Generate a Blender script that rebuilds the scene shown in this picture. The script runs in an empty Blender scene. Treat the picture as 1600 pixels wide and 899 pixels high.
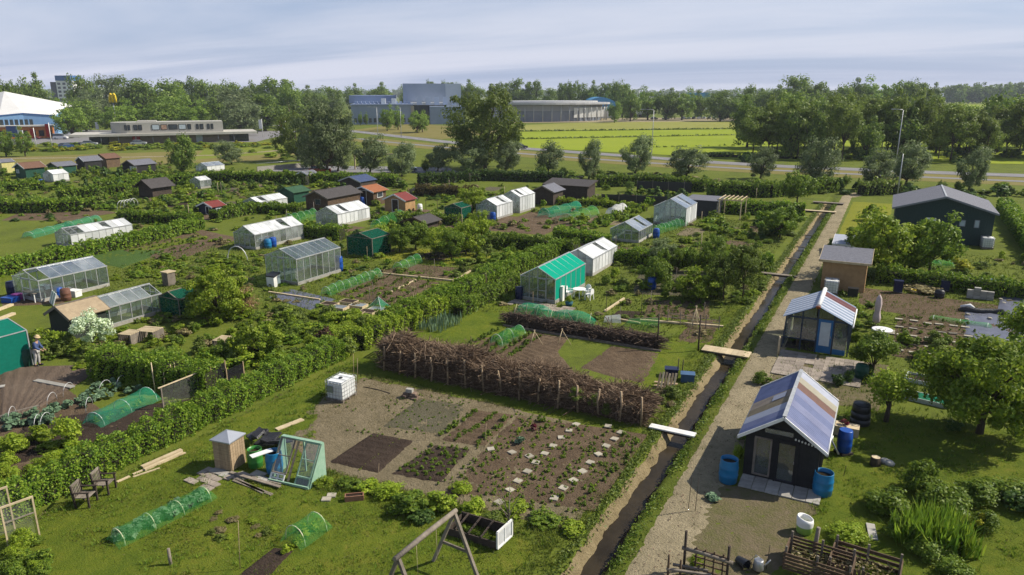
import bpy, math, random
import numpy as np
from mathutils import Vector, Matrix
R = math.radians
rng = np.random.default_rng(7)
rnd = random.Random(11)
SC = bpy.context.scene
COL = SC.collection

# ------------------------------------------------------------------ camera
F_PX, CAM_H, HORIZON, YAW = 1120.0, 15.0, 145.0, R(27.7)
PITCH = math.atan((449.5 - HORIZON) / F_PX)
cam_data = bpy.data.cameras.new('camera')
cam_data.sensor_width = 36.0
cam_data.lens = 36.0 * F_PX / 1600.0
cam_data.clip_end = 9000
cam = bpy.data.objects.new('camera', cam_data)
cam.location = (0, 0, CAM_H)
cam.rotation_euler = (R(90) - PITCH, 0, YAW)
COL.objects.link(cam)
SC.camera = cam

# ------------------------------------------------------------------ sky, sun, exposure
SUN_AZ, SUN_EL = R(52.0), R(42.0)          # azimuth clockwise from +Y
SUN_VEC = Vector((math.sin(SUN_AZ) * math.cos(SUN_EL), math.cos(SUN_AZ) * math.cos(SUN_EL), math.sin(SUN_EL)))
world = bpy.data.worlds.new('World')
SC.world = world
world.use_nodes = True
wn, wl = world.node_tree.nodes, world.node_tree.links
wn.clear()
sky = wn.new('ShaderNodeTexSky')
sky.sky_type = 'NISHITA'
sky.sun_disc = False
sky.sun_elevation, sky.sun_rotation = SUN_EL, SUN_AZ
sky.altitude, sky.air_density, sky.dust_density, sky.ozone_density = 0, 1.0, 0.6, 2.0
tc = wn.new('ShaderNodeTexCoord')
sep = wn.new('ShaderNodeSeparateXYZ'); wl.new(tc.outputs['Generated'], sep.inputs[0])
def wmath(op, a, b=None, clamp=False):
    n = wn.new('ShaderNodeMath'); n.operation = op; n.use_clamp = clamp
    for i, v in enumerate((a, b)):
        if v is None: continue
        if isinstance(v, (int, float)): n.inputs[i].default_value = v
        else: wl.new(v, n.inputs[i])
    return n.outputs[0]
zc = wmath('ADD', wmath('MAXIMUM', sep.outputs[2], 0.0), 0.085)
cmb = wn.new('ShaderNodeCombineXYZ')
wl.new(wmath('DIVIDE', sep.outputs[0], zc), cmb.inputs[0])
wl.new(wmath('DIVIDE', sep.outputs[1], zc), cmb.inputs[1])
cmap = wn.new('ShaderNodeMapping'); cmap.inputs['Rotation'].default_value = (0, 0, R(-38)); cmap.inputs['Scale'].default_value = (0.16, 0.50, 1)
wl.new(cmb.outputs[0], cmap.inputs[0])
cn = wn.new('ShaderNodeTexNoise'); cn.inputs['Scale'].default_value = 1.0; cn.inputs['Detail'].default_value = 6; cn.inputs['Roughness'].default_value = 0.55
cn.inputs['Distortion'].default_value = 0.6
wl.new(cmap.outputs[0], cn.inputs['Vector'])
cr = wn.new('ShaderNodeValToRGB'); cr.color_ramp.elements[0].position = 0.28; cr.color_ramp.elements[1].position = 0.66; cr.color_ramp.interpolation = 'EASE'
wl.new(cn.outputs['Fac'], cr.inputs[0])
veil = wn.new('ShaderNodeMix'); veil.data_type = 'RGBA'          # the veil of thin cloud: grey-blue to white
veil.inputs[6].default_value = (3.7, 4.55, 6.9, 1); veil.inputs[7].default_value = (6.7, 6.95, 8.3, 1)
wl.new(cr.outputs[0], veil.inputs[0])
mixs = wn.new('ShaderNodeMix'); mixs.data_type = 'RGBA'
# a thin layer: its veil thickens towards the horizon, where one looks through more of it
wl.new(wmath('ADD', wmath('MULTIPLY', wmath('POWER', 2.718, wmath('MULTIPLY', wmath('MAXIMUM', sep.outputs[2], 0.0), -2.6)), 0.86), wmath('MULTIPLY', cr.outputs[0], 0.14), True), mixs.inputs[0])
wl.new(sky.outputs[0], mixs.inputs[6]); wl.new(veil.outputs[2], mixs.inputs[7])
bg = wn.new('ShaderNodeBackground'); bg.inputs['Strength'].default_value = 0.081
wl.new(mixs.outputs[2], bg.inputs['Color'])
wo = wn.new('ShaderNodeOutputWorld'); wl.new(bg.outputs[0], wo.inputs['Surface'])

sun_data = bpy.data.lights.new('sun', 'SUN')
sun_data.energy, sun_data.angle, sun_data.color = 5.0, R(0.55), (1.0, 0.925, 0.79)
sun = bpy.data.objects.new('sun', sun_data)
sun.rotation_euler = SUN_VEC.to_track_quat('Z', 'Y').to_euler()
sun.location = (20, 20, 60)
COL.objects.link(sun)
SC.view_settings.view_transform = 'Standard'
SC.view_settings.look = 'None'
SC.view_settings.exposure, SC.view_settings.gamma = 0.40, 1.0
SC.view_settings.use_curve_mapping = False
HAZE_D = 0.00014
SC.cycles.max_bounces = 8
SC.cycles.transparent_max_bounces = 24
SC.cycles.volume_bounces = 0
SC.cycles.caustics_reflective = False
SC.cycles.caustics_refractive = False

# ------------------------------------------------------------------ survey: a point of the flat polder from its place in the photograph
def G(px, py, h=0.0):
    x, y = (px - 800) / F_PX, (449.5 - py) / F_PX
    fw, up = math.cos(PITCH) + y * math.sin(PITCH), -math.sin(PITCH) + y * math.cos(PITCH)
    t = (h - CAM_H) / up
    X, Y = x * t, fw * t
    return (X * math.cos(YAW) - Y * math.sin(YAW), X * math.sin(YAW) + Y * math.cos(YAW))
def img(X, Y, Z=0.0):
    x = X * math.cos(YAW) + Y * math.sin(YAW); y = -X * math.sin(YAW) + Y * math.cos(YAW); z = Z - CAM_H
    d = y * math.cos(PITCH) - z * math.sin(PITCH)
    return 800 + F_PX * x / d, 449.5 - F_PX * (y * math.sin(PITCH) + z * math.cos(PITCH)) / d
def ppm(X, Y):                       # photograph pixels per metre at a ground point
    y = -X * math.sin(YAW) + Y * math.cos(YAW)
    return F_PX / (y * math.cos(PITCH) + CAM_H * math.sin(PITCH))
def height_at(px, by, ty):
    X, Y = G(px, by)
    lo, hi = 0.0, 80.0
    for _ in range(40):
        m = (lo + hi) / 2
        if img(X, Y, m)[1] > ty: lo = m
        else: hi = m
    return lo

# ------------------------------------------------------------------ materials
MATS = {}
def _nodes(name):
    m = bpy.data.materials.new(name); m.use_nodes = True
    nt = m.node_tree; nt.nodes.clear()
    return m, nt.nodes, nt.links
def mat(name, c1, c2=None, rough=0.75, scale=3.0, detail=6, metal=0.0, bump=0.0, bscale=None, spec=0.3, stretch=(1, 1, 1), rvar=0.0, coat=0.0, c3=None):
    """noise-mottled painted / raw surface; colour noise, fine bump and a little per-object value spread"""
    if name in MATS: return MATS[name]
    m, n, l = _nodes(name)
    out = n.new('ShaderNodeOutputMaterial'); b = n.new('ShaderNodeBsdfPrincipled')
    l.new(b.outputs[0], out.inputs[0])
    b.inputs['Roughness'].default_value = rough; b.inputs['Metallic'].default_value = metal
    b.inputs['Specular IOR Level'].default_value = spec; b.inputs['Coat Weight'].default_value = coat
    c2 = c2 or tuple(v * 0.78 for v in c1)
    t = n.new('ShaderNodeTexCoord'); mp = n.new('ShaderNodeMapping'); mp.inputs['Scale'].default_value = stretch
    l.new(t.outputs['Object'], mp.inputs[0])
    nz = n.new('ShaderNodeTexNoise'); nz.inputs['Scale'].default_value = scale; nz.inputs['Detail'].default_value = detail
    nz.inputs['Roughness'].default_value = 0.62
    l.new(mp.outputs[0], nz.inputs['Vector'])
    cr = n.new('ShaderNodeValToRGB'); e = cr.color_ramp.elements
    e[0].position, e[1].position = 0.33, 0.67
    e[0].color = (*c1, 1); e[1].color = (*c2, 1)
    if c3:
        k = e.new(0.5); k.color = (*c3, 1)
    l.new(nz.outputs['Fac'], cr.inputs[0])
    col = cr.outputs[0]
    if rvar:
        oi = n.new('ShaderNodeObjectInfo'); mr = n.new('ShaderNodeMapRange')
        mr.inputs[3].default_value, mr.inputs[4].default_value = 1 - rvar, 1 + rvar
        l.new(oi.outputs['Random'], mr.inputs[0])
        hs = n.new('ShaderNodeHueSaturation'); l.new(mr.outputs[0], hs.inputs['Value']); l.new(col, hs.inputs['Color'])
        col = hs.outputs[0]
    l.new(col, b.inputs['Base Color'])
    if bump:
        nb = n.new('ShaderNodeTexNoise'); nb.inputs['Scale'].default_value = bscale or scale * 4; nb.inputs['Detail'].default_value = 5
        l.new(mp.outputs[0], nb.inputs['Vector'])
        bp = n.new('ShaderNodeBump'); bp.inputs['Strength'].default_value = bump; bp.inputs['Distance'].default_value = 0.05
        l.new(nb.outputs['Fac'], bp.inputs['Height']); l.new(bp.outputs[0], b.inputs['Normal'])
    MATS[name] = m
    return m
def leafmat(name, cols, trans=0.42, rough=0.5, spec=0.2):
    """foliage: every leaf (mesh island) draws its own colour from the ramp; thin leaves let light through"""
    if name in MATS: return MATS[name]
    m, n, l = _nodes(name)
    out = n.new('ShaderNodeOutputMaterial'); b = n.new('ShaderNodeBsdfPrincipled'); tr = n.new('ShaderNodeBsdfTranslucent'); mx = n.new('ShaderNodeMixShader')
    g = n.new('ShaderNodeNewGeometry'); cr = n.new('ShaderNodeValToRGB'); e = cr.color_ramp.elements
    k = len(cols)
    if name.startswith('leaf_'): cols = [(c[0] * 1.34, c[1] * 1.5, c[2] * 1.3) for c in cols]     # reflected plus transmitted share
    e[0].position, e[0].color = 0.0, (*cols[0], 1); e[1].position, e[1].color = 1.0, (*cols[-1], 1)
    for i in range(1, k - 1):
        q = e.new(i / (k - 1)); q.color = (*cols[i], 1)
    l.new(g.outputs['Random Per Island'], cr.inputs[0])
    # slow drift of tone from branch to branch and from plant to plant
    t = n.new('ShaderNodeTexCoord'); oi = n.new('ShaderNodeObjectInfo')
    nz = n.new('ShaderNodeTexNoise'); nz.inputs['Scale'].default_value = 1.1; nz.inputs['Detail'].default_value = 2
    l.new(t.outputs['Object'], nz.inputs['Vector'])
    ad = n.new('ShaderNodeMath'); ad.operation = 'ADD'; l.new(nz.outputs['Fac'], ad.inputs[0]); l.new(oi.outputs['Random'], ad.inputs[1])
    mr = n.new('ShaderNodeMapRange'); mr.inputs[1].default_value, mr.inputs[2].default_value = 0.2, 1.8
    mr.inputs[3].default_value, mr.inputs[4].default_value = 0.72, 1.28
    l.new(ad.outputs[0], mr.inputs[0])
    hs = n.new('ShaderNodeHueSaturation'); l.new(mr.outputs[0], hs.inputs['Value']); l.new(cr.outputs[0], hs.inputs['Color'])
    l.new(hs.outputs[0], b.inputs['Base Color']); l.new(hs.outputs[0], tr.inputs['Color'])
    b.inputs['Roughness'].default_value = rough; b.inputs['Specular IOR Level'].default_value = spec
    mx.inputs[0].default_value = trans
    l.new(b.outputs[0], mx.inputs[1]); l.new(tr.outputs[0], mx.inputs[2]); l.new(mx.outputs[0], out.inputs[0])
    MATS[name] = m
    return m
def glassmat(name, tint=(0.8, 0.88, 0.9), milky=0.25, gloss=0.22, rough=0.08, scale=1.2):
    """pane: clear + reflecting, with a film of lime / chalk wash of varying thickness"""
    if name in MATS: return MATS[name]
    m, n, l = _nodes(name)
    out = n.new('ShaderNodeOutputMaterial'); tp = n.new('ShaderNodeBsdfTransparent'); gl = n.new('ShaderNodeBsdfGlossy')
    df = n.new('ShaderNodeBsdfDiffuse'); tl = n.new('ShaderNodeBsdfTranslucent')
    tp.inputs[0].default_value = (*tint, 1); gl.inputs['Roughness'].default_value = rough; gl.inputs[0].default_value = (0.9, 0.92, 0.95, 1)
    df.inputs[0].default_value = (0.82, 0.83, 0.83, 1); tl.inputs[0].default_value = (0.78, 0.80, 0.80, 1)
    lw = n.new('ShaderNodeLayerWeight'); lw.inputs[0].default_value = 0.25
    mr = n.new('ShaderNodeMapRange'); mr.inputs[3].default_value, mr.inputs[4].default_value = gloss * 0.6, min(1, gloss * 2.6)
    l.new(lw.outputs['Facing'], mr.inputs[0])
    m1 = n.new('ShaderNodeMixShader'); l.new(mr.outputs[0], m1.inputs[0]); l.new(tp.outputs[0], m1.inputs[1]); l.new(gl.outputs[0], m1.inputs[2])
    m2 = n.new('ShaderNodeMixShader'); m2.inputs[0].default_value = 0.3; l.new(df.outputs[0], m2.inputs[1]); l.new(tl.outputs[0], m2.inputs[2])
    t = n.new('ShaderNodeTexCoord'); nz = n.new('ShaderNodeTexNoise'); nz.inputs['Scale'].default_value = scale; nz.inputs['Detail'].default_value = 6
    oi = n.new('ShaderNodeObjectInfo'); vm = n.new('ShaderNodeVectorMath'); vm.operation = 'ADD'
    sc = n.new('ShaderNodeMath'); sc.operation = 'MULTIPLY'; sc.inputs[1].default_value = 37.0; l.new(oi.outputs['Random'], sc.inputs[0])
    l.new(t.outputs['Object'], vm.inputs[0]); l.new(sc.outputs[0], vm.inputs[1]); l.new(vm.outputs[0], nz.inputs['Vector'])
    m3r = n.new('ShaderNodeMapRange'); m3r.inputs[1].default_value, m3r.inputs[2].default_value = 0.3, 0.7
    m3r.inputs[3].default_value, m3r.inputs[4].default_value = milky * 0.55, min(1, milky * 1.35)
    l.new(nz.outputs['Fac'], m3r.inputs[0])
    pv = n.new('ShaderNodeMapRange'); pv.inputs[3].default_value, pv.inputs[4].default_value = 0.55, 1.2; l.new(oi.outputs['Random'], pv.inputs[0])
    pm = n.new('ShaderNodeMath'); pm.operation = 'MULTIPLY'; pm.use_clamp = True; l.new(pv.outputs[0], pm.inputs[0]); l.new(m3r.outputs[0], pm.inputs[1])
    m3 = n.new('ShaderNodeMixShader'); l.new(pm.outputs[0], m3.inputs[0]); l.new(m1.outputs[0], m3.inputs[1]); l.new(m2.outputs[0], m3.inputs[2])
    l.new(m3.outputs[0], out.inputs[0])
    MATS[name] = m
    return m
def netmat(name, col, cover=0.5, trans=0.4):
    """fine mesh netting / gauze: threads cover part of every pixel"""
    if name in MATS: return MATS[name]
    m, n, l = _nodes(name)
    out = n.new('ShaderNodeOutputMaterial'); tp = n.new('ShaderNodeBsdfTransparent'); df = n.new('ShaderNodeBsdfDiffuse'); tl = n.new('ShaderNodeBsdfTranslucent')
    df.inputs[0].default_value = (*col, 1); tl.inputs[0].default_value = (*col, 1)
    m2 = n.new('ShaderNodeMixShader'); m2.inputs[0].default_value = trans; l.new(df.outputs[0], m2.inputs[1]); l.new(tl.outputs[0], m2.inputs[2])
    t = n.new('ShaderNodeTexCoord'); nz = n.new('ShaderNodeTexNoise'); nz.inputs['Scale'].default_value = 5; nz.inputs['Detail'].default_value = 5
    l.new(t.outputs['Object'], nz.inputs['Vector'])
    mr = n.new('ShaderNodeMapRange'); mr.inputs[1].default_value, mr.inputs[2].default_value = 0.3, 0.7
    mr.inputs[3].default_value, mr.inputs[4].default_value = cover * 0.75, min(1, cover * 1.25)
    l.new(nz.outputs['Fac'], mr.inputs[0])
    mx = n.new('ShaderNodeMixShader'); l.new(mr.outputs[0], mx.inputs[0]); l.new(tp.outputs[0], mx.inputs[1]); l.new(m2.outputs[0], mx.inputs[2])
    l.new(mx.outputs[0], out.inputs[0])
    MATS[name] = m
    return m
def groundmat(name, cols, s1=0.25, s2=2.5, bump=0.6, rough=0.95, fine=14.0, spread=0.45):
    """earth / turf: three scales of noise over a ramp of the ground's own colours"""
    if name in MATS: return MATS[name]
    m, n, l = _nodes(name)
    out = n.new('ShaderNodeOutputMaterial'); b = n.new('ShaderNodeBsdfPrincipled'); l.new(b.outputs[0], out.inputs[0])
    b.inputs['Roughness'].default_value = rough; b.inputs['Specular IOR Level'].default_value = 0.1
    t = n.new('ShaderNodeTexCoord')
    acc = None
    for sc, w in ((s1, 0.42), (s2, 0.33), (fine, 0.25)):
        nz = n.new('ShaderNodeTexNoise'); nz.inputs['Scale'].default_value = sc; nz.inputs['Detail'].default_value = 5; nz.inputs['Roughness'].default_value = 0.65
        l.new(t.outputs['Object'], nz.inputs['Vector'])
        mu = n.new('ShaderNodeMath'); mu.operation = 'MULTIPLY'; mu.inputs[1].default_value = w; l.new(nz.outputs['Fac'], mu.inputs[0])
        if acc is None: acc = mu.outputs[0]
        else:
            ad = n.new('ShaderNodeMath'); ad.operation = 'ADD'; l.new(acc, ad.inputs[0]); l.new(mu.outputs[0], ad.inputs[1]); acc = ad.outputs[0]
    cr = n.new('ShaderNodeValToRGB'); e = cr.color_ramp.elements; k = len(cols)
    lo, hi = 0.5 - spread / 2, 0.5 + spread / 2
    e[0].position, e[0].color = lo, (*cols[0], 1); e[1].position, e[1].color = hi, (*cols[-1], 1)
    for i in range(1, k - 1):
        q = e.new(lo + (hi - lo) * i / (k - 1)); q.color = (*cols[i], 1)
    l.new(acc, cr.inputs[0]); l.new(cr.outputs[0], b.inputs['Base Color'])
    nb = n.new('ShaderNodeTexNoise'); nb.inputs['Scale'].default_value = fine * 0.8; nb.inputs['Detail'].default_value = 6; nb.inputs['Roughness'].default_value = 0.7
    l.new(t.outputs['Object'], nb.inputs['Vector'])
    bp = n.new('ShaderNodeBump'); bp.inputs['Strength'].default_value = bump; bp.inputs['Distance'].default_value = 0.12
    l.new(nb.outputs['Fac'], bp.inputs['Height']); l.new(bp.outputs[0], b.inputs['Normal'])
    MATS[name] = m
    return m

# foliage
L_HEDGE = leafmat('leaf_hedge', [(0.060, 0.105, 0.012), (0.115, 0.170, 0.017), (0.20, 0.235, 0.028)])
L_MID = leafmat('leaf_mid', [(0.060, 0.098, 0.014), (0.110, 0.150, 0.018), (0.170, 0.200, 0.028)])
L_DARK = leafmat('leaf_dark', [(0.030, 0.058, 0.016), (0.058, 0.092, 0.022), (0.090, 0.125, 0.030)])
L_LIGHT = leafmat('leaf_light', [(0.120, 0.165, 0.014), (0.190, 0.235, 0.021), (0.27, 0.285, 0.036)])
L_WILLOW = leafmat('leaf_willow', [(0.075, 0.098, 0.042), (0.130, 0.152, 0.070), (0.215, 0.225, 0.130)])
L_FAR = leafmat('leaf_far', [(0.062, 0.100, 0.020), (0.112, 0.152, 0.027), (0.175, 0.205, 0.042)])
L_FARL = leafmat('leaf_far_light', [(0.090, 0.140, 0.022), (0.140, 0.195, 0.030), (0.195, 0.24, 0.042)])
L_OLIVE = leafmat('leaf_olive', [(0.070, 0.095, 0.018), (0.115, 0.142, 0.028), (0.175, 0.190, 0.042)])
L_TREE = leafmat('leaf_fruit', [(0.085, 0.130, 0.013), (0.150, 0.195, 0.018), (0.24, 0.265, 0.030)])
L_CABB = leafmat('leaf_cabbage', [(0.05, 0.085, 0.05), (0.09, 0.13, 0.085), (0.15, 0.19, 0.13)], 0.15)
L_PURPLE = leafmat('leaf_purple', [(0.035, 0.018, 0.016), (0.060, 0.032, 0.024), (0.09, 0.05, 0.03)])
L_RED = leafmat('leaf_red', [(0.10, 0.01, 0.03), (0.16, 0.02, 0.05), (0.08, 0.05, 0.02)])
L_BLOSSOM = leafmat('leaf_blossom', [(0.14, 0.17, 0.06), (0.45, 0.46, 0.36), (0.66, 0.66, 0.58)])
L_YELLOW = leafmat('leaf_yellow', [(0.12, 0.14, 0.015), (0.26, 0.24, 0.02), (0.42, 0.34, 0.02)])
L_GRASS = leafmat('blade_grass', [(0.072, 0.120, 0.013), (0.118, 0.165, 0.019), (0.195, 0.210, 0.038)], 0.3)
L_DRY = leafmat('blade_dry', [(0.13, 0.11, 0.04), (0.21, 0.18, 0.08), (0.30, 0.25, 0.13)], 0.25)
L_TWIG = leafmat('twig_brown', [(0.070, 0.046, 0.030), (0.165, 0.110, 0.072), (0.32, 0.235, 0.155)], 0.0, 0.8)
BARK = mat('bark', (0.10, 0.075, 0.05), (0.05, 0.038, 0.028), 0.9, 6, bump=0.6, stretch=(3, 3, 0.5))
BARK_PALE = mat('bark_pale', (0.24, 0.20, 0.15), (0.12, 0.10, 0.075), 0.9, 6, bump=0.5)
# ground
M_TURF = groundmat('turf', [(0.070, 0.056, 0.034), (0.075, 0.090, 0.018), (0.105, 0.135, 0.018), (0.135, 0.150, 0.024), (0.19, 0.17, 0.06)])
M_LAWN = groundmat('lawn_turf', [(0.052, 0.082, 0.010), (0.095, 0.135, 0.013), (0.135, 0.165, 0.017), (0.20, 0.180, 0.032)], 0.45, 2.6, 0.9, fine=22, spread=0.34)
M_SOIL = groundmat('soil', [(0.062, 0.043, 0.027), (0.122, 0.086, 0.055), (0.215, 0.16, 0.105)], 0.7, 3.6, 1.0)
M_SOILDARK = groundmat('soil_dark', [(0.030, 0.021, 0.016), (0.052, 0.037, 0.028), (0.085, 0.063, 0.047)], 0.6, 3.5, 1.0)
M_SAND = groundmat('soil_sandy', [(0.100, 0.088, 0.050), (0.190, 0.155, 0.095), (0.30, 0.25, 0.165)], 0.7, 3.2, 1.0)
M_PATH = groundmat('path_grit', [(0.120, 0.118, 0.045), (0.225, 0.190, 0.118), (0.32, 0.268, 0.172), (0.42, 0.355, 0.24)], 0.5, 2.8, 0.9)
M_BANK = groundmat('bank_sand', [(0.11, 0.088, 0.045), (0.24, 0.19, 0.105), (0.38, 0.31, 0.185)], 0.6, 3.0, 1.0)
M_FIELD = groundmat('meadow', [(0.145, 0.20, 0.014), (0.21, 0.26, 0.017), (0.26, 0.295, 0.03)], 0.03, 0.3, 0.3, fine=2.0)
M_FIELD2 = groundmat('meadow_pale', [(0.16, 0.175, 0.03), (0.22, 0.225, 0.05), (0.28, 0.26, 0.08)], 0.03, 0.3, 0.3, fine=2.0)
M_VERGE = groundmat('verge', [(0.12, 0.115, 0.025), (0.17, 0.15, 0.045), (0.23, 0.19, 0.085)], 0.06, 0.5, 0.4, fine=3.0)
M_ASPH = groundmat('asphalt', [(0.15, 0.145, 0.15), (0.20, 0.195, 0.20), (0.25, 0.24, 0.24)], 0.1, 1.0, 0.15, 0.8, fine=8)
M_WATER = mat('ditch_water', (0.022, 0.017, 0.010), (0.045, 0.034, 0.019), 0.25, 0.8, spec=0.12, bump=0.05)
# made surfaces
M_ALU = mat('aluminium', (0.50, 0.51, 0.51), (0.34, 0.35, 0.35), 0.45, 4, metal=0.35)
M_STEEL = mat('galvanised', (0.42, 0.43, 0.44), (0.30, 0.31, 0.32), 0.4, 9, metal=0.7)
M_WHITE = mat('white_paint', (0.78, 0.78, 0.76), (0.62, 0.61, 0.58), 0.5, 2.2)
M_PLASTW = mat('white_plastic', (0.80, 0.80, 0.79), (0.70, 0.70, 0.69), 0.35, 2)
M_IBC = mat('tank_plastic', (0.80, 0.81, 0.80), (0.66, 0.68, 0.66), 0.3, 2.5, spec=0.4)
M_WOOD = mat('wood_raw', (0.40, 0.30, 0.19), (0.26, 0.185, 0.11), 0.8, 3, stretch=(1, 1, 8), bump=0.3, rvar=0.15)
M_WOODTAN = mat('wood_tan', (0.40, 0.25, 0.115), (0.29, 0.175, 0.078), 0.7, 2.2, stretch=(1, 1, 1), bump=0.2)
M_WOODGREY = mat('wood_grey', (0.24, 0.205, 0.165), (0.135, 0.112, 0.09), 0.85, 4, bump=0.4, rvar=0.2)
M_WOODPALE = mat('wood_pale', (0.56, 0.46, 0.30), (0.42, 0.33, 0.20), 0.75, 4, bump=0.2, rvar=0.12)
M_WOODDK = mat('wood_dark', (0.070, 0.052, 0.040), (0.035, 0.026, 0.02), 0.85, 3, bump=0.3)
M_WOODBR = mat('wood_brown', (0.13, 0.085, 0.05), (0.075, 0.048, 0.03), 0.8, 3, bump=0.3, rvar=0.15)
M_BLACK = mat('black_stain', (0.022, 0.022, 0.024), (0.012, 0.012, 0.013), 0.7, 4, bump=0.15)
M_BARN = mat('barn_green', (0.018, 0.042, 0.040), (0.012, 0.028, 0.028), 0.65, 2)
M_GREENP = mat('green_paint', (0.20, 0.34, 0.24), (0.27, 0.40, 0.30), 0.6, 5)
M_GREENDK = mat('green_dark', (0.015, 0.075, 0.045), (0.010, 0.05, 0.032), 0.55, 3)
M_ROOFGREY = mat('roof_felt', (0.155, 0.158, 0.185), (0.105, 0.108, 0.13), 0.8, 5, bump=0.4, bscale=30)
M_ROOFDK = mat('roof_dark', (0.075, 0.068, 0.066), (0.045, 0.040, 0.04), 0.85, 5, bump=0.4)
M_ROOFRED = mat('roof_red', (0.19, 0.035, 0.028), (0.12, 0.025, 0.022), 0.75, 5, bump=0.3)
M_ROOFOR = mat('roof_orange', (0.32, 0.12, 0.05), (0.22, 0.08, 0.035), 0.8, 6, bump=0.3)
M_ROOFGRN = mat('roof_green', (0.035, 0.095, 0.045), (0.022, 0.06, 0.03), 0.8, 4, bump=0.3)
M_CONC = mat('concrete', (0.36, 0.345, 0.31), (0.27, 0.255, 0.23), 0.85, 4, bump=0.3, rvar=0.18)
M_PAVE = mat('paving', (0.30, 0.255, 0.21), (0.21, 0.175, 0.145), 0.85, 3, bump=0.3, rvar=0.22)
M_SLAB = mat('slab_pale', (0.40, 0.365, 0.29), (0.27, 0.245, 0.19), 0.85, 5, bump=0.3, rvar=0.15)
M_BRICK = mat('brick', (0.22, 0.15, 0.11), (0.13, 0.10, 0.08), 0.85, 6, rvar=0.25)
M_BLUE = mat('blue_barrel', (0.008, 0.070, 0.34), (0.010, 0.055, 0.26), 0.35, 3, spec=0.4)
M_CYAN = mat('light_blue_barrel', (0.010, 0.17, 0.36), (0.012, 0.13, 0.28), 0.35, 3, spec=0.4)
M_GRNBAR = mat('green_barrel', (0.045, 0.22, 0.035), (0.03, 0.15, 0.03), 0.35, 3, spec=0.4)
M_BLKPL = mat('black_plastic', (0.022, 0.023, 0.026), (0.015, 0.016, 0.018), 0.4, 4, spec=0.4)
M_NAVY = mat('navy_plastic', (0.012, 0.018, 0.06), (0.010, 0.014, 0.045), 0.4, 4)
M_TARP = mat('grey_sheeting', (0.115, 0.122, 0.165), (0.085, 0.09, 0.125), 0.45, 1.5, bump=0.5, bscale=4, spec=0.4)
M_TARPBLK = mat('black_sheeting', (0.02, 0.02, 0.022), (0.04, 0.04, 0.044), 0.4, 4, bump=0.6)
M_YEL = mat('yellow_plastic', (0.75, 0.55, 0.02), (0.65, 0.46, 0.02), 0.4, 3)
M_REDP = mat('red_paint', (0.42, 0.03, 0.03), (0.32, 0.025, 0.025), 0.5, 3)
M_ORANGE = mat('orange_clad', (0.48, 0.17, 0.04), (0.38, 0.13, 0.03), 0.6, 3)
M_HOOP = mat('hoop_plastic', (0.62, 0.60, 0.40), (0.5, 0.5, 0.33), 0.5, 4)
M_HOOPW = mat('hoop_white', (0.62, 0.63, 0.62), (0.5, 0.5, 0.5), 0.5, 4)
M_DOORBLUE = mat('door_blue', (0.02, 0.13, 0.30), (0.018, 0.10, 0.24), 0.45, 4)
M_VOID = mat('interior_dark', (0.02, 0.02, 0.02), (0.012, 0.012, 0.012), 0.9, 2)
N_GREEN = netmat('net_green', (0.05, 0.38, 0.22), 0.36)
N_TEAL = netmat('net_teal', (0.010, 0.36, 0.24), 1.25, 0.25)
N_DKTEAL = netmat('net_dark_teal', (0.010, 0.17, 0.12), 1.1, .2)
N_PALE = netmat('net_pale_green', (0.10, 0.44, 0.12), 0.24)
N_DKGRN = netmat('net_dark_green', (0.010, 0.085, 0.055), 0.88, 0.2)
N_WIRE = netmat('wire_mesh', (0.30, 0.30, 0.28), 0.16, 0.0)
N_WHITE = netmat('fleece_white', (0.75, 0.76, 0.74), 0.6)
GL_CLEAR = glassmat('glass_clear', (0.78, 0.85, 0.84), 0.07, 0.13)
GL_DIRTY = glassmat('glass_dirty', (0.70, 0.78, 0.76), 0.22, 0.15, 0.15)
GL_BLUE = glassmat('glass_sky', (0.62, 0.72, 0.80), 0.20, 0.26, 0.12)
GL_WHITE = glassmat('glass_whitewashed', (0.9, 0.92, 0.92), 1.35, 0.10, 0.25)
GL_CHALK = glassmat('glass_chalk', (0.85, 0.88, 0.88), 0.8, 0.14, 0.2)
GL_WIN = mat('window_glass', (0.035, 0.045, 0.055), (0.06, 0.07, 0.085), 0.08, 1, spec=0.6)
GL_LIGHT = mat('window_light', (0.45, 0.52, 0.56), (0.36, 0.42, 0.46), 0.15, 2, spec=0.5)

# ------------------------------------------------------------------ objects and meshes
def tag(o, label=None, cat=None, group=None, kind=None):
    if label: o['label'] = label
    if cat: o['category'] = cat
    if group: o['group'] = group
    if kind: o['kind'] = kind
    return o
def thing(name, label, cat, loc=(0, 0, 0), rz=0.0, group=None):
    o = bpy.data.objects.new(name, None); COL.objects.link(o)
    o.empty_display_size = 0.2
    o.location = (loc[0], loc[1], loc[2] if len(loc) > 2 else 0.0); o.rotation_euler = (0, 0, rz)
    return tag(o, label, cat, group)
def link(name, me, parent=None, loc=None, rot=None, scale=None):
    o = bpy.data.objects.new(name, me); COL.objects.link(o)
    if parent is not None: o.parent = parent
    if loc is not None: o.location = loc
    if rot is not None: o.rotation_euler = rot
    if scale is not None: o.scale = scale
    return o
def copy_tree(o, parent=None):
    c = o.copy(); COL.objects.link(c)
    if parent is not None: c.parent = parent
    for ch in o.children: copy_tree(ch, c)
    return c
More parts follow.
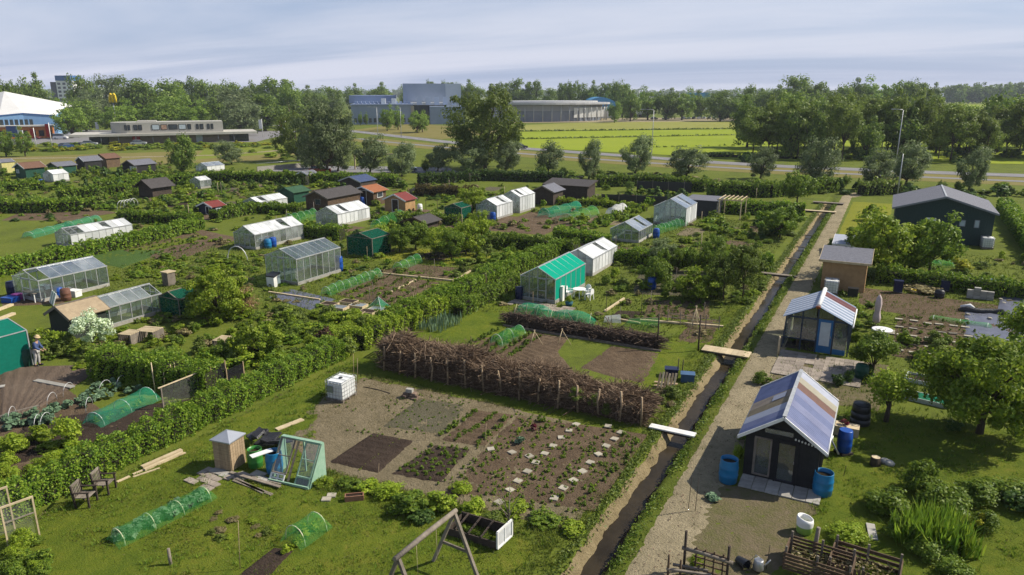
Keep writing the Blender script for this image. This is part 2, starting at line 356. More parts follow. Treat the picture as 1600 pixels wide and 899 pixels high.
def np_mesh(name, V, F, m):
    V = np.ascontiguousarray(V, dtype=np.float32); F = np.ascontiguousarray(F, dtype=np.int32)
    k = F.shape[1]
    me = bpy.data.meshes.new(name)
    me.vertices.add(len(V)); me.vertices.foreach_set('co', V.ravel())
    me.loops.add(F.size); me.loops.foreach_set('vertex_index', F.ravel())
    me.polygons.add(len(F)); me.polygons.foreach_set('loop_start', np.arange(0, F.size, k, dtype=np.int32))
    me.polygons.foreach_set('loop_total', np.full(len(F), k, dtype=np.int32))
    me.update(calc_edges=True)
    me.materials.append(m)
    return me
class MB:
    """collects boxes, bars, tubes, lathes and prisms; build() links them as ONE mesh object"""
    def __init__(s): s.v, s.f, s.sm = [], [], []
    def add(s, vs, fs, smooth=False):
        b = len(s.v); s.v += [tuple(v) for v in vs]; s.f += [tuple(i + b for i in f) for f in fs]; s.sm += [smooth] * len(fs)
        return s
    def box(s, x0, x1, y0, y1, z0, z1):
        return s.add([(x0, y0, z0), (x1, y0, z0), (x1, y1, z0), (x0, y1, z0), (x0, y0, z1), (x1, y0, z1), (x1, y1, z1), (x0, y1, z1)],
                     [(3, 2, 1, 0), (4, 5, 6, 7), (0, 1, 5, 4), (1, 2, 6, 5), (2, 3, 7, 6), (3, 0, 4, 7)])
    def obox(s, c, ax, ay, az):          # oriented box: centre + half-axis vectors
        c, ax, ay, az = Vector(c), Vector(ax), Vector(ay), Vector(az)
        P = [c + ax * i + ay * j + az * k for k in (-1, 1) for i, j in ((-1, -1), (1, -1), (1, 1), (-1, 1))]
        return s.add(P, [(3, 2, 1, 0), (4, 5, 6, 7), (0, 1, 5, 4), (1, 2, 6, 5), (2, 3, 7, 6), (3, 0, 4, 7)])
    def bar(s, a, b, w=0.05, h=None, up=(0, 0, 1)):
        a, b = Vector(a), Vector(b); h = h or w
        d = (b - a)
        if d.length < 1e-6: return s
        n = d.normalized(); u = Vector(up)
        if abs(n.dot(u)) > 0.99: u = Vector((0, 1, 0))
        sx = n.cross(u).normalized(); sz = sx.cross(n).normalized()
        return s.obox((a + b) / 2, d / 2, sx * w / 2, sz * h / 2)
    def tube(s, pts, r, n=6, caps=True):
        pts = [Vector(p) for p in pts]
        rs = r if isinstance(r, (list, tuple)) else [r] * len(pts)
        base = len(s.v)
        for i, p in enumerate(pts):
            d = (pts[min(i + 1, len(pts) - 1)] - pts[max(i - 1, 0)]).normalized()
            u = Vector((0, 0, 1)) if abs(d.z) < 0.9 else Vector((0, 1, 0))
            a = d.cross(u).normalized(); b = a.cross(d)
            for k in range(n):
                t = 2 * math.pi * k / n
                s.v.append(tuple(p + a * math.cos(t) * rs[i] + b * math.sin(t) * rs[i]))
        for i in range(len(pts) - 1):
            for k in range(n):
                s.f.append((base + i * n + k, base + i * n + (k + 1) % n, base + (i + 1) * n + (k + 1) % n, base + (i + 1) * n + k)); s.sm.append(True)
        if caps:
            s.f.append(tuple(base + k for k in reversed(range(n)))); s.f.append(tuple(base + (len(pts) - 1) * n + k for k in range(n))); s.sm += [False, False]
        return s
    def lathe(s, prof, n=20, c=(0, 0, 0), smooth=True, capb=True, capt=True):
        base = len(s.v)
        for r, z in prof:
            for k in range(n):
                t = 2 * math.pi * k / n
                s.v.append((c[0] + r * math.cos(t), c[1] + r * math.sin(t), c[2] + z))
        for i in range(len(prof) - 1):
            for k in range(n):
                s.f.append((base + i * n + k, base + i * n + (k + 1) % n, base + (i + 1) * n + (k + 1) % n, base + (i + 1) * n + k)); s.sm.append(smooth)
        if capb: s.f.append(tuple(base + k for k in reversed(range(n)))); s.sm.append(False)
        if capt: s.f.append(tuple(base + (len(prof) - 1) * n + k for k in range(n))); s.sm.append(False)
        return s
    def prism(s, poly, d):               # polygon points extruded by vector d
        n = len(poly); d = Vector(d)
        return s.add(list(poly) + [tuple(Vector(p) + d) for p in poly],
                     [tuple(reversed(range(n))), tuple(range(n, 2 * n))] + [(i, (i + 1) % n, n + (i + 1) % n, n + i) for i in range(n)])
    def mesh(s, name, m):
        me = bpy.data.meshes.new(name); me.from_pydata(s.v, [], s.f); me.materials.append(m)
        me.polygons.foreach_set('use_smooth', s.sm); me.update()
        return me
    def build(s, name, m, parent=None, loc=None, rot=None):
        return link(name, s.mesh(name, m), parent, loc, rot)

# ------------------------------------------------------------------ foliage geometry
def unit(n, r=rng):
    v = r.normal(size=(n, 3)); return v / np.maximum(np.linalg.norm(v, axis=1, keepdims=True), 1e-6)
def leaf_quads(P, N, size, aspect=0.55, r=rng, jit=0.9):
    n = len(P)
    N = N + unit(n, r) * jit; N /= np.maximum(np.linalg.norm(N, axis=1, keepdims=True), 1e-6)
    u = np.cross(N, unit(n, r)); u /= np.maximum(np.linalg.norm(u, axis=1, keepdims=True), 1e-6)
    v = np.cross(N, u)
    s = (np.asarray(size) * (0.6 + 0.8 * r.random(n)))[:, None]
    V = np.stack([P + u * s, P + v * s * aspect, P - u * s, P - v * s * aspect], 1).reshape(-1, 3)
    return V, np.arange(n * 4, dtype=np.int32).reshape(-1, 4)
def leaf_mesh(name, P, N, size, m, aspect=0.55, jit=0.9):
    V, F = leaf_quads(np.asarray(P, float), np.asarray(N, float), size, aspect, rng, jit)
    return np_mesh(name, V, F, m)
def crown_points(n, clumps, rx, rz, cz, cr, lop=0.25, low=-0.45, hollow=0.55):
    """leaf points on many small clumps that fill an uneven crown; outward normals per clump"""
    d = unit(clumps); d[:, 2] = np.where(d[:, 2] < low, -d[:, 2], d[:, 2])
    rad = hollow + (1 - hollow) * rng.random(clumps) ** 0.6
    bulge = 1 + lop * np.sin(d[:, 0] * 3.1 + rng.random() * 6) * np.cos(d[:, 1] * 2.7 + rng.random() * 6) + 0.12 * rng.normal(size=clumps)
    C = d * (rad * bulge)[:, None] * np.array([rx, rx, rz]); C[:, 2] += cz
    which = rng.integers(0, clumps, n)
    o = unit(n); o[:, 2] = o[:, 2] * 0.8 + 0.12
    q = cr * (0.55 + 0.8 * rng.random(clumps))[which] * (0.45 + 0.6 * rng.random(n))
    return C[which] + o * q[:, None], o * 0.9 + d[which] * 0.5, C
def tree_template(name, m, bark, n=5000, clumps=60, rx=0.42, rz=0.36, cz=0.62, cr=0.13, leaf=0.022, trunk=0.03, lean=0.0, aspect=0.55, fork=0.28, low=-1):
    """unit-height tree > trunk (with limbs), crown; scaled when placed"""
    P, N, C = crown_points(n, clumps, rx, rz, cz, cr, low=low)
    ok = P[:, 2] > 0.06; P, N = P[ok], N[ok]
    if lean: P[:, 0] += lean * np.maximum(P[:, 2] - 0.15, 0) ** 1.4; C[:, 0] += lean * np.maximum(C[:, 2] - 0.15, 0) ** 1.4
    cm = leaf_mesh(name + '_crown', P, N, leaf, m, aspect)
    mb = MB()
    mb.tube([(0, 0, -0.02), (0.005, 0.004, fork * 0.5), (0.01 + lean * 0.05, 0, fork), (0.02 + lean * 0.25, 0.01, cz)], [trunk * 1.25, trunk, trunk * 0.85, trunk * 0.4], 8)
    for k in range(0, clumps, max(1, clumps // 16)):
        e = C[k]; z0 = fork * (0.8 + 0.5 * rnd.random())
        mid = (e[0] * 0.5, e[1] * 0.5, (z0 + e[2]) * 0.5 + 0.02)
        mb.tube([(0.01 + lean * .05, 0, z0), mid, tuple(e)], [trunk * 0.5, trunk * 0.32, trunk * 0.12], 5, False)
    return cm, mb.mesh(name + '_trunk', bark)
TT = {}
TT['round'] = [tree_template('round%d' % i, L_FAR, BARK, 7000, 80, 0.40, 0.43, 0.53, 0.14, 0.025, fork=0.12) for i in range(3)]
TT['light'] = [tree_template('light%d' % i, L_FARL, BARK, 6500, 70, 0.42, 0.43, 0.55, 0.12, 0.025, fork=0.16) for i in range(2)]
TT['tall'] = [tree_template('tall%d' % i, L_FAR, BARK, 7000, 90, 0.36, 0.46, 0.52, 0.11, 0.023, fork=0.12) for i in range(2)]
TT['open'] = [tree_template('open%d' % i, L_OLIVE, BARK, 7000, 70, 0.46, 0.38, 0.60, 0.11, 0.021, 0.014, fork=0.3, low=-.75) for i in range(3)]
TT['willow'] = [tree_template('willow%d' % i, L_WILLOW, BARK, 8000, 70, 0.40, 0.46, 0.50, 0.13, 0.030, 0.03, lean=0.10 + 0.08 * i, aspect=0.32, fork=0.12) for i in range(3)]
TT['bigwillow'] = [tree_template('bigwillow%d' % i, L_OLIVE if i else L_WILLOW, BARK, 15000, 130, 0.45, 0.45, 0.52, 0.10, 0.018, 0.022, aspect=0.45, fork=0.12) for i in range(2)]
TT['fruit'] = [tree_template('fruit%d' % i, L_MID, BARK, 5600, 56, 0.46, 0.40, 0.57, 0.13, 0.030, 0.022, fork=0.2) for i in range(3)]
TT['fruitlight'] = [tree_template('fruitlight%d' % i, L_LIGHT, BARK, 5600, 52, 0.46, 0.40, 0.57, 0.13, 0.029, 0.022, fork=0.2) for i in range(2)]
TT['farwood'] = [tree_template('farwood%d' % i, L_FAR, BARK, 1700, 44, 0.5, 0.45, 0.50, 0.15, 0.05, 0.02) for i in range(3)]
def tree_at(name, label, X, Y, h, w, kind, group=None, rz=None, var=None):
    lst = TT[kind]; cm, tm = lst[rnd.randrange(len(lst)) if var is None else var % len(lst)]
    t = thing(name, label, 'tree', (X, Y, 0), 0, group)
    a = rnd.random() * 6.28 if rz is None else rz
    wid = w / 0.95
    link('crown', cm, t, rot=(0, 0, a), scale=(wid, wid, h)); link('trunk', tm, t, rot=(0, 0, a), scale=(wid * 0.5 + h * 0.5, wid * 0.5 + h * 0.5, h))
    return t
def T(name, label, px, by, ty, wpx, kind, group=None, rz=None, var=None):
    X, Y = G(px, by)
    return tree_at(name, label, X, Y, height_at(px, by, ty) * 1.02, wpx / ppm(X, Y), kind, group, rz, var)

def bush_template(name, m, n=1600, clumps=26, leaf=0.05, aspect=0.6, spiky=False):
    """unit bush: radius 0.5, height 1"""
    if spiky:
        base = rng.normal(size=(n, 2)) * 0.17; ang = rng.random(n) * 6.28; lean = rng.random(n) ** 1.5 * 0.42
        h = 0.5 + 0.5 * rng.random(n)
        tip = np.stack([base[:, 0] + np.cos(ang) * lean, base[:, 1] + np.sin(ang) * lean, h], 1)
        b = np.stack([base[:, 0], base[:, 1], np.zeros(n)], 1); mid = b * 0.45 + tip * 0.55; mid[:, 2] += 0.12 * lean
        w = np.stack([-np.sin(ang), np.cos(ang), np.zeros(n)], 1) * leaf
        V = np.stack([b - w * .5, b + w * .5, mid + w, mid - w, tip], 1).reshape(-1, 3)
        i = np.arange(n)[:, None] * 5
        F2 = np.concatenate([i + np.array([0, 1, 2]), i + np.array([0, 2, 3]), i + np.array([3, 2, 4])])
        me = np_mesh(name, V, F2, m)
        return me
    d = unit(clumps); d[:, 2] = np.abs(d[:, 2])
    C = d * (0.25 + 0.75 * rng.random(clumps) ** 0.7)[:, None] * np.array([0.38, 0.38, 0.62]); C[:, 2] += 0.14
    k = rng.integers(0, clumps, n); o = unit(n); o[:, 2] = o[:, 2] * 0.8 + 0.15
    P = C[k] + o * (0.15 * (0.5 + 0.7 * rng.random(clumps))[k] * (0.5 + 0.6 * rng.random(n)))[:, None]
    P[:, 2] = np.maximum(P[:, 2], 0.01)
    return leaf_mesh(name, P, o + d[k] * 0.5, leaf, m, aspect)
BT = {}
for key, m in (('hedge', L_HEDGE), ('mid', L_MID), ('dark', L_DARK), ('light', L_LIGHT), ('olive', L_OLIVE), ('willow', L_WILLOW), ('purple', L_PURPLE), ('blossom', L_BLOSSOM), ('yellow', L_YELLOW), ('dry', L_DRY)):
    BT[key] = [bush_template('bush_%s%d' % (key, i), m) for i in range(2 if key in ('hedge', 'mid', 'dark', 'light', 'olive') else 1)]
BT['fine'] = [bush_template('bush_fine%d' % i, L_MID, 4200, 44, 0.030) for i in range(2)]
BT['finelight'] = [bush_template('bush_finelight', L_LIGHT, 4200, 44, 0.028)]
BT['reed'] = [bush_template('bush_reed%d' % i, L_HEDGE, 260, leaf=0.022, spiky=True) for i in range(2)]
BT['leek'] = [bush_template('leek', L_CABB, 9, leaf=0.05, spiky=True)]
BT['cabbage'] = [bush_template('cabbage%d' % i, L_CABB, 70, 9, 0.17, 0.8) for i in range(2)]
BT['potato'] = [bush_template('potato%d' % i, L_MID, 110, 10, 0.13, 0.7) for i in range(2)]
BT['lettuce'] = [bush_template('lettuce', L_LIGHT, 60, 8, 0.17, 0.8)]
BT['redplant'] = [bush_template('redplant', L_RED, 90, 9, 0.13, 0.7)]
ORD = 'first second third fourth fifth sixth seventh eighth ninth tenth eleventh twelfth thirteenth fourteenth fifteenth sixteenth'.split()
HEAP = {}                              # what nobody could count, gathered kind by kind and joined at the end
def heap(key, m, me, X, Y, z, rz, sx, sz):
    n = len(me.vertices); V = np.empty(n * 3, np.float32); me.vertices.foreach_get('co', V); V = V.reshape(-1, 3)
    c, s = math.cos(rz), math.sin(rz)
    W = np.stack([(V[:, 0] * c - V[:, 1] * s) * sx + X, (V[:, 0] * s + V[:, 1] * c) * sx + Y, V[:, 2] * sz + z], 1)
    HEAP.setdefault((key, m.name), []).append(W)
def heap_build(labels):
    for (key, mn), L in HEAP.items():
        V = np.concatenate(L); o = link(key, np_mesh(key, V, np.arange(len(V)).reshape(-1, 4), MATS[mn]))
        tag(o, labels[key][0] + ', ' + mn.replace('leaf_', '') + ' leaved', labels[key][1], None, 'stuff')
LOW = {k: [bush_template('low_%s%d' % (k, i), m, 300, 16, .105) for i in range(3)] for k, m in (('hedge', L_HEDGE), ('mid', L_MID), ('dark', L_DARK), ('light', L_LIGHT), ('olive', L_OLIVE), ('dry', L_DRY), ('yellow', L_YELLOW))}
LOW['fine'] = LOW['mid']; LOW['finelight'] = LOW['light']
def bush(label, X, Y, w, h, kind='mid', group=None, name='shrub', cat='shrub', d=None, z=0.0):
    me = BT[kind][rnd.randrange(len(BT[kind]))]
    o = link(name, me, None, (X, Y, z), (0, 0, rnd.random() * 6.28), (w, d or w, h))
    return tag(o, label, cat, group)
def B(label, px, by, wpx, h, kind='mid', group=None, name='shrub', cat='shrub'):
    X, Y = G(px, by)
    return bush(label, X, Y, wpx / ppm(X, Y), h, kind, group, name, cat)

def hedge(label, pts, width, h, m=None, leaf=None, dens=1.0, group=None, uneven=0.18, name='hedge'):
    """clipped hedge along a line of ground points: a twiggy core under a skin of leaves"""
    m = m or L_HEDGE
    a0 = Vector((*pts[0], 0)); root = thing(name, label, 'hedge', (a0.x, a0.y, 0), 0, group)
    PP, NN = [], []; core = MB()
    dist = max(18.0, sum(math.hypot(*p) for p in pts) / len(pts))
    lf = leaf or max(0.045, dist * 0.00145)
    for p, q in zip(pts[:-1], pts[1:]):
        a, b = Vector((p[0] - a0.x, p[1] - a0.y, 0)), Vector((q[0] - a0.x, q[1] - a0.y, 0))
        L = (b - a).length; t = np.array((b - a) / L); s = np.array([t[1], -t[0], 0])
        per = width + 2 * h
        n = int(L * per * dens * 1.25 / (lf * lf * 1.1)); n = min(n, 42000)
        u = rng.random(n) * (L + 0.1) - 0.05; c = rng.random(n) * per
        swell = 1 + uneven * (np.sin(u * 1.7 + a0.x) * 0.6 + np.sin(u * 4.3 + a0.y) * 0.4 + 0.5 * np.sin(u * 9.1 + c * 3))
        side = np.where(c < h, -1.0, np.where(c < h + width, 0.0, 1.0))
        off = np.where(side == 0, c - h - width / 2, side * width / 2)
        zz = np.where(side == 0, h, np.where(side < 0, c, per - c))
        rd = 0.12 * h
        corner = np.clip((zz - h * 0.75) / (h * 0.25), 0, 1) * np.abs(off) / (width / 2)
        depth = rng.random(n) ** 1.6 * 0.16
        zz = (zz - np.where(side == 0, depth, 0) - corner * rd) * np.where(side == 0, swell, 1 + (swell - 1) * 0.5)
        off = (off * (1 - 0.12 * corner) - np.where(side != 0, side * depth, 0)) * swell
        P = np.array(a)[None] + u[:, None] * t[None] + off[:, None] * s[None]; P[:, 2] = np.maximum(zz + rng.normal(size=n) * 0.035 + np.where((side == 0) & (rng.random(n) < .07), rng.random(n) * .22, 0), 0.02)
        N = side[:, None] * s[None] * 1.0; N[:, 2] = np.where(side == 0, 1.0, 0.25)
        PP.append(P); NN.append(N)
        wv, sv = Vector(t), Vector(s)
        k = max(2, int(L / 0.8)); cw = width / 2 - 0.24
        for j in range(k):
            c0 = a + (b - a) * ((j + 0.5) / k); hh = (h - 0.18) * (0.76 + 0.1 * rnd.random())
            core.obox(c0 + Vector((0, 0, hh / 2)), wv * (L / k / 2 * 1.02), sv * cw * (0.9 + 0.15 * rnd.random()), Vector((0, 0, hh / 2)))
        for e, sg in ((a, -1), (b, 1)):                       # leafy ends
            ne = int(width * h * dens * 1.25 / (lf * lf * 1.1))
            o = (rng.random(ne) - 0.5) * width; z = rng.random(ne) * h
            P = np.array(e)[None] + o[:, None] * s[None] + (sg * (0.03 - 0.15 * rng.random(ne)))[:, None] * t[None]; P[:, 2] = z
            PP.append(P); NN.append(np.tile(t * sg, (ne, 1)))
    link('foliage', leaf_mesh('hedge_foliage', np.concatenate(PP), np.concatenate(NN), lf, m, 0.62, 1.0), root)
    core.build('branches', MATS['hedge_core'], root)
    return root
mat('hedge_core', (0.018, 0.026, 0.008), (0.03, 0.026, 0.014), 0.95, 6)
def HG(label, px, width, h, m=None, **k):
    return hedge(label, [G(*p) for p in px], width, h, m, **k)

def tufts(name, quad, dens, hgt, m, label, cat='grass', group=None, kind='stuff', wid=0.012, blades=3, clumpy=0.6, mask=None):
    """loose blades over a four-cornered patch of ground, thicker in patches"""
    q = np.array([(*p, 0) for p in quad], float)
    area = 0.5 * abs(np.cross((q[2] - q[0])[:2], (q[3] - q[1])[:2]))
    n = int(area * dens)
    u, v = rng.random(n), rng.random(n)
    P = ((1 - u) * (1 - v))[:, None] * q[0] + (u * (1 - v))[:, None] * q[1] + (u * v)[:, None] * q[2] + ((1 - u) * v)[:, None] * q[3]
    cl = np.sin(P[:, 0] * 1.9 + 1) * np.sin(P[:, 1] * 1.6) + 0.6 * np.sin(P[:, 0] * 5.1) * np.sin(P[:, 1] * 4.3 + 2)
    keep = rng.random(n) < 1 - clumpy * (0.5 - 0.35 * cl)
    if mask is not None: keep &= mask(P)
    P, cl = P[keep], cl[keep]; n = len(P)
    P = np.repeat(P, blades, 0); cl = np.repeat(cl, blades)
    n *= blades
    ang = rng.random(n) * 6.28; r = rng.random(n) * 0.05
    P[:, 0] += np.cos(ang) * r; P[:, 1] += np.sin(ang) * r
    hh = hgt * (0.45 + 0.7 * rng.random(n)) * (0.8 + 0.3 * cl)
    w = wid * (0.7 + 0.6 * rng.random(n))
    sd = np.stack([-np.sin(ang), np.cos(ang), np.zeros(n)], 1) * w[:, None]
    tip = P + np.stack([np.cos(ang) * hh * 0.55, np.sin(ang) * hh * 0.55, hh], 1)
    V = np.stack([P - sd, P + sd, tip], 1).reshape(-1, 3)
    o = link(name, np_mesh(name, V, np.arange(n * 3).reshape(-1, 3), m))
    return tag(o, label, cat, group, kind)

def vnoise(x, y, s=1.0, seed=0.0):
    return (np.sin(x * 1.7 * s + seed + np.sin(y * 2.3 * s + seed * 1.3) * 1.2) * 0.5 + np.sin(y * 3.1 * s + np.sin(x * 2.9 * s + seed) * 1.4 + seed * 2) * 0.3
            + np.sin((x + y) * 5.3 * s + seed * 3 + np.sin((x - y) * 4.1 * s)) * 0.2)
def patch(name, quad, m, h=0.035, amp=0.02, step=0.25, furrow=None, z=0.0, label=None, edge=0.3, wob=1.0, kind='structure', maxn=160):
    """ground cover with an uneven rim: a four-cornered sheet that sinks under the turf along a wandering edge"""
    q = [np.array(p, float) for p in quad]
    L1 = max(np.linalg.norm(q[1] - q[0]), np.linalg.norm(q[2] - q[3])); L2 = max(np.linalg.norm(q[3] - q[0]), np.linalg.norm(q[2] - q[1]))
    nu, nv = int(min(maxn, max(4, L1 / step))), int(min(maxn, max(4, L2 / step)))
    u, v = np.meshgrid(np.linspace(0, 1, nu + 1), np.linspace(0, 1, nv + 1))
    u, v = u.ravel(), v.ravel()
    X = ((1 - u) * (1 - v))[:, None] * q[0] + (u * (1 - v))[:, None] * q[1] + (u * v)[:, None] * q[2] + ((1 - u) * v)[:, None] * q[3]
    d = np.minimum(np.minimum(u, 1 - u) * L1, np.minimum(v, 1 - v) * L2)
    sd = (X[0, 0] * 7.1 + X[0, 1] * 3.3) % 6.28
    nz = vnoise(X[:, 0], X[:, 1], 1.0, sd); nf = vnoise(X[:, 0], X[:, 1], 4.5, sd + 1)
    zz = h * np.clip(d / edge * (1.0 + 0.4 * wob * nz), 0, 1) + amp * (0.5 * nz + 0.6 * nf + 0.5 * rng.normal(size=len(d)) * 0.6) * np.clip(d / edge, 0, 1) - 0.006 * np.clip(1 - d / edge, 0, 1) * 2
    if furrow:
        p, along, fa = furrow
        c = (v * L2 if along == 'u' else u * L1)
        zz = zz + fa * (0.5 - 0.5 * np.cos(c * 2 * math.pi / p)) * np.clip(d / edge, 0, 1)
    V = np.concatenate([X, (zz + z)[:, None]], 1)
    i = (np.arange(nv)[:, None] * (nu + 1) + np.arange(nu)[None]).ravel()
    F = np.stack([i, i + 1, i + nu + 2, i + nu + 1], 1)
    # keep counter-clockwise seen from above
    if np.cross(q[1] - q[0], q[3] - q[0]) < 0: F = F[:, ::-1]
    me = np_mesh(name, V, F, m); me.polygons.foreach_set('use_smooth', np.ones(len(F), bool))
    o = link(name, me)
    return tag(o, label, None, None, kind)
def PQ(name, px, m, **k): return patch(name, [G(*p) for p in px], m, **k)
def sheet(name, pts, z, m, kind='structure', th=None):
    mb = MB(); mb.add([(x, y, z) for x, y in pts], [tuple(range(len(pts)))])
    a = sum(pts[i][0] * pts[(i + 1) % len(pts)][1] - pts[(i + 1) % len(pts)][0] * pts[i][1] for i in range(len(pts)))
    if a < 0: mb.f = [tuple(reversed(mb.f[0]))]
    return tag(mb.build(name, m), None, None, None, kind)

# ================================================================== THE SETTING
DX = np.array([-8.12, -7.98, -7.84, -7.70, -7.56, -7.42, -6.96, -6.84, -6.66, -6.40])
DZ = np.array([0.0, -0.01, -0.05, -0.20, -0.36, -0.56, -0.56, -0.42, -0.18, 0.0])
xs = np.concatenate([[-6000, -3000, -1500, -800, -400, -200, -100, -60, -40, -28, -18, -12], DX, [-4, 0, 6, 14, 25, 40, 60, 100, 200, 400, 800, 1500, 3000, 6000]])
ys = np.concatenate([[-3000, -1000, -300, -100, -40, -11, -10], np.arange(-9.5, 111.6, 0.22), [112, 113, 125, 150, 180, 220, 300, 400, 600, 900, 1500, 3000, 6000]])
gx, gy = np.meshgrid(xs, ys)
gz = np.interp(gx, DX, DZ, 0, 0) * ((gy > -10) & (gy < 112.5))
inside = (gx > -8.13) & (gx < -6.39) & (gy > -9) & (gy < 111.5)
wobx = 0.05 * np.sin(gy * 0.5) + 0.03 * np.sin(gy * 1.9 + 1) + 0.03 * np.sin(gy * 5.1 + gx)
wx = gx + np.where(inside & (gz < 0), wobx, 0)
gz = gz + np.where(inside & (gz < -0.04) & (gz > -0.5), 0.05 * np.sin(gy * 3.7 + gx * 5) + 0.03 * np.sin(gy * 8.3) + rng.normal(size=gy.shape) * .035, 0)
nx, ny = len(xs), len(ys)
i = (np.arange(ny - 1)[:, None] * nx + np.arange(nx - 1)[None]).ravel()
gF = np.stack([i, i + 1, i + nx + 1, i + nx], 1)
tag(link('ground', np_mesh('ground', np.stack([wx.ravel(), gy.ravel(), gz.ravel()], 1), gF, M_TURF)), None, None, None, 'structure')
def bank(name, c0, c1, m, off):
    rows = np.where((ys > -10.2) & (ys < 112.2))[0]; k0 = 12 + c0; k1 = 12 + c1
    sub = np.stack([wx[np.ix_(rows, range(k0, k1 + 1))] + off[0], gy[np.ix_(rows, range(k0, k1 + 1))], gz[np.ix_(rows, range(k0, k1 + 1))] + off[1]], -1)
    nn = k1 - k0 + 1; j = (np.arange(len(rows) - 1)[:, None] * nn + np.arange(nn - 1)[None]).ravel()
    return tag(link(name, np_mesh(name, sub.reshape(-1, 3), np.stack([j, j + 1, j + nn + 1, j + nn], 1), m)), None, None, None, 'structure')
bank('ditch_bank', 2, 5, M_BANK, (0.012, 0.012))
bank('ditch_bed', 5, 8, M_SOILDARK, (-0.01, 0.012))
sheet('ditch_water', [(-7.7, -10), (-6.74, -10), (-6.74, 112), (-7.7, 112)], -0.40, M_WATER)
patch('path', [(-6.12, 8), (-4.1, 8), (-4.62, 118), (-6.12, 118)], M_PATH, 0.03, 0.018, 0.2, edge=0.35, maxn=520)
sheet('cross_path', [(-6.2, 117.6), (-4.4, 117.4), (-2, 124), (-4, 126)], 0.012, M_PATH)

# meadow strips with the ditches between them
FB = [(812, 234), (862, 233), (950, 238), (1050, 243), (1170, 250), (1300, 252), (1600, 257), (1900, 262)]
sheet('meadow', [G(*p) for p in FB] + [G(1900, 192), (G(812, 204))], 0.05, M_FIELD)
sheet('meadow', [G(812, 204), G(1900, 192), G(1900, 170), G(1500, 176), G(1170, 191), G(960, 190), G(812, 196)], 0.06, M_FIELD2)
sheet('meadow', [G(1480, 172), G(1900, 168), G(1900, 158), G(1480, 160)], 0.05, M_FIELD)
for a, b, w, h in (((812, 206), (1480, 198), 1.6, .4), ((815, 218), (1480, 205), 1.3, .35), ((1000, 231.5), (1480, 219), .5, .15), ((1050, 244), (1300, 250), 2.2, 0.9)):
    o = hedge('strip of dark rushes along the ditch between two bright meadows', [G(*a), G(*b)], w, h, L_OLIVE, leaf=0.55, dens=0.5, name='ditch_rushes')
    o['kind'] = 'stuff'; o['category'] = 'rushes'; o['group'] = 'ditch rushes between the meadows'

def ribbon(name, px, w, z, m):
    P = [Vector((*G(*p), 0)) for p in px]; mb = MB(); n = len(P)
    L, Rr = [], []
    for i in range(n):
        d = (P[min(i + 1, n - 1)] - P[max(i - 1, 0)]).normalized(); s = Vector((d.y, -d.x, 0)) * w / 2
        L.append(P[i] - s); Rr.append(P[i] + s)
    mb.add([(p.x, p.y, z) for p in L + Rr], [(i, n + i, n + i + 1, i + 1) for i in range(n - 1)])
    return tag(mb.build(name, m), None, None, None, 'structure')
ROAD = [(430, 196), (520, 202), (575, 208), (640, 215.5), (700, 222.5), (800, 231), (900, 238.5), (1000, 245.5), (1120, 254.5), (1225, 260.5), (1400, 268), (1600, 275), (1800, 282), (2100, 292)]
CYCL = [(560, 217), (597, 221.5), (700, 231), (810, 240), (900, 247), (1000, 254), (1100, 260.5), (1170, 264.5), (1300, 271), (1450, 277.5), (1600, 284), (1800, 292), (2100, 305)]
ribbon('verge', [(a, b) for a, b in CYCL], 14, 0.02, M_VERGE)
ribbon('road', ROAD, 6.2, 0.06, M_ASPH)
ribbon('cycle_path', CYCL, 2.6, 0.045, M_ASPH)
mk = MB()
for p, q in zip(ROAD[:-1], ROAD[1:]):
    a, b = Vector((*G(*p), 0)), Vector((*G(*q), 0)); L = (b - a).length; k = int(L / 9)
    for j in range(k):
        c = a + (b - a) * ((j + 0.5) / max(k, 1)); mk.obox((c.x, c.y, 0.066), (b - a).normalized() * 1.5, Vector((-(b - a).y, (b - a).x, 0)).normalized() * 0.07, (0, 0, 0.003))
tag(mk.build('road_marking', M_WHITE), None, None, None, 'structure')
# grassland left of the road, car parks and forecourt
sheet('verge', [G(0, 262), G(420, 252), G(470, 243), G(430, 232), G(0, 246)], 0.018, M_VERGE)
sheet('meadow', [G(300, 250), G(470, 238), G(560, 226), G(470, 218), G(330, 226)], 0.024, groundmat('park_grass', [(0.10, 0.135, 0.015), (0.145, 0.175, 0.02), (0.19, 0.20, 0.04)], 0.03, 0.3, 0.3, fine=2))
ribbon('footpath', [(-60, 249), (60, 247.5), (200, 246), (330, 243), (420, 237), (520, 226)], 2.4, 0.035, M_PATH)
sheet('car_park', [G(420, 268), G(560, 270), G(720, 271), G(700, 262), G(560, 260), G(440, 258)], 0.03, M_ASPH)
sheet('forecourt', [G(0, 226), G(110, 225), G(400, 222), G(470, 205), G(0, 203)], 0.03, M_ASPH)
sheet('forecourt', [G(800, 192.5), G(1250, 189), G(1250, 183), G(800, 186)], 0.08, M_PATH)
sheet('verge', [G(540, 205), G(690, 218), G(800, 206), G(640, 192)], 0.026, M_VERGE)

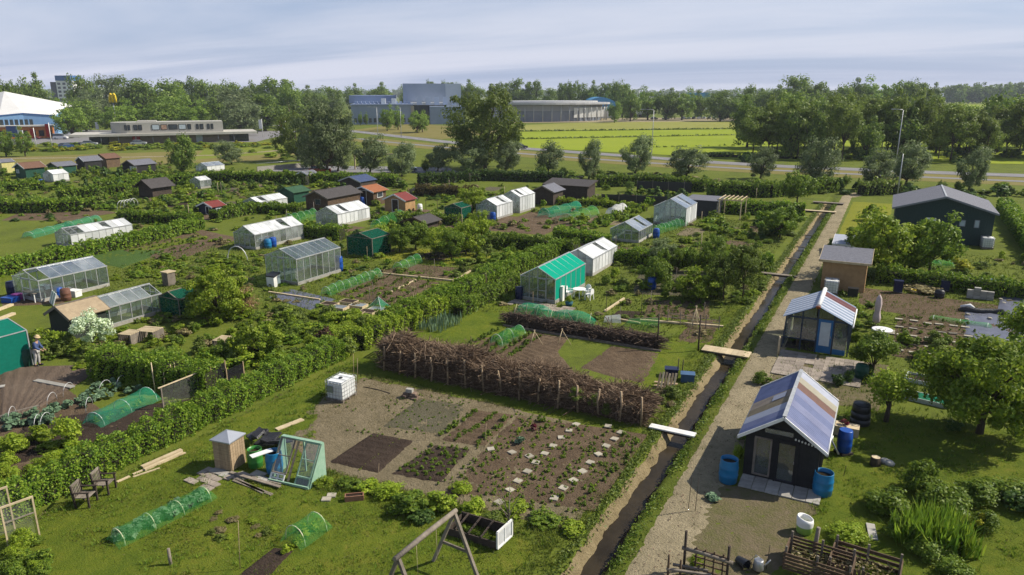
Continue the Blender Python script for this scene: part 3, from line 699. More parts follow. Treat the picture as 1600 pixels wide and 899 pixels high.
# ---------------- lawns, beds and bare ground of the plots
patch('lawn', [(-26.3, 8), (-9.2, 10), (-9.0, 19.6), (-26.2, 20.2)], M_LAWN, 0.03, 0.025, 0.22, edge=0.5)
patch('lawn', [(-26.3, 20.2), (-19.6, 20.2), (-24.3, 25.0), (-26.3, 29.6)], M_LAWN, 0.03, 0.025, 0.25, edge=0.4)
patch('lawn', [(-26.4, 28.9), (-8.6, 28.9), (-8.6, 31.0), (-26.4, 31.0)], M_LAWN, 0.03, 0.025, 0.25, edge=0.4)
patch('lawn', [(-11.6, 31.5), (-8.5, 31.5), (-8.5, 52), (-11.0, 45)], M_LAWN, 0.03, 0.025, 0.25, edge=0.4)
patch('lawn', [(-26.0, 31.4), (-21.0, 31.4), (-21.0, 45), (-26.0, 50)], M_LAWN, 0.03, 0.025, 0.25, edge=0.4)
patch('lawn', [(-1.4, 21), (16, 21), (18, 38), (-0.6, 37)], M_LAWN, 0.03, 0.03, 0.25, edge=0.6)
patch('lawn', [(-4.4, 76), (0.8, 76), (0.8, 113), (-4.4, 113)], groundmat('lawn_bright', [(0.13, 0.15, 0.014), (0.18, 0.19, 0.018), (0.23, 0.21, 0.03)], 0.3, 2.0, 0.6, fine=16), 0.03, 0.02, 0.4, edge=0.4)
patch('lawn', [(11.0, 80), (13.4, 80), (13.4, 112), (11.0, 112)], M_LAWN, 0.03, 0.02, 0.4)
# near plot
PQ('bare_ground', [(508, 742), (432, 692), (540, 616), (640, 650)], M_SAND, h=.04, amp=.025, step=.16, edge=.5)
patch('bare_ground', [(-24.4, 23.3), (-14.6, 22.9), (-14.4, 29.0), (-24.2, 28.6)], M_SAND, 0.035, 0.025, 0.16, edge=0.55)
patch('bare_ground', [(-19.9, 19.7), (-8.4, 20.6), (-8.5, 28.9), (-19.0, 28.7)], M_SAND, 0.05, 0.02, 0.16, edge=0.45)
PQ('soil_bed', [(513, 724), (583, 678), (648, 690), (592, 742)], M_SOILDARK, h=0.05, amp=0.02, step=0.1, z=0.045, edge=0.15, furrow=(0.42, 'v', 0.03), wob=0.3)
PQ('soil_bed', [(607, 744), (680, 696), (736, 703), (690, 757)], M_SOILDARK, h=0.04, amp=0.02, step=0.1, z=0.045, edge=0.15, wob=0.3)
PQ('soil_bed', [(596, 668), (655, 624), (738, 634), (688, 682)], groundmat('soil_mossy', [(0.075, 0.07, 0.045), (0.105, 0.095, 0.06), (0.13, 0.115, 0.085)], 0.6, 3, 0.8), h=0.03, amp=0.02, step=0.12, z=0.04, edge=0.2)
PQ('soil_bed', [(688, 690), (745, 642), (805, 650), (758, 700)], M_SOIL, h=0.03, amp=0.02, step=0.1, z=0.045, edge=0.15, furrow=(0.55, 'v', 0.07))
PQ('soil_bed', [(690, 775), (805, 650), (1012, 680), (930, 800)], M_SOIL, h=0.03, amp=0.025, step=0.13, z=0.045, edge=0.3)
PQ('soil_bed', [(365, 905), (428, 856), (462, 860), (405, 920)], M_SOILDARK, h=0.05, amp=0.02, step=0.1, z=0.02, edge=0.15)
# left plot (behind the long hedge)
patch('bare_ground', [(-52, 10), (-27.7, 10), (-27.7, 18.5), (-48, 22)], M_SOIL, 0.035, 0.03, 0.2, edge=0.4)
PQ('soil_bed', [(0, 660), (0, 575), (170, 570), (60, 640)], groundmat('soil_warm', [(0.085, 0.06, 0.045), (0.135, 0.10, 0.075), (0.18, 0.14, 0.105)], 0.5, 3, 0.9), h=0.03, amp=0.02, step=0.14, z=0.04, furrow=(0.7, 'u', 0.03))
PQ('soil_bed', [(0, 730), (40, 660), (330, 620), (200, 700)], M_SOILDARK, h=0.03, amp=0.03, step=0.14, z=0.045)
# plot with the green greenhouse, behind the brush wall
PQ('soil_bed', [(716, 530), (850, 520), (905, 590), (770, 560)], M_SOIL, h=0.03, amp=0.02, step=0.15)
PQ('soil_bed', [(905, 575), (955, 540), (1035, 552), (1010, 605)], M_SOIL, h=0.04, amp=0.025, step=0.12)
PQ('soil_bed', [(790, 555), (830, 520), (890, 528), (850, 580)], M_SOIL, h=0.03, amp=0.02, step=0.14, furrow=(0.6, 'v', 0.05))
PQ('soil_bed', [(945, 500), (965, 485), (1015, 487), (1000, 505)], M_SOILDARK, h=0.05, amp=0.02, step=0.14)
PQ('soil_bed', [(1050, 535), (1075, 500), (1130, 500), (1115, 540)], M_SOIL, h=0.04, amp=0.02, step=0.14)
PQ('soil_bed', [(1000, 500), (1015, 468), (1110, 470), (1110, 500)], M_SOIL, h=0.03, amp=0.02, step=0.16)
PQ('soil_bed', [(985, 460), (1000, 420), (1130, 425), (1120, 465)], groundmat('soil_mossy', []), h=0.03, amp=0.02, step=0.2)
# plots left of the second hedge
PQ('soil_bed', [(580, 425), (640, 412), (740, 420), (690, 440)], M_SOIL, h=0.04, amp=0.02, step=0.2)
PQ('soil_bed', [(500, 455), (580, 425), (690, 442), (610, 480)], M_SOIL, h=0.03, amp=0.03, step=0.2, furrow=(0.8, 'v', 0.05))
PQ('ground_sheet', [(420, 465), (455, 452), (525, 468), (485, 485)], M_TARP, h=0.02, amp=0.02, step=0.2, z=0.02)
PQ('soil_bed', [(170, 390), (260, 372), (340, 385), (270, 410)], M_SOIL, h=0.03, amp=0.02, step=0.25)
PQ('soil_bed', [(270, 372), (310, 358), (375, 372), (340, 388)], M_SOIL, h=0.03, amp=0.02, step=0.25)
PQ('soil_bed', [(690, 355), (760, 335), (900, 345), (850, 368)], M_SOIL, h=0.03, amp=0.02, step=0.25)
PQ('soil_bed', [(780, 350), (830, 330), (960, 338), (900, 360)], M_SOIL, h=0.035, amp=0.02, step=0.25)
PQ('soil_bed', [(0, 480), (10, 455), (120, 448), (100, 475)], M_SOIL, h=0.03, amp=0.02, step=0.25)
PQ('bare_ground', [(0, 345), (60, 320), (160, 325), (120, 345)], M_SOIL, h=0.03, amp=0.02, step=0.3)
PQ('lawn', [(0, 455), (0, 428), (310, 366), (330, 372)], M_LAWN, h=0.035, amp=0.02, step=0.3)
PQ('lawn', [(590, 405), (620, 385), (790, 400), (720, 415)], groundmat('lawn_bright', []), h=0.035, amp=0.02, step=0.3)
PQ('lawn', [(1130, 480), (1180, 430), (1205, 430), (1170, 490)], M_LAWN, h=0.035, amp=0.02, step=0.3)
PQ('crop_patch', [(130, 405), (165, 390), (262, 392), (190, 420)], groundmat('young_crop', [(0.045, 0.08, 0.02), (0.06, 0.11, 0.025), (0.09, 0.14, 0.035)], 0.5, 3, 0.9), h=0.05, amp=0.03, step=0.25)
# right-hand plots
patch('bare_ground', [(-4.9, 17.5), (-2.4, 17.5), (-.4, 26.8), (-4.9, 26.8)], groundmat('soil_worn', [(0.085, 0.10, 0.022), (0.12, 0.115, 0.045), (0.17, 0.135, 0.085), (0.25, 0.205, 0.14)], 0.6, 2.8, 0.9), 0.03, 0.02, 0.18, edge=0.5, z=-.012)
patch('bare_ground', [(-4.6, 36.5), (1.0, 36.5), (1.4, 44), (-4.6, 44)], groundmat('soil_worn', []), 0.025, 0.02, 0.25, edge=0.5)
patch('bare_ground', [(-1.0, 55.5), (9.5, 54.5), (9.5, 61), (-1.2, 62)], M_SOIL, 0.03, 0.02, 0.25, edge=0.4)
patch('soil_bed', [(1.2, 45.5), (5.8, 45.5), (6.4, 56), (1.6, 56)], M_SOIL, 0.035, 0.03, 0.2, edge=0.3)
patch('soil_bed', [(6.6, 54.2), (9.8, 53.2), (10.2, 56.5), (7.0, 57)], M_SOIL, 0.05, 0.03, 0.2, edge=0.3)
PQ('ground_sheet', [(1506, 532), (1505, 487), (1700, 492), (1760, 540)], M_TARP, h=0.05, amp=0.04, step=0.25, z=0.02, edge=0.25)
PQ('ground_sheet', [(1558, 490), (1562, 465), (1700, 470), (1740, 500)], M_TARP, h=0.05, amp=0.04, step=0.25, z=0.06, edge=0.25)

# ================================================================== BUILDERS
FOOT = []
def greenhouse(label, x0, x1, y0, y1, eave, ridge, roof=GL_DIRTY, wall=GL_CLEAR, front=None, back=None, step=0.75, frame=M_ALU, right=None, left=None,
               vents=(), bare_roof=(), base=0.25, group=None, basem=None, roofl=None, nfront=4, door=True):
    """glazed span house, ridge along Y; every pane is a piece of its own"""
    W, L = x1 - x0, y1 - y0; FOOT.append((x0, x1, y0, y1))
    t = thing('greenhouse', label, 'greenhouse', (x0, y0, 0), 0, group)
    front = front or wall; back = back or wall; right = right or wall; left = left or wall; roofl = roofl or roof
    n = max(3, round(L / step)); dy = L / n; fr = MB(); w = 0.045
    xm = W / 2; sl = math.hypot(xm, ridge - eave); ang = math.atan2(ridge - eave, xm)
    for k in range(n + 1):
        y = k * dy
        for x in (0, W): fr.bar((x, y, 0), (x, y, eave), w)
        fr.bar((0, y, eave), (xm, y, ridge + 0.02), w); fr.bar((W, y, eave), (xm, y, ridge + 0.02), w)
    for x in (0, W):
        fr.bar((x, -0.05, eave), (x, L + 0.05, eave), 0.09, 0.08); fr.bar((x, 0, base), (x, L, base), w)
    fr.bar((xm, -0.05, ridge + 0.03), (xm, L + 0.05, ridge + 0.03), 0.11, 0.08)
    top = lambda x: eave + (ridge - eave) * (1 - abs(x - xm) / xm)
    m = nfront
    for y in (0, L):
        fr.bar((0, y, eave), (W, y, eave), w); fr.bar((0, y, base), (W, y, base), w)
        for k in range(1, m): fr.bar((W * k / m, y, 0), (W * k / m, y, top(W * k / m)), w)
    fr.build('frame', frame, t)
    bs = MB()
    for (a, b, c, d) in ((-0.03, W + 0.03, -0.03, 0.02), (-0.03, W + 0.03, L - 0.02, L + 0.03), (-0.03, 0.02, 0.02, L - 0.02), (W - 0.02, W + 0.03, 0.02, L - 0.02)):
        bs.box(a, b, c, d, 0, base)
    bs.build('base_wall', basem or M_CONC, t)
    g = 0.008
    mr = MB().box(0.01, sl - 0.03, 0.02, dy - 0.02, 0, g)
    for side, mm in ((1, roof), (0, roofl)):
        me = mr.mesh('roof_pane', mm)
        for k in range(n):
            if (side, k) in bare_roof: continue
            lift = 0.35 if (side, k) in vents else 0.0
            if side: o = link('roof_pane', me, t, (W, (k + 1) * dy, eave + 0.03), (0, 0, math.pi))
            else: o = link('roof_pane', me, t, (0, k * dy, eave + 0.03))
            o.rotation_euler = (0, -ang + lift, math.pi if side else 0)
            if lift:
                o.name = 'roof_vent'
                o.location.x += (-1 if side else 1) * 0.0
    ms = MB().box(-g / 2, g / 2, 0.02, dy - 0.02, base + 0.02, eave - 0.03)
    mr_, ml_ = ms.mesh('wall_pane', right), ms.mesh('wall_pane', left)
    for k in range(n):
        link('wall_pane', ml_, t, (0, k * dy, 0)); link('wall_pane', mr_, t, (W, k * dy, 0))
    for y, mm in ((0, front), (L, back)):
        for k in range(m):
            a, b = W * k / m + 0.025, W * (k + 1) / m - 0.025
            low = MB().box(a, b, y - g / 2, y + g / 2, base + 0.02, eave - 0.02)
            if door and y == 0 and k == m // 2:
                d = thing_part(t, 'door', MB().bar((a, y - 0.03, 0.05), (a, y - 0.03, eave - 0.03), 0.06).bar((b, y - 0.03, 0.05), (b, y - 0.03, eave - 0.03), 0.06).bar((a, y - 0.03, eave - 0.05), (b, y - 0.03, eave - 0.05), 0.06).bar((a, y - 0.03, 0.08), (b, y - 0.03, 0.08), 0.07).bar((a, y - 0.03, 0.9), (b, y - 0.03, 0.9), 0.05), frame)
                low.build('pane', mm, d)
            else: low.build('wall_pane', mm, t)
            pts = [(a, y, eave + 0.03), (b, y, eave + 0.03), (b, y, max(top(b) - 0.03, eave + 0.05))]
            if a < xm < b: pts.append((xm, y, ridge - 0.03))
            pts.append((a, y, max(top(a) - 0.03, eave + 0.05)))
            MB().prism(pts, (0, g, 0)).build('gable_pane', mm, t)
    return t
def thing_part(parent, name, mb, m): return mb.build(name, m, parent)
def shed(label, x0, x1, y0, y1, eave, ridge, wall, roof, over=0.22, trim=None, group=None, door=None, windows=(), boards=0.0, pent=False, name='garden_shed', cat='shed', fascia=True, vertical=True, ridge_cap=None, along='y', shingle=0.0):
    """timber shed; ridge along Y (or X), or a mono-pitch roof that rises to the front; windows / door: (side, u0, u1, z0, z1, pane material)"""
    FOOT.append((x0, x1, y0, y1))
    if along == 'x': W, L = y1 - y0, x1 - x0
    else: W, L = x1 - x0, y1 - y0
    t = thing(name, label, cat, (x0, y0, 0) if along == 'y' else (x1, y0, 0), 0 if along == 'y' else math.pi / 2, group)
    xm = W / 2; th = 0.07
    mb = MB()
    if pent: mb.prism([(0, 0, 0), (0, L, 0), (0, L, ridge), (0, 0, eave)], (W, 0, 0))
    else: mb.prism([(0, 0, 0), (W, 0, 0), (W, 0, eave), (xm, 0, ridge), (0, 0, eave)], (0, L, 0))
    mb.build('wall', wall, t)
    if boards:
        cl = MB(); k = 0
        z = 0.0
        if vertical:
            nb = int(W / boards)
            for j in range(nb):
                a, b = j * W / nb + 0.006, (j + 1) * W / nb - 0.006; c = (a + b) / 2
                zt = eave if pent else eave + (ridge - eave) * (1 - abs(c - xm) / xm) - 0.03
                cl.box(a, b, -0.018, -0.001, 0.02, zt)
            nb = int(L / boards)
            for j in range(nb):
                a, b = j * L / nb + 0.006, (j + 1) * L / nb - 0.006
                zt = (eave + (ridge - eave) * ((a + b) / 2 / L) - 0.02) if pent else eave - 0.02
                cl.box(W + 0.001, W + 0.018, a, b, 0.02, zt); cl.box(-0.018, -0.001, a, b, 0.02, zt)
        else:
            while z < eave - 0.02:
                zt = min(z + boards, eave)
                cl.add([(0, -0.022, z), (W, -0.022, z), (W, -0.004, zt), (0, -0.004, zt), (0, -0.001, z), (W, -0.001, z)], [(0, 1, 2, 3), (4, 5, 1, 0)])
                cl.add([(W + 0.022, 0, z), (W + 0.022, L, z), (W + 0.004, L, zt), (W + 0.004, 0, zt), (W + 0.001, 0, z), (W + 0.001, L, z)], [(0, 1, 2, 3), (4, 5, 1, 0)])
                cl.add([(-0.022, L, z), (-0.022, 0, z), (-0.004, 0, zt), (-0.004, L, zt), (-0.001, L, z), (-0.001, 0, z)], [(0, 1, 2, 3), (4, 5, 1, 0)])
                z += boards
        tag(cl.build('cladding', wall, t), kind='stuff')
    trim = trim or M_WHITE
    if pent:
        a = math.atan2(ridge - eave, L); e = Vector((0, math.cos(a), math.sin(a))); nn = Vector((0, -math.sin(a), math.cos(a)))
        c = Vector((W / 2, L / 2, (eave + ridge) / 2)) + nn * (th / 2 + 0.01)
        MB().obox(c, (W / 2 + over, 0, 0), e * (L / 2 / math.cos(a) + over), nn * th / 2).build('roof', roof, t)
        if fascia:
            f = MB()
            for sx in (-1, 1): f.obox(c + Vector((sx * (W / 2 + over + 0.017), 0, -0.03)), (0.014, 0, 0), e * (L / 2 / math.cos(a) + over), nn * 0.09)
            f.obox(c - e * (L / 2 / math.cos(a) + over + 0.016) + nn * -0.03, (W / 2 + over, 0, 0), e * 0.013, nn * 0.09)
            f.build('fascia', trim, t)
    else:
        a = math.atan2(ridge - eave, xm); sl = xm / math.cos(a)
        for sx in (-1, 1):
            e = Vector((sx * math.cos(a), 0, -math.sin(a))); nn = Vector((sx * math.sin(a), 0, math.cos(a)))
            c = Vector((xm, L / 2, ridge)) + e * (sl + over) / 2 + nn * (th / 2 + 0.012)
            MB().obox(c, e * (sl + over) / 2, (0, L / 2 + over, 0), nn * th / 2).build('roof_slope', roof, t)
            if fascia:
                for yy in (-1, 1): MB().obox(c + Vector((0, yy * (L / 2 + over + 0.017), 0)) - nn * 0.04, e * (sl + over) / 2, (0, 0.014, 0), nn * 0.09).build('barge_board', trim, t)
        MB().bar((xm, -over, ridge + th + 0.01), (xm, L + over, ridge + th + 0.01), 0.16, 0.05).build('ridge_cap', ridge_cap or roof, t)
    for kind, lst in (('window', windows), ('door', (door,) if door else ())):
        for (side, u0, u1, z0, z1, pm) in lst:
            fm, gm = MB(), MB(); d = 0.035
            def pt(u, z, o): return {'f': (u, -o, z), 'r': (W + o, u, z), 'l': (-o, u, z), 'b': (u, L + o, z)}[side]
            for p, q in (((u0, z0), (u1, z0)), ((u0, z1), (u1, z1)), ((u0, z0), (u0, z1)), ((u1, z0), (u1, z1))):
                fm.bar(pt(*p, d), pt(*q, d), 0.06)
            gm.add([pt(u0, z0, d - 0.008), pt(u1, z0, d - 0.008), pt(u1, z1, d - 0.008), pt(u0, z1, d - 0.008)], [(0, 1, 2, 3)])
            o = fm.build(kind, trim, t)
            gm.build('pane' if kind == 'window' else 'door_leaf', pm, o)
            if kind == 'door': MB().bar(pt(u0 + (u1 - u0) * 0.85, (z0 + z1) / 2, d + 0.03), pt(u0 + (u1 - u0) * 0.85, (z0 + z1) / 2 + 0.12, d + 0.03), 0.03).build('handle', M_STEEL, o)
    return t
def barrel(label, X, Y, m, h=0.95, r=0.30, group=None, lid=True, z=0.0, name='rain_barrel', cat='barrel', water=False):
    t = thing(name, label, cat, (X, Y, z), rnd.random(), group)
    p = [(r * 0.86, 0), (r * 0.93, 0.03), (r, h * 0.3), (r * 1.03, h * 0.33), (r * 1.0, h * 0.36), (r, h * 0.62), (r * 1.03, h * 0.65), (r, h * 0.68), (r * 0.93, h * 0.97), (r * 0.86, h)]
    if water:
        p = p[:-1] + [(r * 0.93, h), (r * 0.88, h), (r * 0.86, h * 0.8)]
        MB().lathe(p, 22, capt=False).build('body', m, t)
        MB().lathe([(r * 0.87, h * 0.82), (0.01, h * 0.82)], 22, capb=False).build('water', M_WATER, t)
    else:
        MB().lathe(p, 22).build('body', m, t)
        if lid: MB().lathe([(r * 0.80, h + 0.001), (r * 0.80, h + 0.03), (r * 0.3, h + 0.035)], 18).build('lid', m, t)
    return t
def ibc(label, X, Y, rz, group=None, plate=True):
    """intermediate bulk container: pallet, plastic bottle, cage bars"""
    t = thing('water_tank', label, 'water tank', (X, Y, 0), rz, group)
    w, d = 0.5, 0.6
    b = MB().lathe([(0.96, 0), (1.0, 0.06), (1.0, 0.86), (0.95, 0.93)], 4)
    s = []
    for x, y, z in b.v:
        a = math.atan2(y, x) ; rr = math.hypot(x, y)
        s.append((math.copysign(rr, math.cos(a + math.pi / 4)) * (w - 0.05), math.copysign(rr, math.sin(a + math.pi / 4)) * (d - 0.05), z + 0.16))
    b.v = s; b.sm = [False] * len(b.f)
    bt = b.build('bottle', M_IBC, t)
    MB().lathe([(0.1, 1.08), (0.1, 1.13), (0.08, 1.14)], 12).build('cap', M_BLKPL, bt)
    pl = MB()
    for y in (-0.52, 0, 0.52): pl.box(-w, w, y - 0.06, y + 0.06, 0, 0.13)
    for k in range(5): pl.box(-w + k * 0.2125, -w + k * 0.2125 + 0.15, -d, d, 0.13, 0.155)
    pl.build('pallet', M_WOODGREY, t)
    c = MB(); r = 0.011
    for k in range(6):
        x = -w + k * 2 * w / 5
        for y in (-d, d): c.tube([(x, y, 0.15), (x, y, 1.12)], r, 5)
    for k in range(1, 6):
        y = -d + k * 2 * d / 6
        for x in (-w, w): c.tube([(x, y, 0.15), (x, y, 1.12)], r, 5)
    for z in (0.2, 0.4, 0.6, 0.8, 1.0, 1.12):
        c.tube([(-w, -d, z), (w, -d, z), (w, d, z), (-w, d, z), (-w, -d, z)], r, 5)
    for y in (-0.2, 0.2): c.tube([(-w, y, 1.13), (w, y, 1.13)], r * 1.3, 5)
    c.build('cage', M_STEEL, t)
    if plate: MB().box(-0.42, -0.06, -d - 0.02, -d - 0.012, 0.5, 0.86).build('name_plate', mat('plate_grey', (0.20, 0.23, 0.18), None, 0.6), t)
    return t
def arch(mb, x, y0, y1, h, r=0.018, n=9, axis='x'):
    pts = []
    for k in range(n + 1):
        a = math.pi * k / n; u = (y0 + y1) / 2 - math.cos(a) * (y1 - y0) / 2; z = max(0.0, math.sin(a)) ** 0.8 * h
        pts.append((x, u, z) if axis == 'x' else (u, x, z))
    mb.tube(pts, r, 6); return pts
def tunnel(label, P0, P1, width, h, nh, net=N_PALE, hoop=M_HOOP, plants='lettuce', group=None, ends=True, cover=None, np_=9, pl=0.45):
    """net tunnel from ground point P0 to P1: each hoop a part, the draped net another"""
    a, b = Vector((*P0, 0)), Vector((*P1, 0)); L = (b - a).length
    t = thing('net_tunnel', label, 'net tunnel', P0, math.atan2((b - a).y, (b - a).x), group)
    rings = []
    for k in range(nh):
        x = L * k / max(nh - 1, 1); mb = MB(); hh = h * (0.9 + 0.18 * rnd.random())
        arch(mb, x, -width / 2, width / 2, hh); mb.build('hoop', hoop, t)
        rings.append((x, hh))
    ns = 14; V = []; F = []; xs_ = []
    for (xa, ha), (xb, hb) in zip(rings[:-1], rings[1:]):
        for j in range(4): xs_.append((xa + (xb - xa) * j / 4, (ha + (hb - ha) * j / 4) * (1 - 0.10 * math.sin(math.pi * j / 4))))
    xs_.append(rings[-1])
    if ends:
        xs_.insert(0, (-0.25, h * 0.35)); xs_.append((L + 0.25, h * 0.35))
    for x, hh in xs_:
        for k in range(ns + 1):
            an = math.pi * k / ns
            V.append((x + rnd.gauss(0, .01), -math.cos(an) * (width / 2 + 0.02), max(0.0, math.sin(an)) ** 0.8 * (hh + 0.015) + rnd.gauss(0, 0.006)))
    for i2 in range(len(xs_) - 1):
        for k in range(ns): F.append((i2 * (ns + 1) + k, i2 * (ns + 1) + k + 1, (i2 + 1) * (ns + 1) + k + 1, (i2 + 1) * (ns + 1) + k))
    if net is not None:
        mb = MB(); mb.add(V, F, True); mb.build('net', net, t)
    if plants:
        me = BT[plants][0]; rz = t.rotation_euler.z
        for k in range(np_):
            x = L * (k + 0.5) / np_; y = rnd.uniform(-width * 0.25, width * 0.25); s = pl * rnd.uniform(0.8, 1.2)
            o = link('vegetable_plant', me, None, (P0[0] + math.cos(rz) * x - math.sin(rz) * y, P0[1] + math.sin(rz) * x + math.cos(rz) * y, 0.02), (0, 0, rnd.random() * 6), (s, s, s * 0.8))
            tag(o, 'leafy vegetable growing under one of the net tunnels', 'vegetable', 'vegetables under nets')
    return t
def board(label, P0, P1, w, th, m, z=0.0, name='plank', group=None, cat='plank'):
    a, b = Vector((*P0, z + th / 2)), Vector((*P1, z + th / 2))
    o = MB().bar(a, b, w, th).build(name, m)
    return tag(o, label, cat, group)
def stake(label, X, Y, h, m=M_WOODGREY, r=0.03, group=None, name='stake', tilt=(0, 0), cat='stake'):
    o = MB().tube([(0, 0, -0.05), (tilt[0] * 0.5, tilt[1] * 0.5, h * 0.5), (tilt[0], tilt[1], h)], [r, r * 0.95, r * 0.85], 6).build(name, m, None, (X, Y, 0))
    return tag(o, label, cat, group)
def row(kind, P0, P1, n, s, label, group, name='vegetable_plant', cat='vegetable', hs=0.8, jit=0.06, z=0.05, stuff=False):
    a, b = Vector((*P0, 0)), Vector((*P1, 0))
    for k in range(n):
        p = a + (b - a) * ((k + 0.5) / n); q = s * rnd.uniform(0.65, 1.25)
        me = BT[kind][rnd.randrange(len(BT[kind]))]
        if stuff: heap('crop_rows', me.materials[0], me, p.x + rnd.gauss(0, jit), p.y + rnd.gauss(0, jit), z, rnd.random() * 6, q, q * hs); continue
        o = link(name, me, None, (p.x + rnd.gauss(0, jit), p.y + rnd.gauss(0, jit), z), (0, 0, rnd.random() * 6), (q, q, q * hs))
        tag(o, label, cat, group)
def paving(label, name, places, hx, hy, m, th=.05, jr=.015):
    t = thing(name, label, 'paving', (0, 0, 0)); me = MB().box(-hx, hx, -hy, hy, 0, th).mesh('paving_slab', m)
    for X, Y in places: link('paving_slab', me, t, (X, Y, .02 + rnd.random() * .012), (0, 0, rnd.gauss(0, jr)))
def car(label, X, Y, rz, body, group=None, van=False):
    t = thing('parked_car', label, 'car', (X, Y, 0.03), rz, group)
    h1 = 0.95 if not van else 1.1
    p = [(-2.1, 0.32), (2.1, 0.32), (2.15, 0.6), (2.0, 0.82), (1.1, h1), (-1.7, h1), (-2.1, 0.85)]
    mb = MB().prism([(x, -0.86, z) for x, z in p], (0, 1.72, 0)); mb.build('body', body, t)
    top = 1.45 if not van else 1.9
    q = [(1.1, h1), (0.45, top - 0.03), (-1.2 if not van else -1.95, top), (-1.8 if not van else -2.05, h1)]
    cb = MB()
    n = len(q); V = [(x, -0.8 if z < 1.2 else -0.66, z) for x, z in q] + [(x, 0.8 if z < 1.2 else 0.66, z) for x, z in q]
    cb.add(V, [tuple(reversed(range(n))), tuple(range(n, 2 * n))] + [(i, (i + 1) % n, n + (i + 1) % n, n + i) for i in range(n)])
    cb.build('windows', GL_WIN, t)
    MB().box(-1.25 if not van else -1.95, 0.42, -0.665, 0.665, top - 0.035, top + 0.02).build('roof', body, t)
    wm = MB().tube([(0, -0.1, 0), (0, 0.1, 0)], 0.32, 14).mesh('wheel', M_BLKPL); rm = MB().tube([(0, -0.105, 0), (0, 0.105, 0)], 0.19, 10).mesh('rim', M_STEEL)
    for x in (-1.35, 1.35):
        for y in (-0.78, 0.78):
            wv = link('wheel', wm, t, (x, y, 0.32)); link('rim', rm, wv)
    hl = MB().box(2.03, 2.12, -0.14, 0.14, 0.6, 0.74).mesh('headlight', M_WHITE)
    for y in (-0.62, 0.62): link('headlight', hl, t, (0.02, y, 0))
    return t
def lamp_post(label, X, Y, h, rz=0.0, arm=1.6, group='street lamps', double=False):
    t = thing('street_lamp', label, 'street lamp', (X, Y, 0), rz, group)
    MB().tube([(0, 0, 0), (0, 0, h * 0.5), (0, 0, h - 0.05)], [0.11, 0.09, 0.06], 8).build('pole', M_ALU, t)
    if arm:
        MB().tube([(0, 0, h - 0.1), (-0.15, 0, h + 0.05), (-arm, 0, h + 0.15)], 0.05, 6).build('arm', M_ALU, t)
        MB().obox((-arm - 0.25, 0, h + 0.14), (0.4, 0, 0), (0, 0.14, 0), (0, 0, 0.07)).build('lamp_head', M_ALU, t)
    return t

# ================================================================== NEAR GARDEN, LEFT OF THE DITCH
ibc('white caged water tank standing alone on bare soil beside the grass', -23.35, 25.85, R(4))
# --- wall of stacked brushwood held by stakes
def twigs(name, parent, n, x0, x1, y0, y1, htop, m, r=(0.008, 0.02), ln=(0.5, 1.5), wild=0.35, z0=0.02):
    c = np.stack([rng.uniform(x0, x1, n), rng.uniform(y0, y1, n), np.zeros(n)], 1)
    yy = (c[:, 1] - y0) / (y1 - y0) * 2 - 1
    ht = htop(c[:, 0]) * (1 - 0.28 * np.abs(yy) ** 2.5)
    u = rng.random(n); shell = u < 0.5
    c[:, 2] = z0 + ht * np.where(shell, 0.85 + 0.2 * rng.random(n), rng.random(n))
    face = (~shell) & (rng.random(n) < 0.75); c[:, 1] = np.where(face, np.where(rng.random(n) < 0.75, y0, y1) + rng.normal(size=n) * 0.05, c[:, 1])
    d = unit(n); d[:, 0] *= 1.5; d[:, 1] *= wild * 1.6; d[:, 2] *= wild; d /= np.linalg.norm(d, axis=1, keepdims=True)
    L = rng.uniform(*ln, n); rad = rng.uniform(*r, n)
    a = c - d * (L / 2)[:, None]; b = c + d * (L / 2)[:, None]; mid = c + unit(n) * (L * 0.09)[:, None]
    for p in (a, b, mid): p[:, 2] = np.maximum(p[:, 2], 0.02)
    s1 = np.cross(d, unit(n)); s1 /= np.linalg.norm(s1, axis=1, keepdims=True); s2 = np.cross(d, s1)
    rings = []
    for p, k in ((a, 1.0), (mid, 0.8), (b, 0.4)):
        for t in range(3):
            th = 2 * math.pi * t / 3
            rings.append(p + (s1 * math.cos(th) + s2 * math.sin(th)) * (rad * k)[:, None])
    V = np.stack(rings, 1).reshape(-1, 3); base = np.arange(n)[:, None] * 9
    F = np.concatenate([base + np.array([s * 3 + t, s * 3 + (t + 1) % 3, (s + 1) * 3 + (t + 1) % 3, (s + 1) * 3 + t]) for s in range(2) for t in range(3)])
    return tag(link(name, np_mesh(name, V, F, m), parent), kind='stuff')
bw = thing('brushwood_wall', 'long wall of stacked brown brushwood behind a row of stakes', 'brushwood wall', (0, 0, 0))
htop = lambda x: 1.28 + 0.22 * np.sin((x + 24) * 0.28 + 0.9) + 0.14 * np.sin(x * 1.3 + 1) + 0.10 * np.sin(x * 2.9) + 0.06 * np.sin(x * 6.7) - 0.3 * np.clip((x + 10.2) / 1.4, 0, 1)
twigs('twigs', bw, 17000, -24.0, -8.9, 30.05, 31.75, htop, L_TWIG)
twigs('top_twigs', bw, 2600, -24.0, -8.7, 30.2, 31.7, lambda x: htop(x) * 1.06, L_TWIG, (.006, .014), (.4, 1.2), 1.1, .1)
twigs('thick_branches', bw, 700, -23.9, -9.0, 30.0, 31.7, htop, M_WOODBR, (0.025, 0.05), (0.9, 2.2), 0.2)
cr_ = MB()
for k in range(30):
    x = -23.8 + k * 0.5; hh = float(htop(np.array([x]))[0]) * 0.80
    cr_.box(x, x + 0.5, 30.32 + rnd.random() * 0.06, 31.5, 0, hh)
cr_.build('packed_core', mat('brush_core', (0.028, 0.018, 0.013), (0.015, 0.010, 0.008), 0.95, 8), bw)
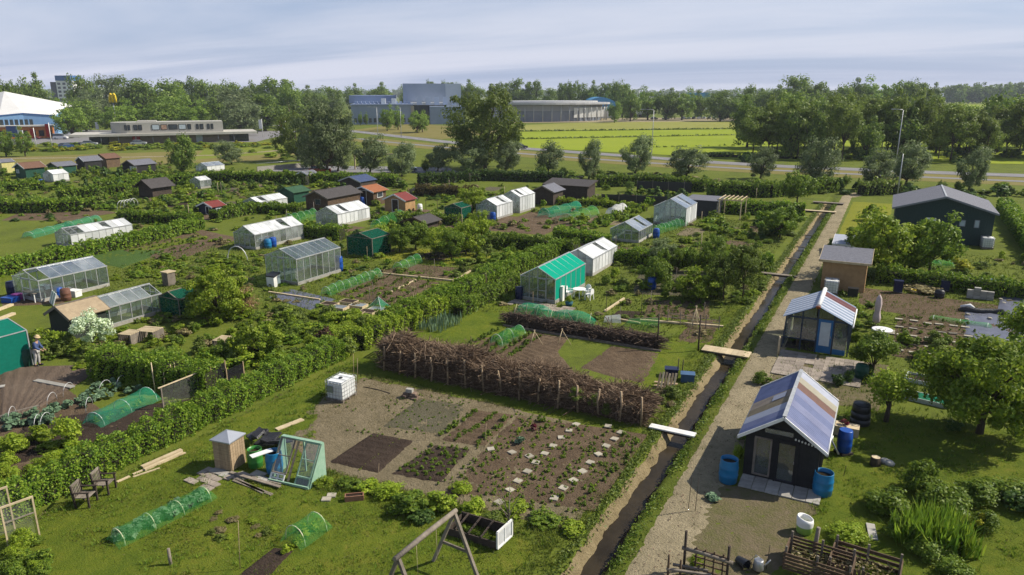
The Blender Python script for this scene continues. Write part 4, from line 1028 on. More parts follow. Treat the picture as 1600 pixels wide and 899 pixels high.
for k in range(15):
    x = -23.7 + k * 1.06
    MB().tube([(x, 29.78 + rnd.gauss(0, .03), -0.05), (x + rnd.gauss(0, .04), 29.8, 0.8), (x + rnd.gauss(0, .06), 29.84, 1.35 + rnd.random() * 0.2)], [0.06, 0.055, 0.05], 6).build('stake', M_WOOD, bw)
for k, (x, y, z, w) in enumerate(((-12.2, 30.1, 1.0, 1.0), (-11.3, 30.15, 0.85, 0.8), (-10.6, 30.0, 0.6, 0.7))):
    bush('green bramble growing through the right end of the brushwood wall', x, y - 0.1, w, 0.8, 'olive', 'brambles in the brushwood wall', 'bramble', 'bramble', z=z - 0.4)
# --- low dark woven fence of branches in the plot behind
b2 = thing('woven_fence', 'low dark fence of woven branches beyond the brushwood wall', 'fence', (0, 0, 0))
twigs('branches', b2, 2600, -21.4, -11.35, 40.35, 40.7, lambda x: 0.68 + 0.05 * np.sin(x * 3), mat('old_branch', (0.15, 0.105, 0.075), (0.07, 0.05, 0.038), 0.9, 9), (0.012, 0.028), (0.8, 2.0), 0.12)
cc = MB()
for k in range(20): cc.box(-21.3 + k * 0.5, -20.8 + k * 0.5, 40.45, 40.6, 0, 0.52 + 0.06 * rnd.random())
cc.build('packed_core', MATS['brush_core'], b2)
for k in range(8): MB().tube([(-21.2 + k * 1.4, 40.25, 0), (-21.2 + k * 1.4, 40.25, 1.0)], 0.03, 6).build('stake', M_WOODDK, b2)
board('pale plank edging the bed in front of the low woven fence', (-21.6, 39.9), (-10.9, 39.95), 0.16, 0.12, M_WOODGREY, name='edging_board', cat='edging board')
for X, Y in ((-11.2, 40.2), (-8.95, 41.1)): stake('tall dark post beside the net tent at the ditch plot', X, Y, 2.3, M_WOODDK, 0.05, 'tall dark posts by the ditch plot', 'post', cat='post')
# --- wood cabinet, barrels, lean-to cold frame
cx, cy = G(361, 728)
t = thing('wooden_cabinet', 'wooden slatted cupboard with grey pyramid roof on the lawn', 'cabinet', (cx, cy, 0), R(8))
MB().box(-0.42, 0.42, -0.42, 0.42, 0.04, 1.3).build('body', M_WOOD, t)
for k in range(6):
    a = -0.42 + k * 0.14
    MB().box(a + 0.006, a + 0.134, -0.445, -0.421, 0.06, 1.28).build('plank', M_WOOD, t); MB().box(0.421, 0.445, a + 0.006, a + 0.134, 0.06, 1.28).build('plank', M_WOOD, t)
MB().add([(-0.5, -0.5, 1.3), (0.5, -0.5, 1.3), (0.5, 0.5, 1.3), (-0.5, 0.5, 1.3), (-0.5, -0.5, 1.35), (0.5, -0.5, 1.35), (0.5, 0.5, 1.35), (-0.5, 0.5, 1.35), (0, 0, 1.62)],
         [(3, 2, 1, 0), (0, 1, 5, 4), (1, 2, 6, 5), (2, 3, 7, 6), (3, 0, 4, 7), (4, 5, 8), (5, 6, 8), (6, 7, 8), (7, 4, 8)]).build('roof', mat('zinc', (0.42, 0.44, 0.48), (0.34, 0.36, 0.40), 0.4, 2, metal=0.4), t)
bxg, byg = G(400, 729); barrel('bright green rain barrel beside the wooden cupboard', bxg, byg, M_GRNBAR, 0.82, 0.31, water=True)
bxb, byb = G(430, 738); barrel('light blue rain barrel between green barrel and cold frame', bxb, byb, M_CYAN, 0.95, 0.34, water=True)
b0, b1 = G(420, 752), G(482, 766); fx = b1[0] - b0[0]
t = thing('lean_to_cold_frame', 'leaning cold frame of old window sashes with pale green side', 'cold frame', (b0[0], b0[1], 0), math.atan2(b1[1] - b0[1], fx))
Wd = math.hypot(fx, b1[1] - b0[1]); D, Hh = 1.15, 1.5
MB().prism([(Wd, 0, 0), (Wd, D, 0), (Wd, D, Hh), (Wd, D - 0.15, Hh)], (0.04, 0, 0)).build('side_panel', M_GREENP, t)
MB().prism([(-0.04, 0, 0), (-0.04, D, 0), (-0.04, D, Hh), (-0.04, D - 0.15, Hh)], (0.04, 0, 0)).build('side_panel', M_GREENP, t)
fr = MB().bar((0, D - 0.1, Hh), (Wd, D - 0.1, Hh), 0.16, 0.07).bar((0, 0, 0.06), (Wd, 0, 0.06), 0.06, 0.12).bar((0, D, 0.02), (0, D, Hh), 0.06).bar((Wd * 0.5, D, 0.02), (Wd * 0.5, D, Hh), 0.06)
fr.build('frame', M_GREENP, t)
def sash(parent, u0, u1, v0, v1, m=M_WHITE, cross=True):
    f = lambda u, v: (u, v * (D - 0.15), v * Hh)
    mb = MB(); pts = [f(u0, v0), f(u1, v0), f(u1, v1), f(u0, v1)]
    for a, b in zip(pts, pts[1:] + pts[:1]): mb.bar(a, b, 0.055, 0.04)
    if cross: mb.bar(f(u0, (v0 + v1) / 2), f(u1, (v0 + v1) / 2), 0.03)
    o = mb.build('window_sash', m, parent)
    MB().add([f(u0, v0), f(u1, v0), f(u1, v1), f(u0, v1)], [(0, 1, 2, 3)]).build('pane', GL_CLEAR, o)
sash(t, 0.03, Wd * 0.36, 0.22, 0.98, M_WOODGREY); sash(t, Wd * 0.64, Wd * 0.97, 0.24, 0.98, M_GREENP); sash(t, Wd * 0.64, Wd * 0.97, 0.0, 0.22, M_GREENP, False)
sash(t, 0.03, Wd * 0.18, 0.0, 0.2); sash(t, Wd * 0.19, Wd * 0.34, 0.0, 0.2)
MB().bar((Wd * .45, 0.1, 0.1), (Wd * .42, D - .1, Hh - .1), 0.09, 0.03).build('loose_lath', M_WOOD, t)
t2 = thing('rubbish_heap', 'black plastic sheeting heaped behind the cold frame', 'plastic sheeting', G(425, 700))
mb = MB()
for k in range(16): mb.obox((rnd.gauss(0, .5), rnd.gauss(0, .25), 0.25 + rnd.random() * .35), (rnd.uniform(.15, .4), rnd.uniform(-.1, .1), rnd.uniform(-.1, .1)), (0, rnd.uniform(.1, .25), rnd.uniform(-.1, .1)), (rnd.uniform(-.05, .05), 0, 0.04))
mb.build('sheeting', M_TARPBLK, t2)
board('white board lying on top of the barrels', G(392, 716, 0.9), G(425, 705, 0.9), 0.3, 0.03, M_WHITE, z=0.95)
# planks and timber on the lawn
board('single white plank on the grass left of the bare soil', G(432, 673), G(473, 657), 0.28, 0.05, M_WOODPALE, 0.03)
for k, (a, b, w) in enumerate((((222, 733), (284, 706), 0.20), ((226, 737), (286, 710), 0.13), ((208, 743), (290, 709), 0.10), ((183, 755), (203, 746), 0.12), ((208, 747), (250, 733), 0.06))):
    board(('thick pale beam on the lawn by the hedge', 'second pale beam beside the thick one by the hedge', 'long thin lath next to the beams by the hedge', 'short pale offcut near the garden chairs', 'thinnest lath on the lawn by the hedge')[k], G(*a), G(*b), w, 0.10 if k < 2 else 0.04, M_WOODPALE, 0.03)
for k, (a, b, z) in enumerate((((357, 744), (412, 772), 0.03), ((360, 742), (438, 765), 0.1), ((372, 741), (440, 758), 0.03), ((365, 752), (425, 775), 0.03))):
    board(('nearest grey board', 'topmost grey board', 'rear grey board', 'lowest grey board')[k] + ' of the stack before the cold frame', G(*a), G(*b), 0.14, 0.04, M_WOODGREY, z, group='grey boards before the cold frame')
# paving remnants
X, Y = G(296, 752)
paving('worn square tiles sunk in the lawn before the wooden cupboard', 'tile_paving', [(X + i * .31 + rnd.gauss(0, .02), Y + j * .31 - i * .02) for i in range(5) for j in range(4) if rnd.random() > .2], .145, .145, M_PAVE, jr=.06)
paving('grey slabs under the cupboard and barrels', 'slab_paving', [G(*p) for p in ((340, 738), (356, 744), (380, 745), (404, 743), (412, 752))], .3, .2, M_CONC, jr=.1)
# garden chairs
def armchair(label, X, Y, rz):
    t = thing('garden_armchair', label, 'garden chair', (X, Y, 0.02), rz, 'wooden garden armchairs')
    for sx in (-0.27, 0.27):
        MB().bar((sx, 0.25, 0), (sx, 0.25, 0.62), 0.06).build('leg', M_WOODDK, t); MB().bar((sx, -0.25, 0), (sx, -0.33, 0.9), 0.06).build('leg', M_WOODDK, t)
        MB().bar((sx, -0.32, 0.62), (sx, 0.32, 0.64), 0.07, 0.035).build('armrest', M_WOODDK, t)
    for k in range(6): MB().box(-0.26, 0.26, -0.24 + k * 0.085, -0.17 + k * 0.085, 0.40, 0.425).build('seat_slat', M_WOODGREY, t)
    MB().bar((-0.27, -0.33, 0.88), (0.27, -0.33, 0.88), 0.05, 0.09).build('top_rail', M_WOODGREY, t); MB().bar((-0.27, -0.27, 0.42), (0.27, -0.27, 0.42), 0.05, 0.06).build('bottom_rail', M_WOODDK, t)
    for k in range(6): MB().bar((-0.2 + k * 0.08, -0.27, 0.44), (-0.2 + k * 0.08, -0.32, 0.85), 0.035, 0.02).build('back_slat', M_WOODGREY, t)
    return t
armchair('weathered wooden armchair on the lawn, nearer the wire frames', *G(136, 789), R(-62))
armchair('weathered wooden armchair on the lawn, nearer the timber beams', *G(166, 769), R(-62))
# wire frames at the left edge
for lab, a, b, h in (('wooden frame with wire mesh standing nearest the lawn edge', (14, 857), (62, 838), 1.55), ('wooden frame with wire mesh behind the nearest one', (-30, 850), (24, 830), 1.75)):
    A, Bp = G(*a), G(*b); t = thing('mesh_frame', lab, 'mesh frame', A, math.atan2(Bp[1] - A[1], Bp[0] - A[0])); Lf = math.hypot(Bp[0] - A[0], Bp[1] - A[1])
    for x in (0, Lf): MB().bar((x, 0, -0.05), (x, 0, h), 0.05).build('post', M_WOODPALE, t)
    MB().bar((-0.03, 0, h), (Lf + 0.03, 0, h), 0.06).build('rail', M_WOODPALE, t); MB().bar((0, 0, h * 0.62), (Lf, 0, h * 0.62), 0.04).build('rail', M_WOODGREY, t)
    MB().add([(0, 0.03, 0.02), (Lf, 0.03, 0.02), (Lf, 0.03, h), (0, 0.03, h)], [(0, 1, 2, 3)]).build('wire_mesh', N_WIRE, t)
# tunnels on the lawn
tunnel('long low green net tunnel with pale hoops on the lawn', G(186, 848), G(320, 779), 0.85, 0.5, 4, N_PALE, M_HOOP, 'cabbage', np_=30, pl=0.6)
tunnel('short green net tunnel with two hoops on the lawn', G(462, 850), G(496, 826), 0.95, 0.72, 2, N_PALE, M_HOOP, 'lettuce', np_=4, pl=0.5)
row('lettuce', G(445, 866), G(470, 852), 5, 0.4, 'bright green salad plant before the short net tunnel', 'salad before the short tunnel')
stake('short grey post standing in the lawn', *G(267, 884), 0.62, M_WOODGREY, 0.055, None, 'post', (-0.04, 0.02), 'post')
# swing frame
aR = G(712, 893); hR = height_at(712, 893, 800); aL = G(622, 870, hR)
t = thing('swing_frame', 'weathered timber A-frame with a bark-covered ridge beam on the lawn', 'swing frame', (0, 0, 0))
d_ = (Vector((*aL, 0)) - Vector((*aR, 0))).normalized(); pr = Vector((-d_.y, d_.x, 0))
MB().tube([(*(Vector(aR) - d_.xy * 0.1), hR), ((aR[0] + aL[0]) / 2, (aR[1] + aL[1]) / 2, hR + 0.02), (*(Vector(aL) + d_.xy * 0.15), hR)], [0.075, 0.085, 0.08], 10).build('ridge_beam', M_WOODGREY, t)
for q in (aR, aL):
    for s in (-1, 1):
        foot = Vector((*q, -0.05)) + pr * s * 0.95
        MB().bar(foot, (q[0], q[1], hR - 0.03), 0.10).build('leg', M_WOODGREY, t)
    MB().bar(Vector((*q, hR * 0.42)) + pr * 0.55, Vector((*q, hR * 0.42)) - pr * 0.55, 0.05, 0.09).build('cross_bar', M_WOODGREY, t)
for s_ in (0.35, 0.7):
    p = Vector(aR) + (Vector(aL) - Vector(aR)) * s_; MB().tube([(p.x, p.y, hR - 0.05), (p.x + .02, p.y, hR * 0.45)], 0.008, 4).build('rope', M_WOODPALE, t)
# cold frame box with lifted sash
c0 = G(700, 838); t = thing('cold_frame', 'low dark cold frame with a white sash tipped open', 'cold frame', (*c0, 0), math.atan2(*(Vector(G(765, 858)) - Vector(c0)).yx))
bx = MB().box(0, 1.9, 0, 0.05, 0, 0.32).box(0, 1.9, 0.95, 1.0, 0, 0.42).box(0, 0.05, 0.05, 0.95, 0, 0.36).box(1.85, 1.9, 0.05, 0.95, 0, 0.36); bx.build('box', M_WOODDK, t)
for k in range(3): MB().bar((0.3 + k * 0.5, 0.02, 0.34), (0.3 + k * 0.5, 0.97, 0.44), 0.05).build('glazing_bar', M_WOODDK, t)
o = MB().bar((1.95, 0.0, 0.1), (1.95, 0.0, 0.72), 0.06).bar((2.05, 0.9, 0.1), (2.05, 0.9, 0.72), 0.06).bar((1.95, 0.0, 0.1), (2.05, 0.9, 0.1), 0.06).bar((1.95, 0, 0.72), (2.05, 0.9, 0.72), 0.06).bar((2.0, .45, .1), (2.0, .45, .72), .04).build('window_sash', M_WHITE, t)
MB().add([(1.95, 0, 0.1), (2.05, 0.9, 0.1), (2.05, 0.9, 0.72), (1.95, 0, 0.72)], [(0, 1, 2, 3)]).build('pane', GL_CHALK, o)
for k in range(6): bush('green seedling clump inside the low cold frame', c0[0] + 0.3 + k * 0.28, c0[1] + 0.5 - k * 0.03, 0.4, 0.3, 'mid', 'seedlings in the cold frame', 'seedlings', 'seedlings')
# terracotta planter, slabs
px_, py_ = G(554, 782); t = thing('planter_box', 'small terracotta planter lying at the lawn edge', 'planter', (px_, py_, 0), R(38))
mb = MB(); mb.box(-.35, .35, -.13, -.10, 0, .25).box(-.35, .35, .10, .13, 0, .25).box(-.35, -.32, -.1, .1, 0, .25).box(.32, .35, -.1, .1, 0, .25).box(-.32, .32, -.1, .1, 0, .03); mb.build('trough', mat('terracotta', (0.30, 0.15, 0.09), (0.22, 0.11, 0.07), 0.85, 5), t)
MB().box(-.32, .32, -.1, .1, .03, .19).build('soil', M_SOILDARK, t)
for p in ((510, 782), (518, 776)): tag(MB().box(-.17, .17, -.14, .14, 0, .05).build('stepping_stone', M_SLAB, None, (*G(*p), .03), (0, 0, .5)), 'pale slab at the lawn edge below the cold frame', 'stepping stone', 'slabs at the lawn edge')
# stepping stones in the big bed
for p in ((877, 687), (864, 700), (827, 716), (851, 712), (837, 726), (824, 740), (809, 755), (900, 666), (889, 676), (950, 669), (970, 679), (960, 689), (947, 700), (935, 713), (922, 726), (910, 740), (896, 754), (880, 766), (866, 782), (800, 710), (767, 705), (797, 769), (780, 788)):
    o = MB().box(-0.15, 0.15, -0.15, 0.15, 0, 0.05).build('stepping_stone', M_SLAB, None, (*G(*p), 0.075), (rnd.gauss(0, .03), rnd.gauss(0, .03), rnd.gauss(0, .25)))
    tag(o, 'square pale slab set as a step in the big soil bed', 'stepping stone', 'stepping stones in the big bed')
# brick heap
hx, hy = G(641, 622); t = thing('brick_heap', 'small heap of old bricks and a block on the bare soil', 'brick heap', (hx, hy, 0.03), R(10))
bm = MB().box(-.11, .11, -.055, .055, 0, .065).mesh('brick', M_BRICK)
for k in range(34):
    lv = 0 if k < 16 else (1 if k < 27 else 2)
    link('brick', bm, t, (rnd.uniform(-.38, .38) * (1 - .2 * lv), rnd.uniform(-.25, .25) * (1 - .2 * lv), lv * .09), (rnd.gauss(0, .08), rnd.gauss(0, .08), rnd.choice((0, 0, 1.57)) + rnd.gauss(0, .12)), (1.3, 1.3, 1.3))
MB().box(-.2, .15, -.1, .12, .29, .47).build('block', M_CONC, t)
tag(MB().tube([(-0.0, 0, .04), (0.9, .05, .05), (1.75, -.02, .04)], .03, 6).build('pole', M_WOODDK, None, (*G(568, 606), 0)), 'dark pole on the ground between the tank and the brick heap', 'pole')
# crops in the near beds
gpot = 'potato plants in the near beds'
for a, b, n in (((690, 682), (743, 645), 13), ((713, 690), (775, 650), 14), ((745, 696), (795, 655), 12)):
    row('potato', G(*a), G(*b), n, 0.36, 'leafy potato plant in the ridged rows behind the near beds', gpot)
for k in range(5):
    a, b = (617 + k * 16, 740 + k * 3.4), (682 + k * 11.5, 698 + k * 1.4)
    row('potato', G(*a), G(*b), 13, 0.24, 'small green plant in the leafy bed beside the dark bed', 'plants in the leafy bed', jit=0.1)
row('lettuce', G(560, 738), G(625, 688), 26, 0.11, 'tiny yellow-green seedling in the line across the dark bed', 'seedlings across the dark bed', 'seedling', 'seedling', jit=0.02)
for a, b, n, s in (((770, 778), (870, 690), 10, .22), ((800, 785), (905, 692), 11, .24), ((830, 792), (940, 690), 12, .24), ((862, 795), (975, 685), 14, .3), ((895, 797), (1000, 690), 15, .32), ((720, 770), (790, 690), 8, .2)):
    row('potato', G(*a), G(*b), n, s, 'small plant between the stepping stones of the big bed', 'plants of the big bed', jit=0.12)
for p, k, s, lab in (((847, 660), 'potato', .55, 'dark green clump at the top of the big bed'), ((833, 674), 'redplant', .5, 'crimson-leaved plant in the big bed'), ((853, 672), 'potato', .4, 'pale green clump right of the crimson plant'), ((811, 695), 'cabbage', .6, 'blue-green cabbage in the big bed'), ((811, 677), 'lettuce', .4, 'yellow-green plant left of the crimson plant')):
    bush(lab, *G(*p), s, s * .8, k, None, 'garden_plant', 'plant', z=.05)
for k in range(900):                                  # weeds of the beds, thicker on the left of each row
    X, Y = rnd.uniform(-14.6, -8.5), rnd.uniform(20.8, 28.6)
    if math.sin(X * 5.2 + .4) + .6 * math.sin(Y * 1.7) * math.sin(X * 2) > rnd.uniform(-.6, 1.3): continue
    me = BT['potato' if rnd.random() < .75 else 'lettuce'][0]; q = rnd.uniform(.08, .24); heap('bed_weeds', me.materials[0], me, X, Y, .06, rnd.random() * 6, q, q * .7)
for k in range(500):
    X, Y = rnd.uniform(-24, -14.8), rnd.uniform(22.9, 28.8)
    if vnoise(X, Y, .6, 2.0) < rnd.uniform(-.3, .9): continue
    me = BT['potato'][0]; q = rnd.uniform(.08, .2); heap('bed_weeds', me.materials[0], me, X, Y, .04, rnd.random() * 6, q, q * .6)
for k in range(70):
    X, Y = G(rnd.uniform(605, 735), 0 or rnd.uniform(628, 680))
    bush('small weed on the mossy bed near the brick heap', X, Y, .16, .1, 'potato', 'weeds on the mossy bed', 'weed', 'weed', z=.05)
# shrubs, weeds and tall stems between the lawn and the plot
gw = 'wild plants along the lawn edge'
for j, (p, w, h, k) in enumerate(sorted((((640, 800), 75, 1.0, 'mid'), ((575, 765), 50, .5, 'light'), ((610, 775), 60, .7, 'finelight'), ((690, 795), 60, .9, 'light'), ((655, 812), 55, .6, 'dark'), ((740, 800), 50, .7, 'light'), ((505, 758), 40, .4, 'light'), ((545, 760), 45, .45, 'mid'), ((720, 770), 40, .6, 'finelight'), ((805, 800), 55, .5, 'light'), ((850, 815), 60, .45, 'mid'), ((895, 830), 50, .4, 'light'), ((770, 815), 45, .45, 'olive')))):
    B('wild leafy clump between lawn and soil beds, ' + ORD[j] + ' from the left', *p, w, h, k, gw, 'wild_plants', 'plants')
for k in range(12):
    X, Y = G(rnd.uniform(330, 430), 0 or rnd.uniform(800, 850)); bush('dry pale weeds in the lawn left of the short net tunnel', X, Y, rnd.uniform(.3, .6), rnd.uniform(.12, .3), rnd.choice(('dry', 'light', 'olive')), 'dry weeds in the lawn', 'weeds', 'weeds')
# bare small tree beside the cold frame
t = thing('young_tree', 'thin nearly bare young tree beside the low cold frame', 'tree', G(795, 835)); mb = MB()
for k in range(9):
    a = rnd.random() * 6.28; q = rnd.uniform(.4, .9); mb.tube([(0, 0, .5 + .06 * k), (math.cos(a) * q * .5, math.sin(a) * q * .5, 1.0 + .06 * k), (math.cos(a) * q, math.sin(a) * q, 1.3 + .1 * k)], [.015, .01, .004], 4, False)
mb.tube([(0, 0, 0), (0, .02, .9), (.03, 0, 1.6)], [.04, .03, .015], 6); mb.build('trunk', BARK_PALE, t)
link('crown', leaf_mesh('thin_crown', unit(160) * .8 * rng.random((160, 1)) ** .4 + np.array([0, 0, 1.4]), unit(160), .03, L_LIGHT), t)
# pallet compost bin at the far end of the brushwood
t = thing('compost_bin', 'slatted pallet compost bin behind the left end of the brushwood', 'compost bin', (-25.1, 31.6, 0), R(6))
for z in (.08, .32, .56, .80, 1.0):
    MB().box(0, 1.3, -.02, .02, z, z + .11).build('slat', M_WOODGREY, t); MB().box(0, 1.3, 1.2, 1.24, z, z + .11).build('slat', M_WOODGREY, t)
    MB().box(-.02, .02, .03, 1.19, z, z + .11).build('slat', M_WOODGREY, t); MB().box(1.28, 1.32, .03, 1.19, z, z + .11).build('slat', M_WOODGREY, t)
for x, y in ((.06, .05), (1.24, .05), (.06, 1.16), (1.24, 1.16)): MB().box(x - .04, x + .04, y - .03, y + .03, 0, 1.15).build('post', M_WOODGREY, t)
bush('rotting green heap inside the slatted compost bin', -24.4, 32.2, 1.2, .8, 'olive', None, 'compost_heap', 'compost')
for p, h in (((553, 597), 1.0), ((559, 600), .9), ((152, 0), 0)):
    if h: stake('thin bamboo cane standing behind the white tank', *G(*p), h * 1.6, M_WOOD, .014, 'canes behind the white tank', 'cane', (.03, .05), 'cane')
for p, h in (((375, 890), 2.2), ((757, 700), 1.4), ((664, 690), 1.3), ((590, 760), 1.2), ((885, 0), 0)):
    if h: stake('thin cane standing in the near garden', *G(*p), h * .8, M_WOOD, .012, 'canes in the near garden', 'cane', (.05, .1), 'cane')

# ---------------- plank bridges over the ditch
def bridge(label, Yb, x0, x1, wid, n, m, z=0.10, posts=False, group='plank bridges over the ditch'):
    t = thing('plank_bridge', label, 'plank bridge', (x0, Yb, 0), 0, group)
    for k in range(n):
        if wid / n < .2 and n > 3: MB().box((x1 - x0) * k / n + .006, (x1 - x0) * (k + 1) / n - .006, -wid / 2, wid / 2, z, z + .05).build('plank', m, t)
        else: MB().box(0, x1 - x0, -wid / 2 + wid * k / n + .006, -wid / 2 + wid * (k + 1) / n - .006, z, z + .06).build('plank', m, t)
    MB().box(.1, x1 - x0 - .1, -wid / 2 + .05, -wid / 2 + .13, z - .12, z - .002).box(.1, x1 - x0 - .1, wid / 2 - .13, wid / 2 - .05, z - .12, z - .002).build('bearer', M_WOODDK, t)
    if posts:
        MB().bar((.1, wid / 2 - .05, -.2), (.1, wid / 2 - .05, 1.3), .09).build('post', M_WOODPALE, t)
    return t
bridge('narrow white plank bridge over the ditch nearest the big soil bed', G(1048, 676)[1], -8.45, -6.35, .42, 2, M_WHITE)
bridge('broad tan plank bridge over the ditch beside the brushwood', G(1134, 553)[1], -8.75, -6.0, 1.0, 8, M_WOODPALE, .14)
bridge('old narrow board across the ditch by the tan hut', G(1222, 432)[1], -8.8, -5.9, .5, 2, M_WOODGREY)
bridge('far plank bridge with a pale post over the ditch', G(1272, 332)[1], -10.0, -5.6, .8, 4, M_WOODPALE, .2, True)
bridge('farthest footbridge at the end of the ditch', 108.5, -9.2, -5.2, 1.0, 3, M_WOODGREY, .2)
for k, yy in enumerate((71, 77, 84)): tag(MB().bar((-8.2, yy, -.18), (-6.5, yy + .1, -.18), .09).build('strut', M_WOODGREY), 'grey wooden strut wedged across the far ditch', 'strut', 'struts across the ditch')
# pallets, crates and blue tubs by the broad bridge
t = thing('pallet_stack', 'untidy stack of pallets and laths at the right end of the brushwood', 'pallet stack', (*G(1040, 606), 0), R(12))
for k in range(5): MB().box(-.6, .6, -.4 + k * .18, -.28 + k * .18, .12 * (k % 3), .12 * (k % 3) + .03).build('slat', M_WOOD, t)
for k in range(6): MB().bar((-.4 + k * .16, -.5, .02), (-.3 + k * .16, .1, .75 + .1 * rnd.random()), .1, .025).build('lath', M_WOODPALE if k % 2 else M_WOOD, t)
for lab, p, m in (('dark blue tub beside the pallet stack', (1049, 588), M_NAVY), ('blue crate standing on grass at the ditch', (1074, 596), mat('crate_blue', (.06, .12, .22), None, .5))):
    t = thing('plastic_tub', lab, 'tub', (*G(*p), 0), R(15)); mb = MB()
    mb.box(-.35, .35, -.25, -.22, 0, .45).box(-.35, .35, .22, .25, 0, .45).box(-.35, -.32, -.22, .22, 0, .45).box(.32, .35, -.22, .22, 0, .45).box(-.32, .32, -.22, .22, 0, .04); mb.build('tub', m, t)
    MB().box(-.38, .38, -.28, .28, .45, .48).build('rim', m, t)
for p in ((1058, 590), (1065, 592)): stake('dark upright pole leaning by the blue tubs', *G(*p), 1.1, M_WOODDK, .03, 'poles by the blue tubs', 'pole', (.03, 0), 'pole')

# ================================================================== RIGHT OF THE PATH
# --- near shed with the patchwork roof
def patch_shed():
    x0, x1, y0, y1, ev, rg = -3.85, -1.1, 27.5, 32.4, 1.95, 2.9
    W, L = x1 - x0, y1 - y0; xm = W / 2
    t = thing('garden_shed', 'black shed with a patchwork roof of translucent sheets beside the path', 'shed', (x0, y0, 0))
    def wallbox(a, b, c, d, z0, z1, nm='wall', m=M_BLACK): return MB().box(a, b, c, d, z0, z1).build(nm, m, t)
    # front wall with an open doorway and a window
    for a, b, z0, z1 in ((0, .35, 0, ev), (1.0, 1.18, 0, ev), (1.95, W, 0, ev), (.35, 1.0, 0, .2), (.35, 1.0, 1.8, ev), (1.18, 1.95, 1.85, ev)):
        wallbox(a, b, 0, .05, z0, z1)
    MB().prism([(0, .001, ev), (W, .001, ev), (xm, .001, rg)], (0, .04, 0)).build('gable', M_BLACK, t)
    o = MB().bar((1.2, -.03, 0), (1.2, -.03, 1.85), .07).bar((1.97, -.03, 0), (1.97, -.03, 1.85), .07).bar((1.2, -.03, 1.85), (1.97, -.03, 1.85), .07).build('door_frame', M_BLACK, t)
    o = MB().bar((.35, -.02, .2), (1.0, -.02, .2), .06).bar((.35, -.02, 1.8), (1.0, -.02, 1.8), .06).bar((.38, -.02, .2), (.38, -.02, 1.8), .08).bar((.98, -.02, .2), (.98, -.02, 1.8), .06).build('window', M_WOODGREY, t)
    MB().box(.37, .98, .015, .022, .22, 1.78).build('pane', GL_CLEAR, o)
    dr = MB().bar((1.24, .02, .06), (1.24, .02, 1.8), .07).bar((1.9, .02, .06), (1.9, .02, 1.8), .07).bar((1.24, .02, .1), (1.9, .02, .1), .1).bar((1.24, .02, 1.77), (1.9, .02, 1.77), .07).build('door', M_BLACK, t); MB().box(1.26, 1.88, .015, .022, .14, 1.75).build('pane', GL_CLEAR, dr); MB().bar((1.86, -.03, .95), (1.86, -.03, 1.07), .025).build('handle', M_STEEL, dr)
    o = MB().bar((.7, -.03, 2.05), (1.75, -.03, 2.05), .05).bar((.7, -.03, 2.3), (1.75, -.03, 2.3), .05).build('gable_window', M_BLACK, t)
    MB().box(.7, 1.75, -.03, -.022, 2.05, 2.3).build('pane', GL_DIRTY, o)
    for k in range(7):                                  # front cladding boards
        a = 2.02 + k * .102
        MB().box(a, a + .098, -.022, -.002, .02, ev - .03).build('board', M_BLACK, t)
    for x, nm in ((0, 'l'), (W - .05, 'r')):
        MB().box(x, x + .05, .05, L, 0, ev - .02).build('wall', M_BLACK, t)
    for k in range(9): MB().bar((W + .03, .3 + k * .52, 0), (W + .03, .3 + k * .52, ev - .05), .05, .09).build('batten', M_BLACK, t)
    MB().box(0, W, L - .05, L, 0, ev).build('wall', M_BLACK, t); MB().prism([(0, L - .05, ev), (W, L - .05, ev), (xm, L - .05, rg)], (0, .05, 0)).build('gable', M_BLACK, t)
    # roof: separate corrugated sheets
    s_blue = mat('sheet_blue', (0.105, 0.13, 0.25), (0.075, 0.095, 0.195), 0.6, 2.0, spec=0.2); s_lil = mat('sheet_lilac', (0.155, 0.175, 0.29), (0.115, 0.13, 0.23), 0.6, 1.5, spec=0.2)
    s_grey = mat('sheet_smoke', (0.20, 0.16, 0.13), (0.30, 0.25, 0.19), 0.6, 2, spec=0.2); s_cream = mat('sheet_cream', (0.30, 0.28, 0.21), (0.24, 0.22, 0.17), 0.6, 2, spec=0.2); s_rust = mat('sheet_rust', (0.13, 0.055, 0.038), (0.09, 0.042, 0.03), 0.6, 4, spec=0.2)
    s_tan = mat('sheet_tan', (0.22, 0.18, 0.11), (0.16, 0.13, 0.085), 0.6, 3, spec=0.2); s_white = mat('sheet_white', (0.34, 0.36, 0.43), (0.28, 0.30, 0.37), 0.6, 2, spec=0.2)
    ov = .32; y_lo, y_hi = -.28, L + .25; a = math.atan2(rg - ev, xm); sl = xm / math.cos(a) + ov
    def sheetp(side, u0, u1, ya, yb, m, z=0.0, nm='roof_sheet'):
        n = max(8, int((yb - ya) / .038)); e = Vector((side * math.cos(a), 0, -math.sin(a))); nn = Vector((side * math.sin(a), 0, math.cos(a)))
        base = Vector((xm, 0, rg + .05)); mb = MB(); V = []; F = []
        for j in range(n + 1):
            y = ya + (yb - ya) * j / n; w = .012 * math.sin(2 * math.pi * y / .146)
            for u in (u0, u1): V.append(base + e * u + nn * (w + z) + Vector((0, y, 0)))
        for j in range(n): F.append((2 * j, 2 * j + 1, 2 * j + 3, 2 * j + 2) if side < 0 else (2 * j, 2 * j + 2, 2 * j + 3, 2 * j + 1))
        k = len(V); V += [v - nn * .006 for v in V]; F += [tuple(i + k for i in reversed(f)) for f in F]
        mb.add(V, F, True); return mb.build(nm, m, t)
    rt = [(0, .42, s_lil), (.42, .95, s_blue), (.95, 1.45, s_blue), (1.45, 2.1, s_lil), (2.1, 2.75, s_blue), (2.75, 3.35, s_lil), (3.35, 4.1, s_rust), (4.1, 4.75, s_cream), (4.75, 5.45, s_white)]
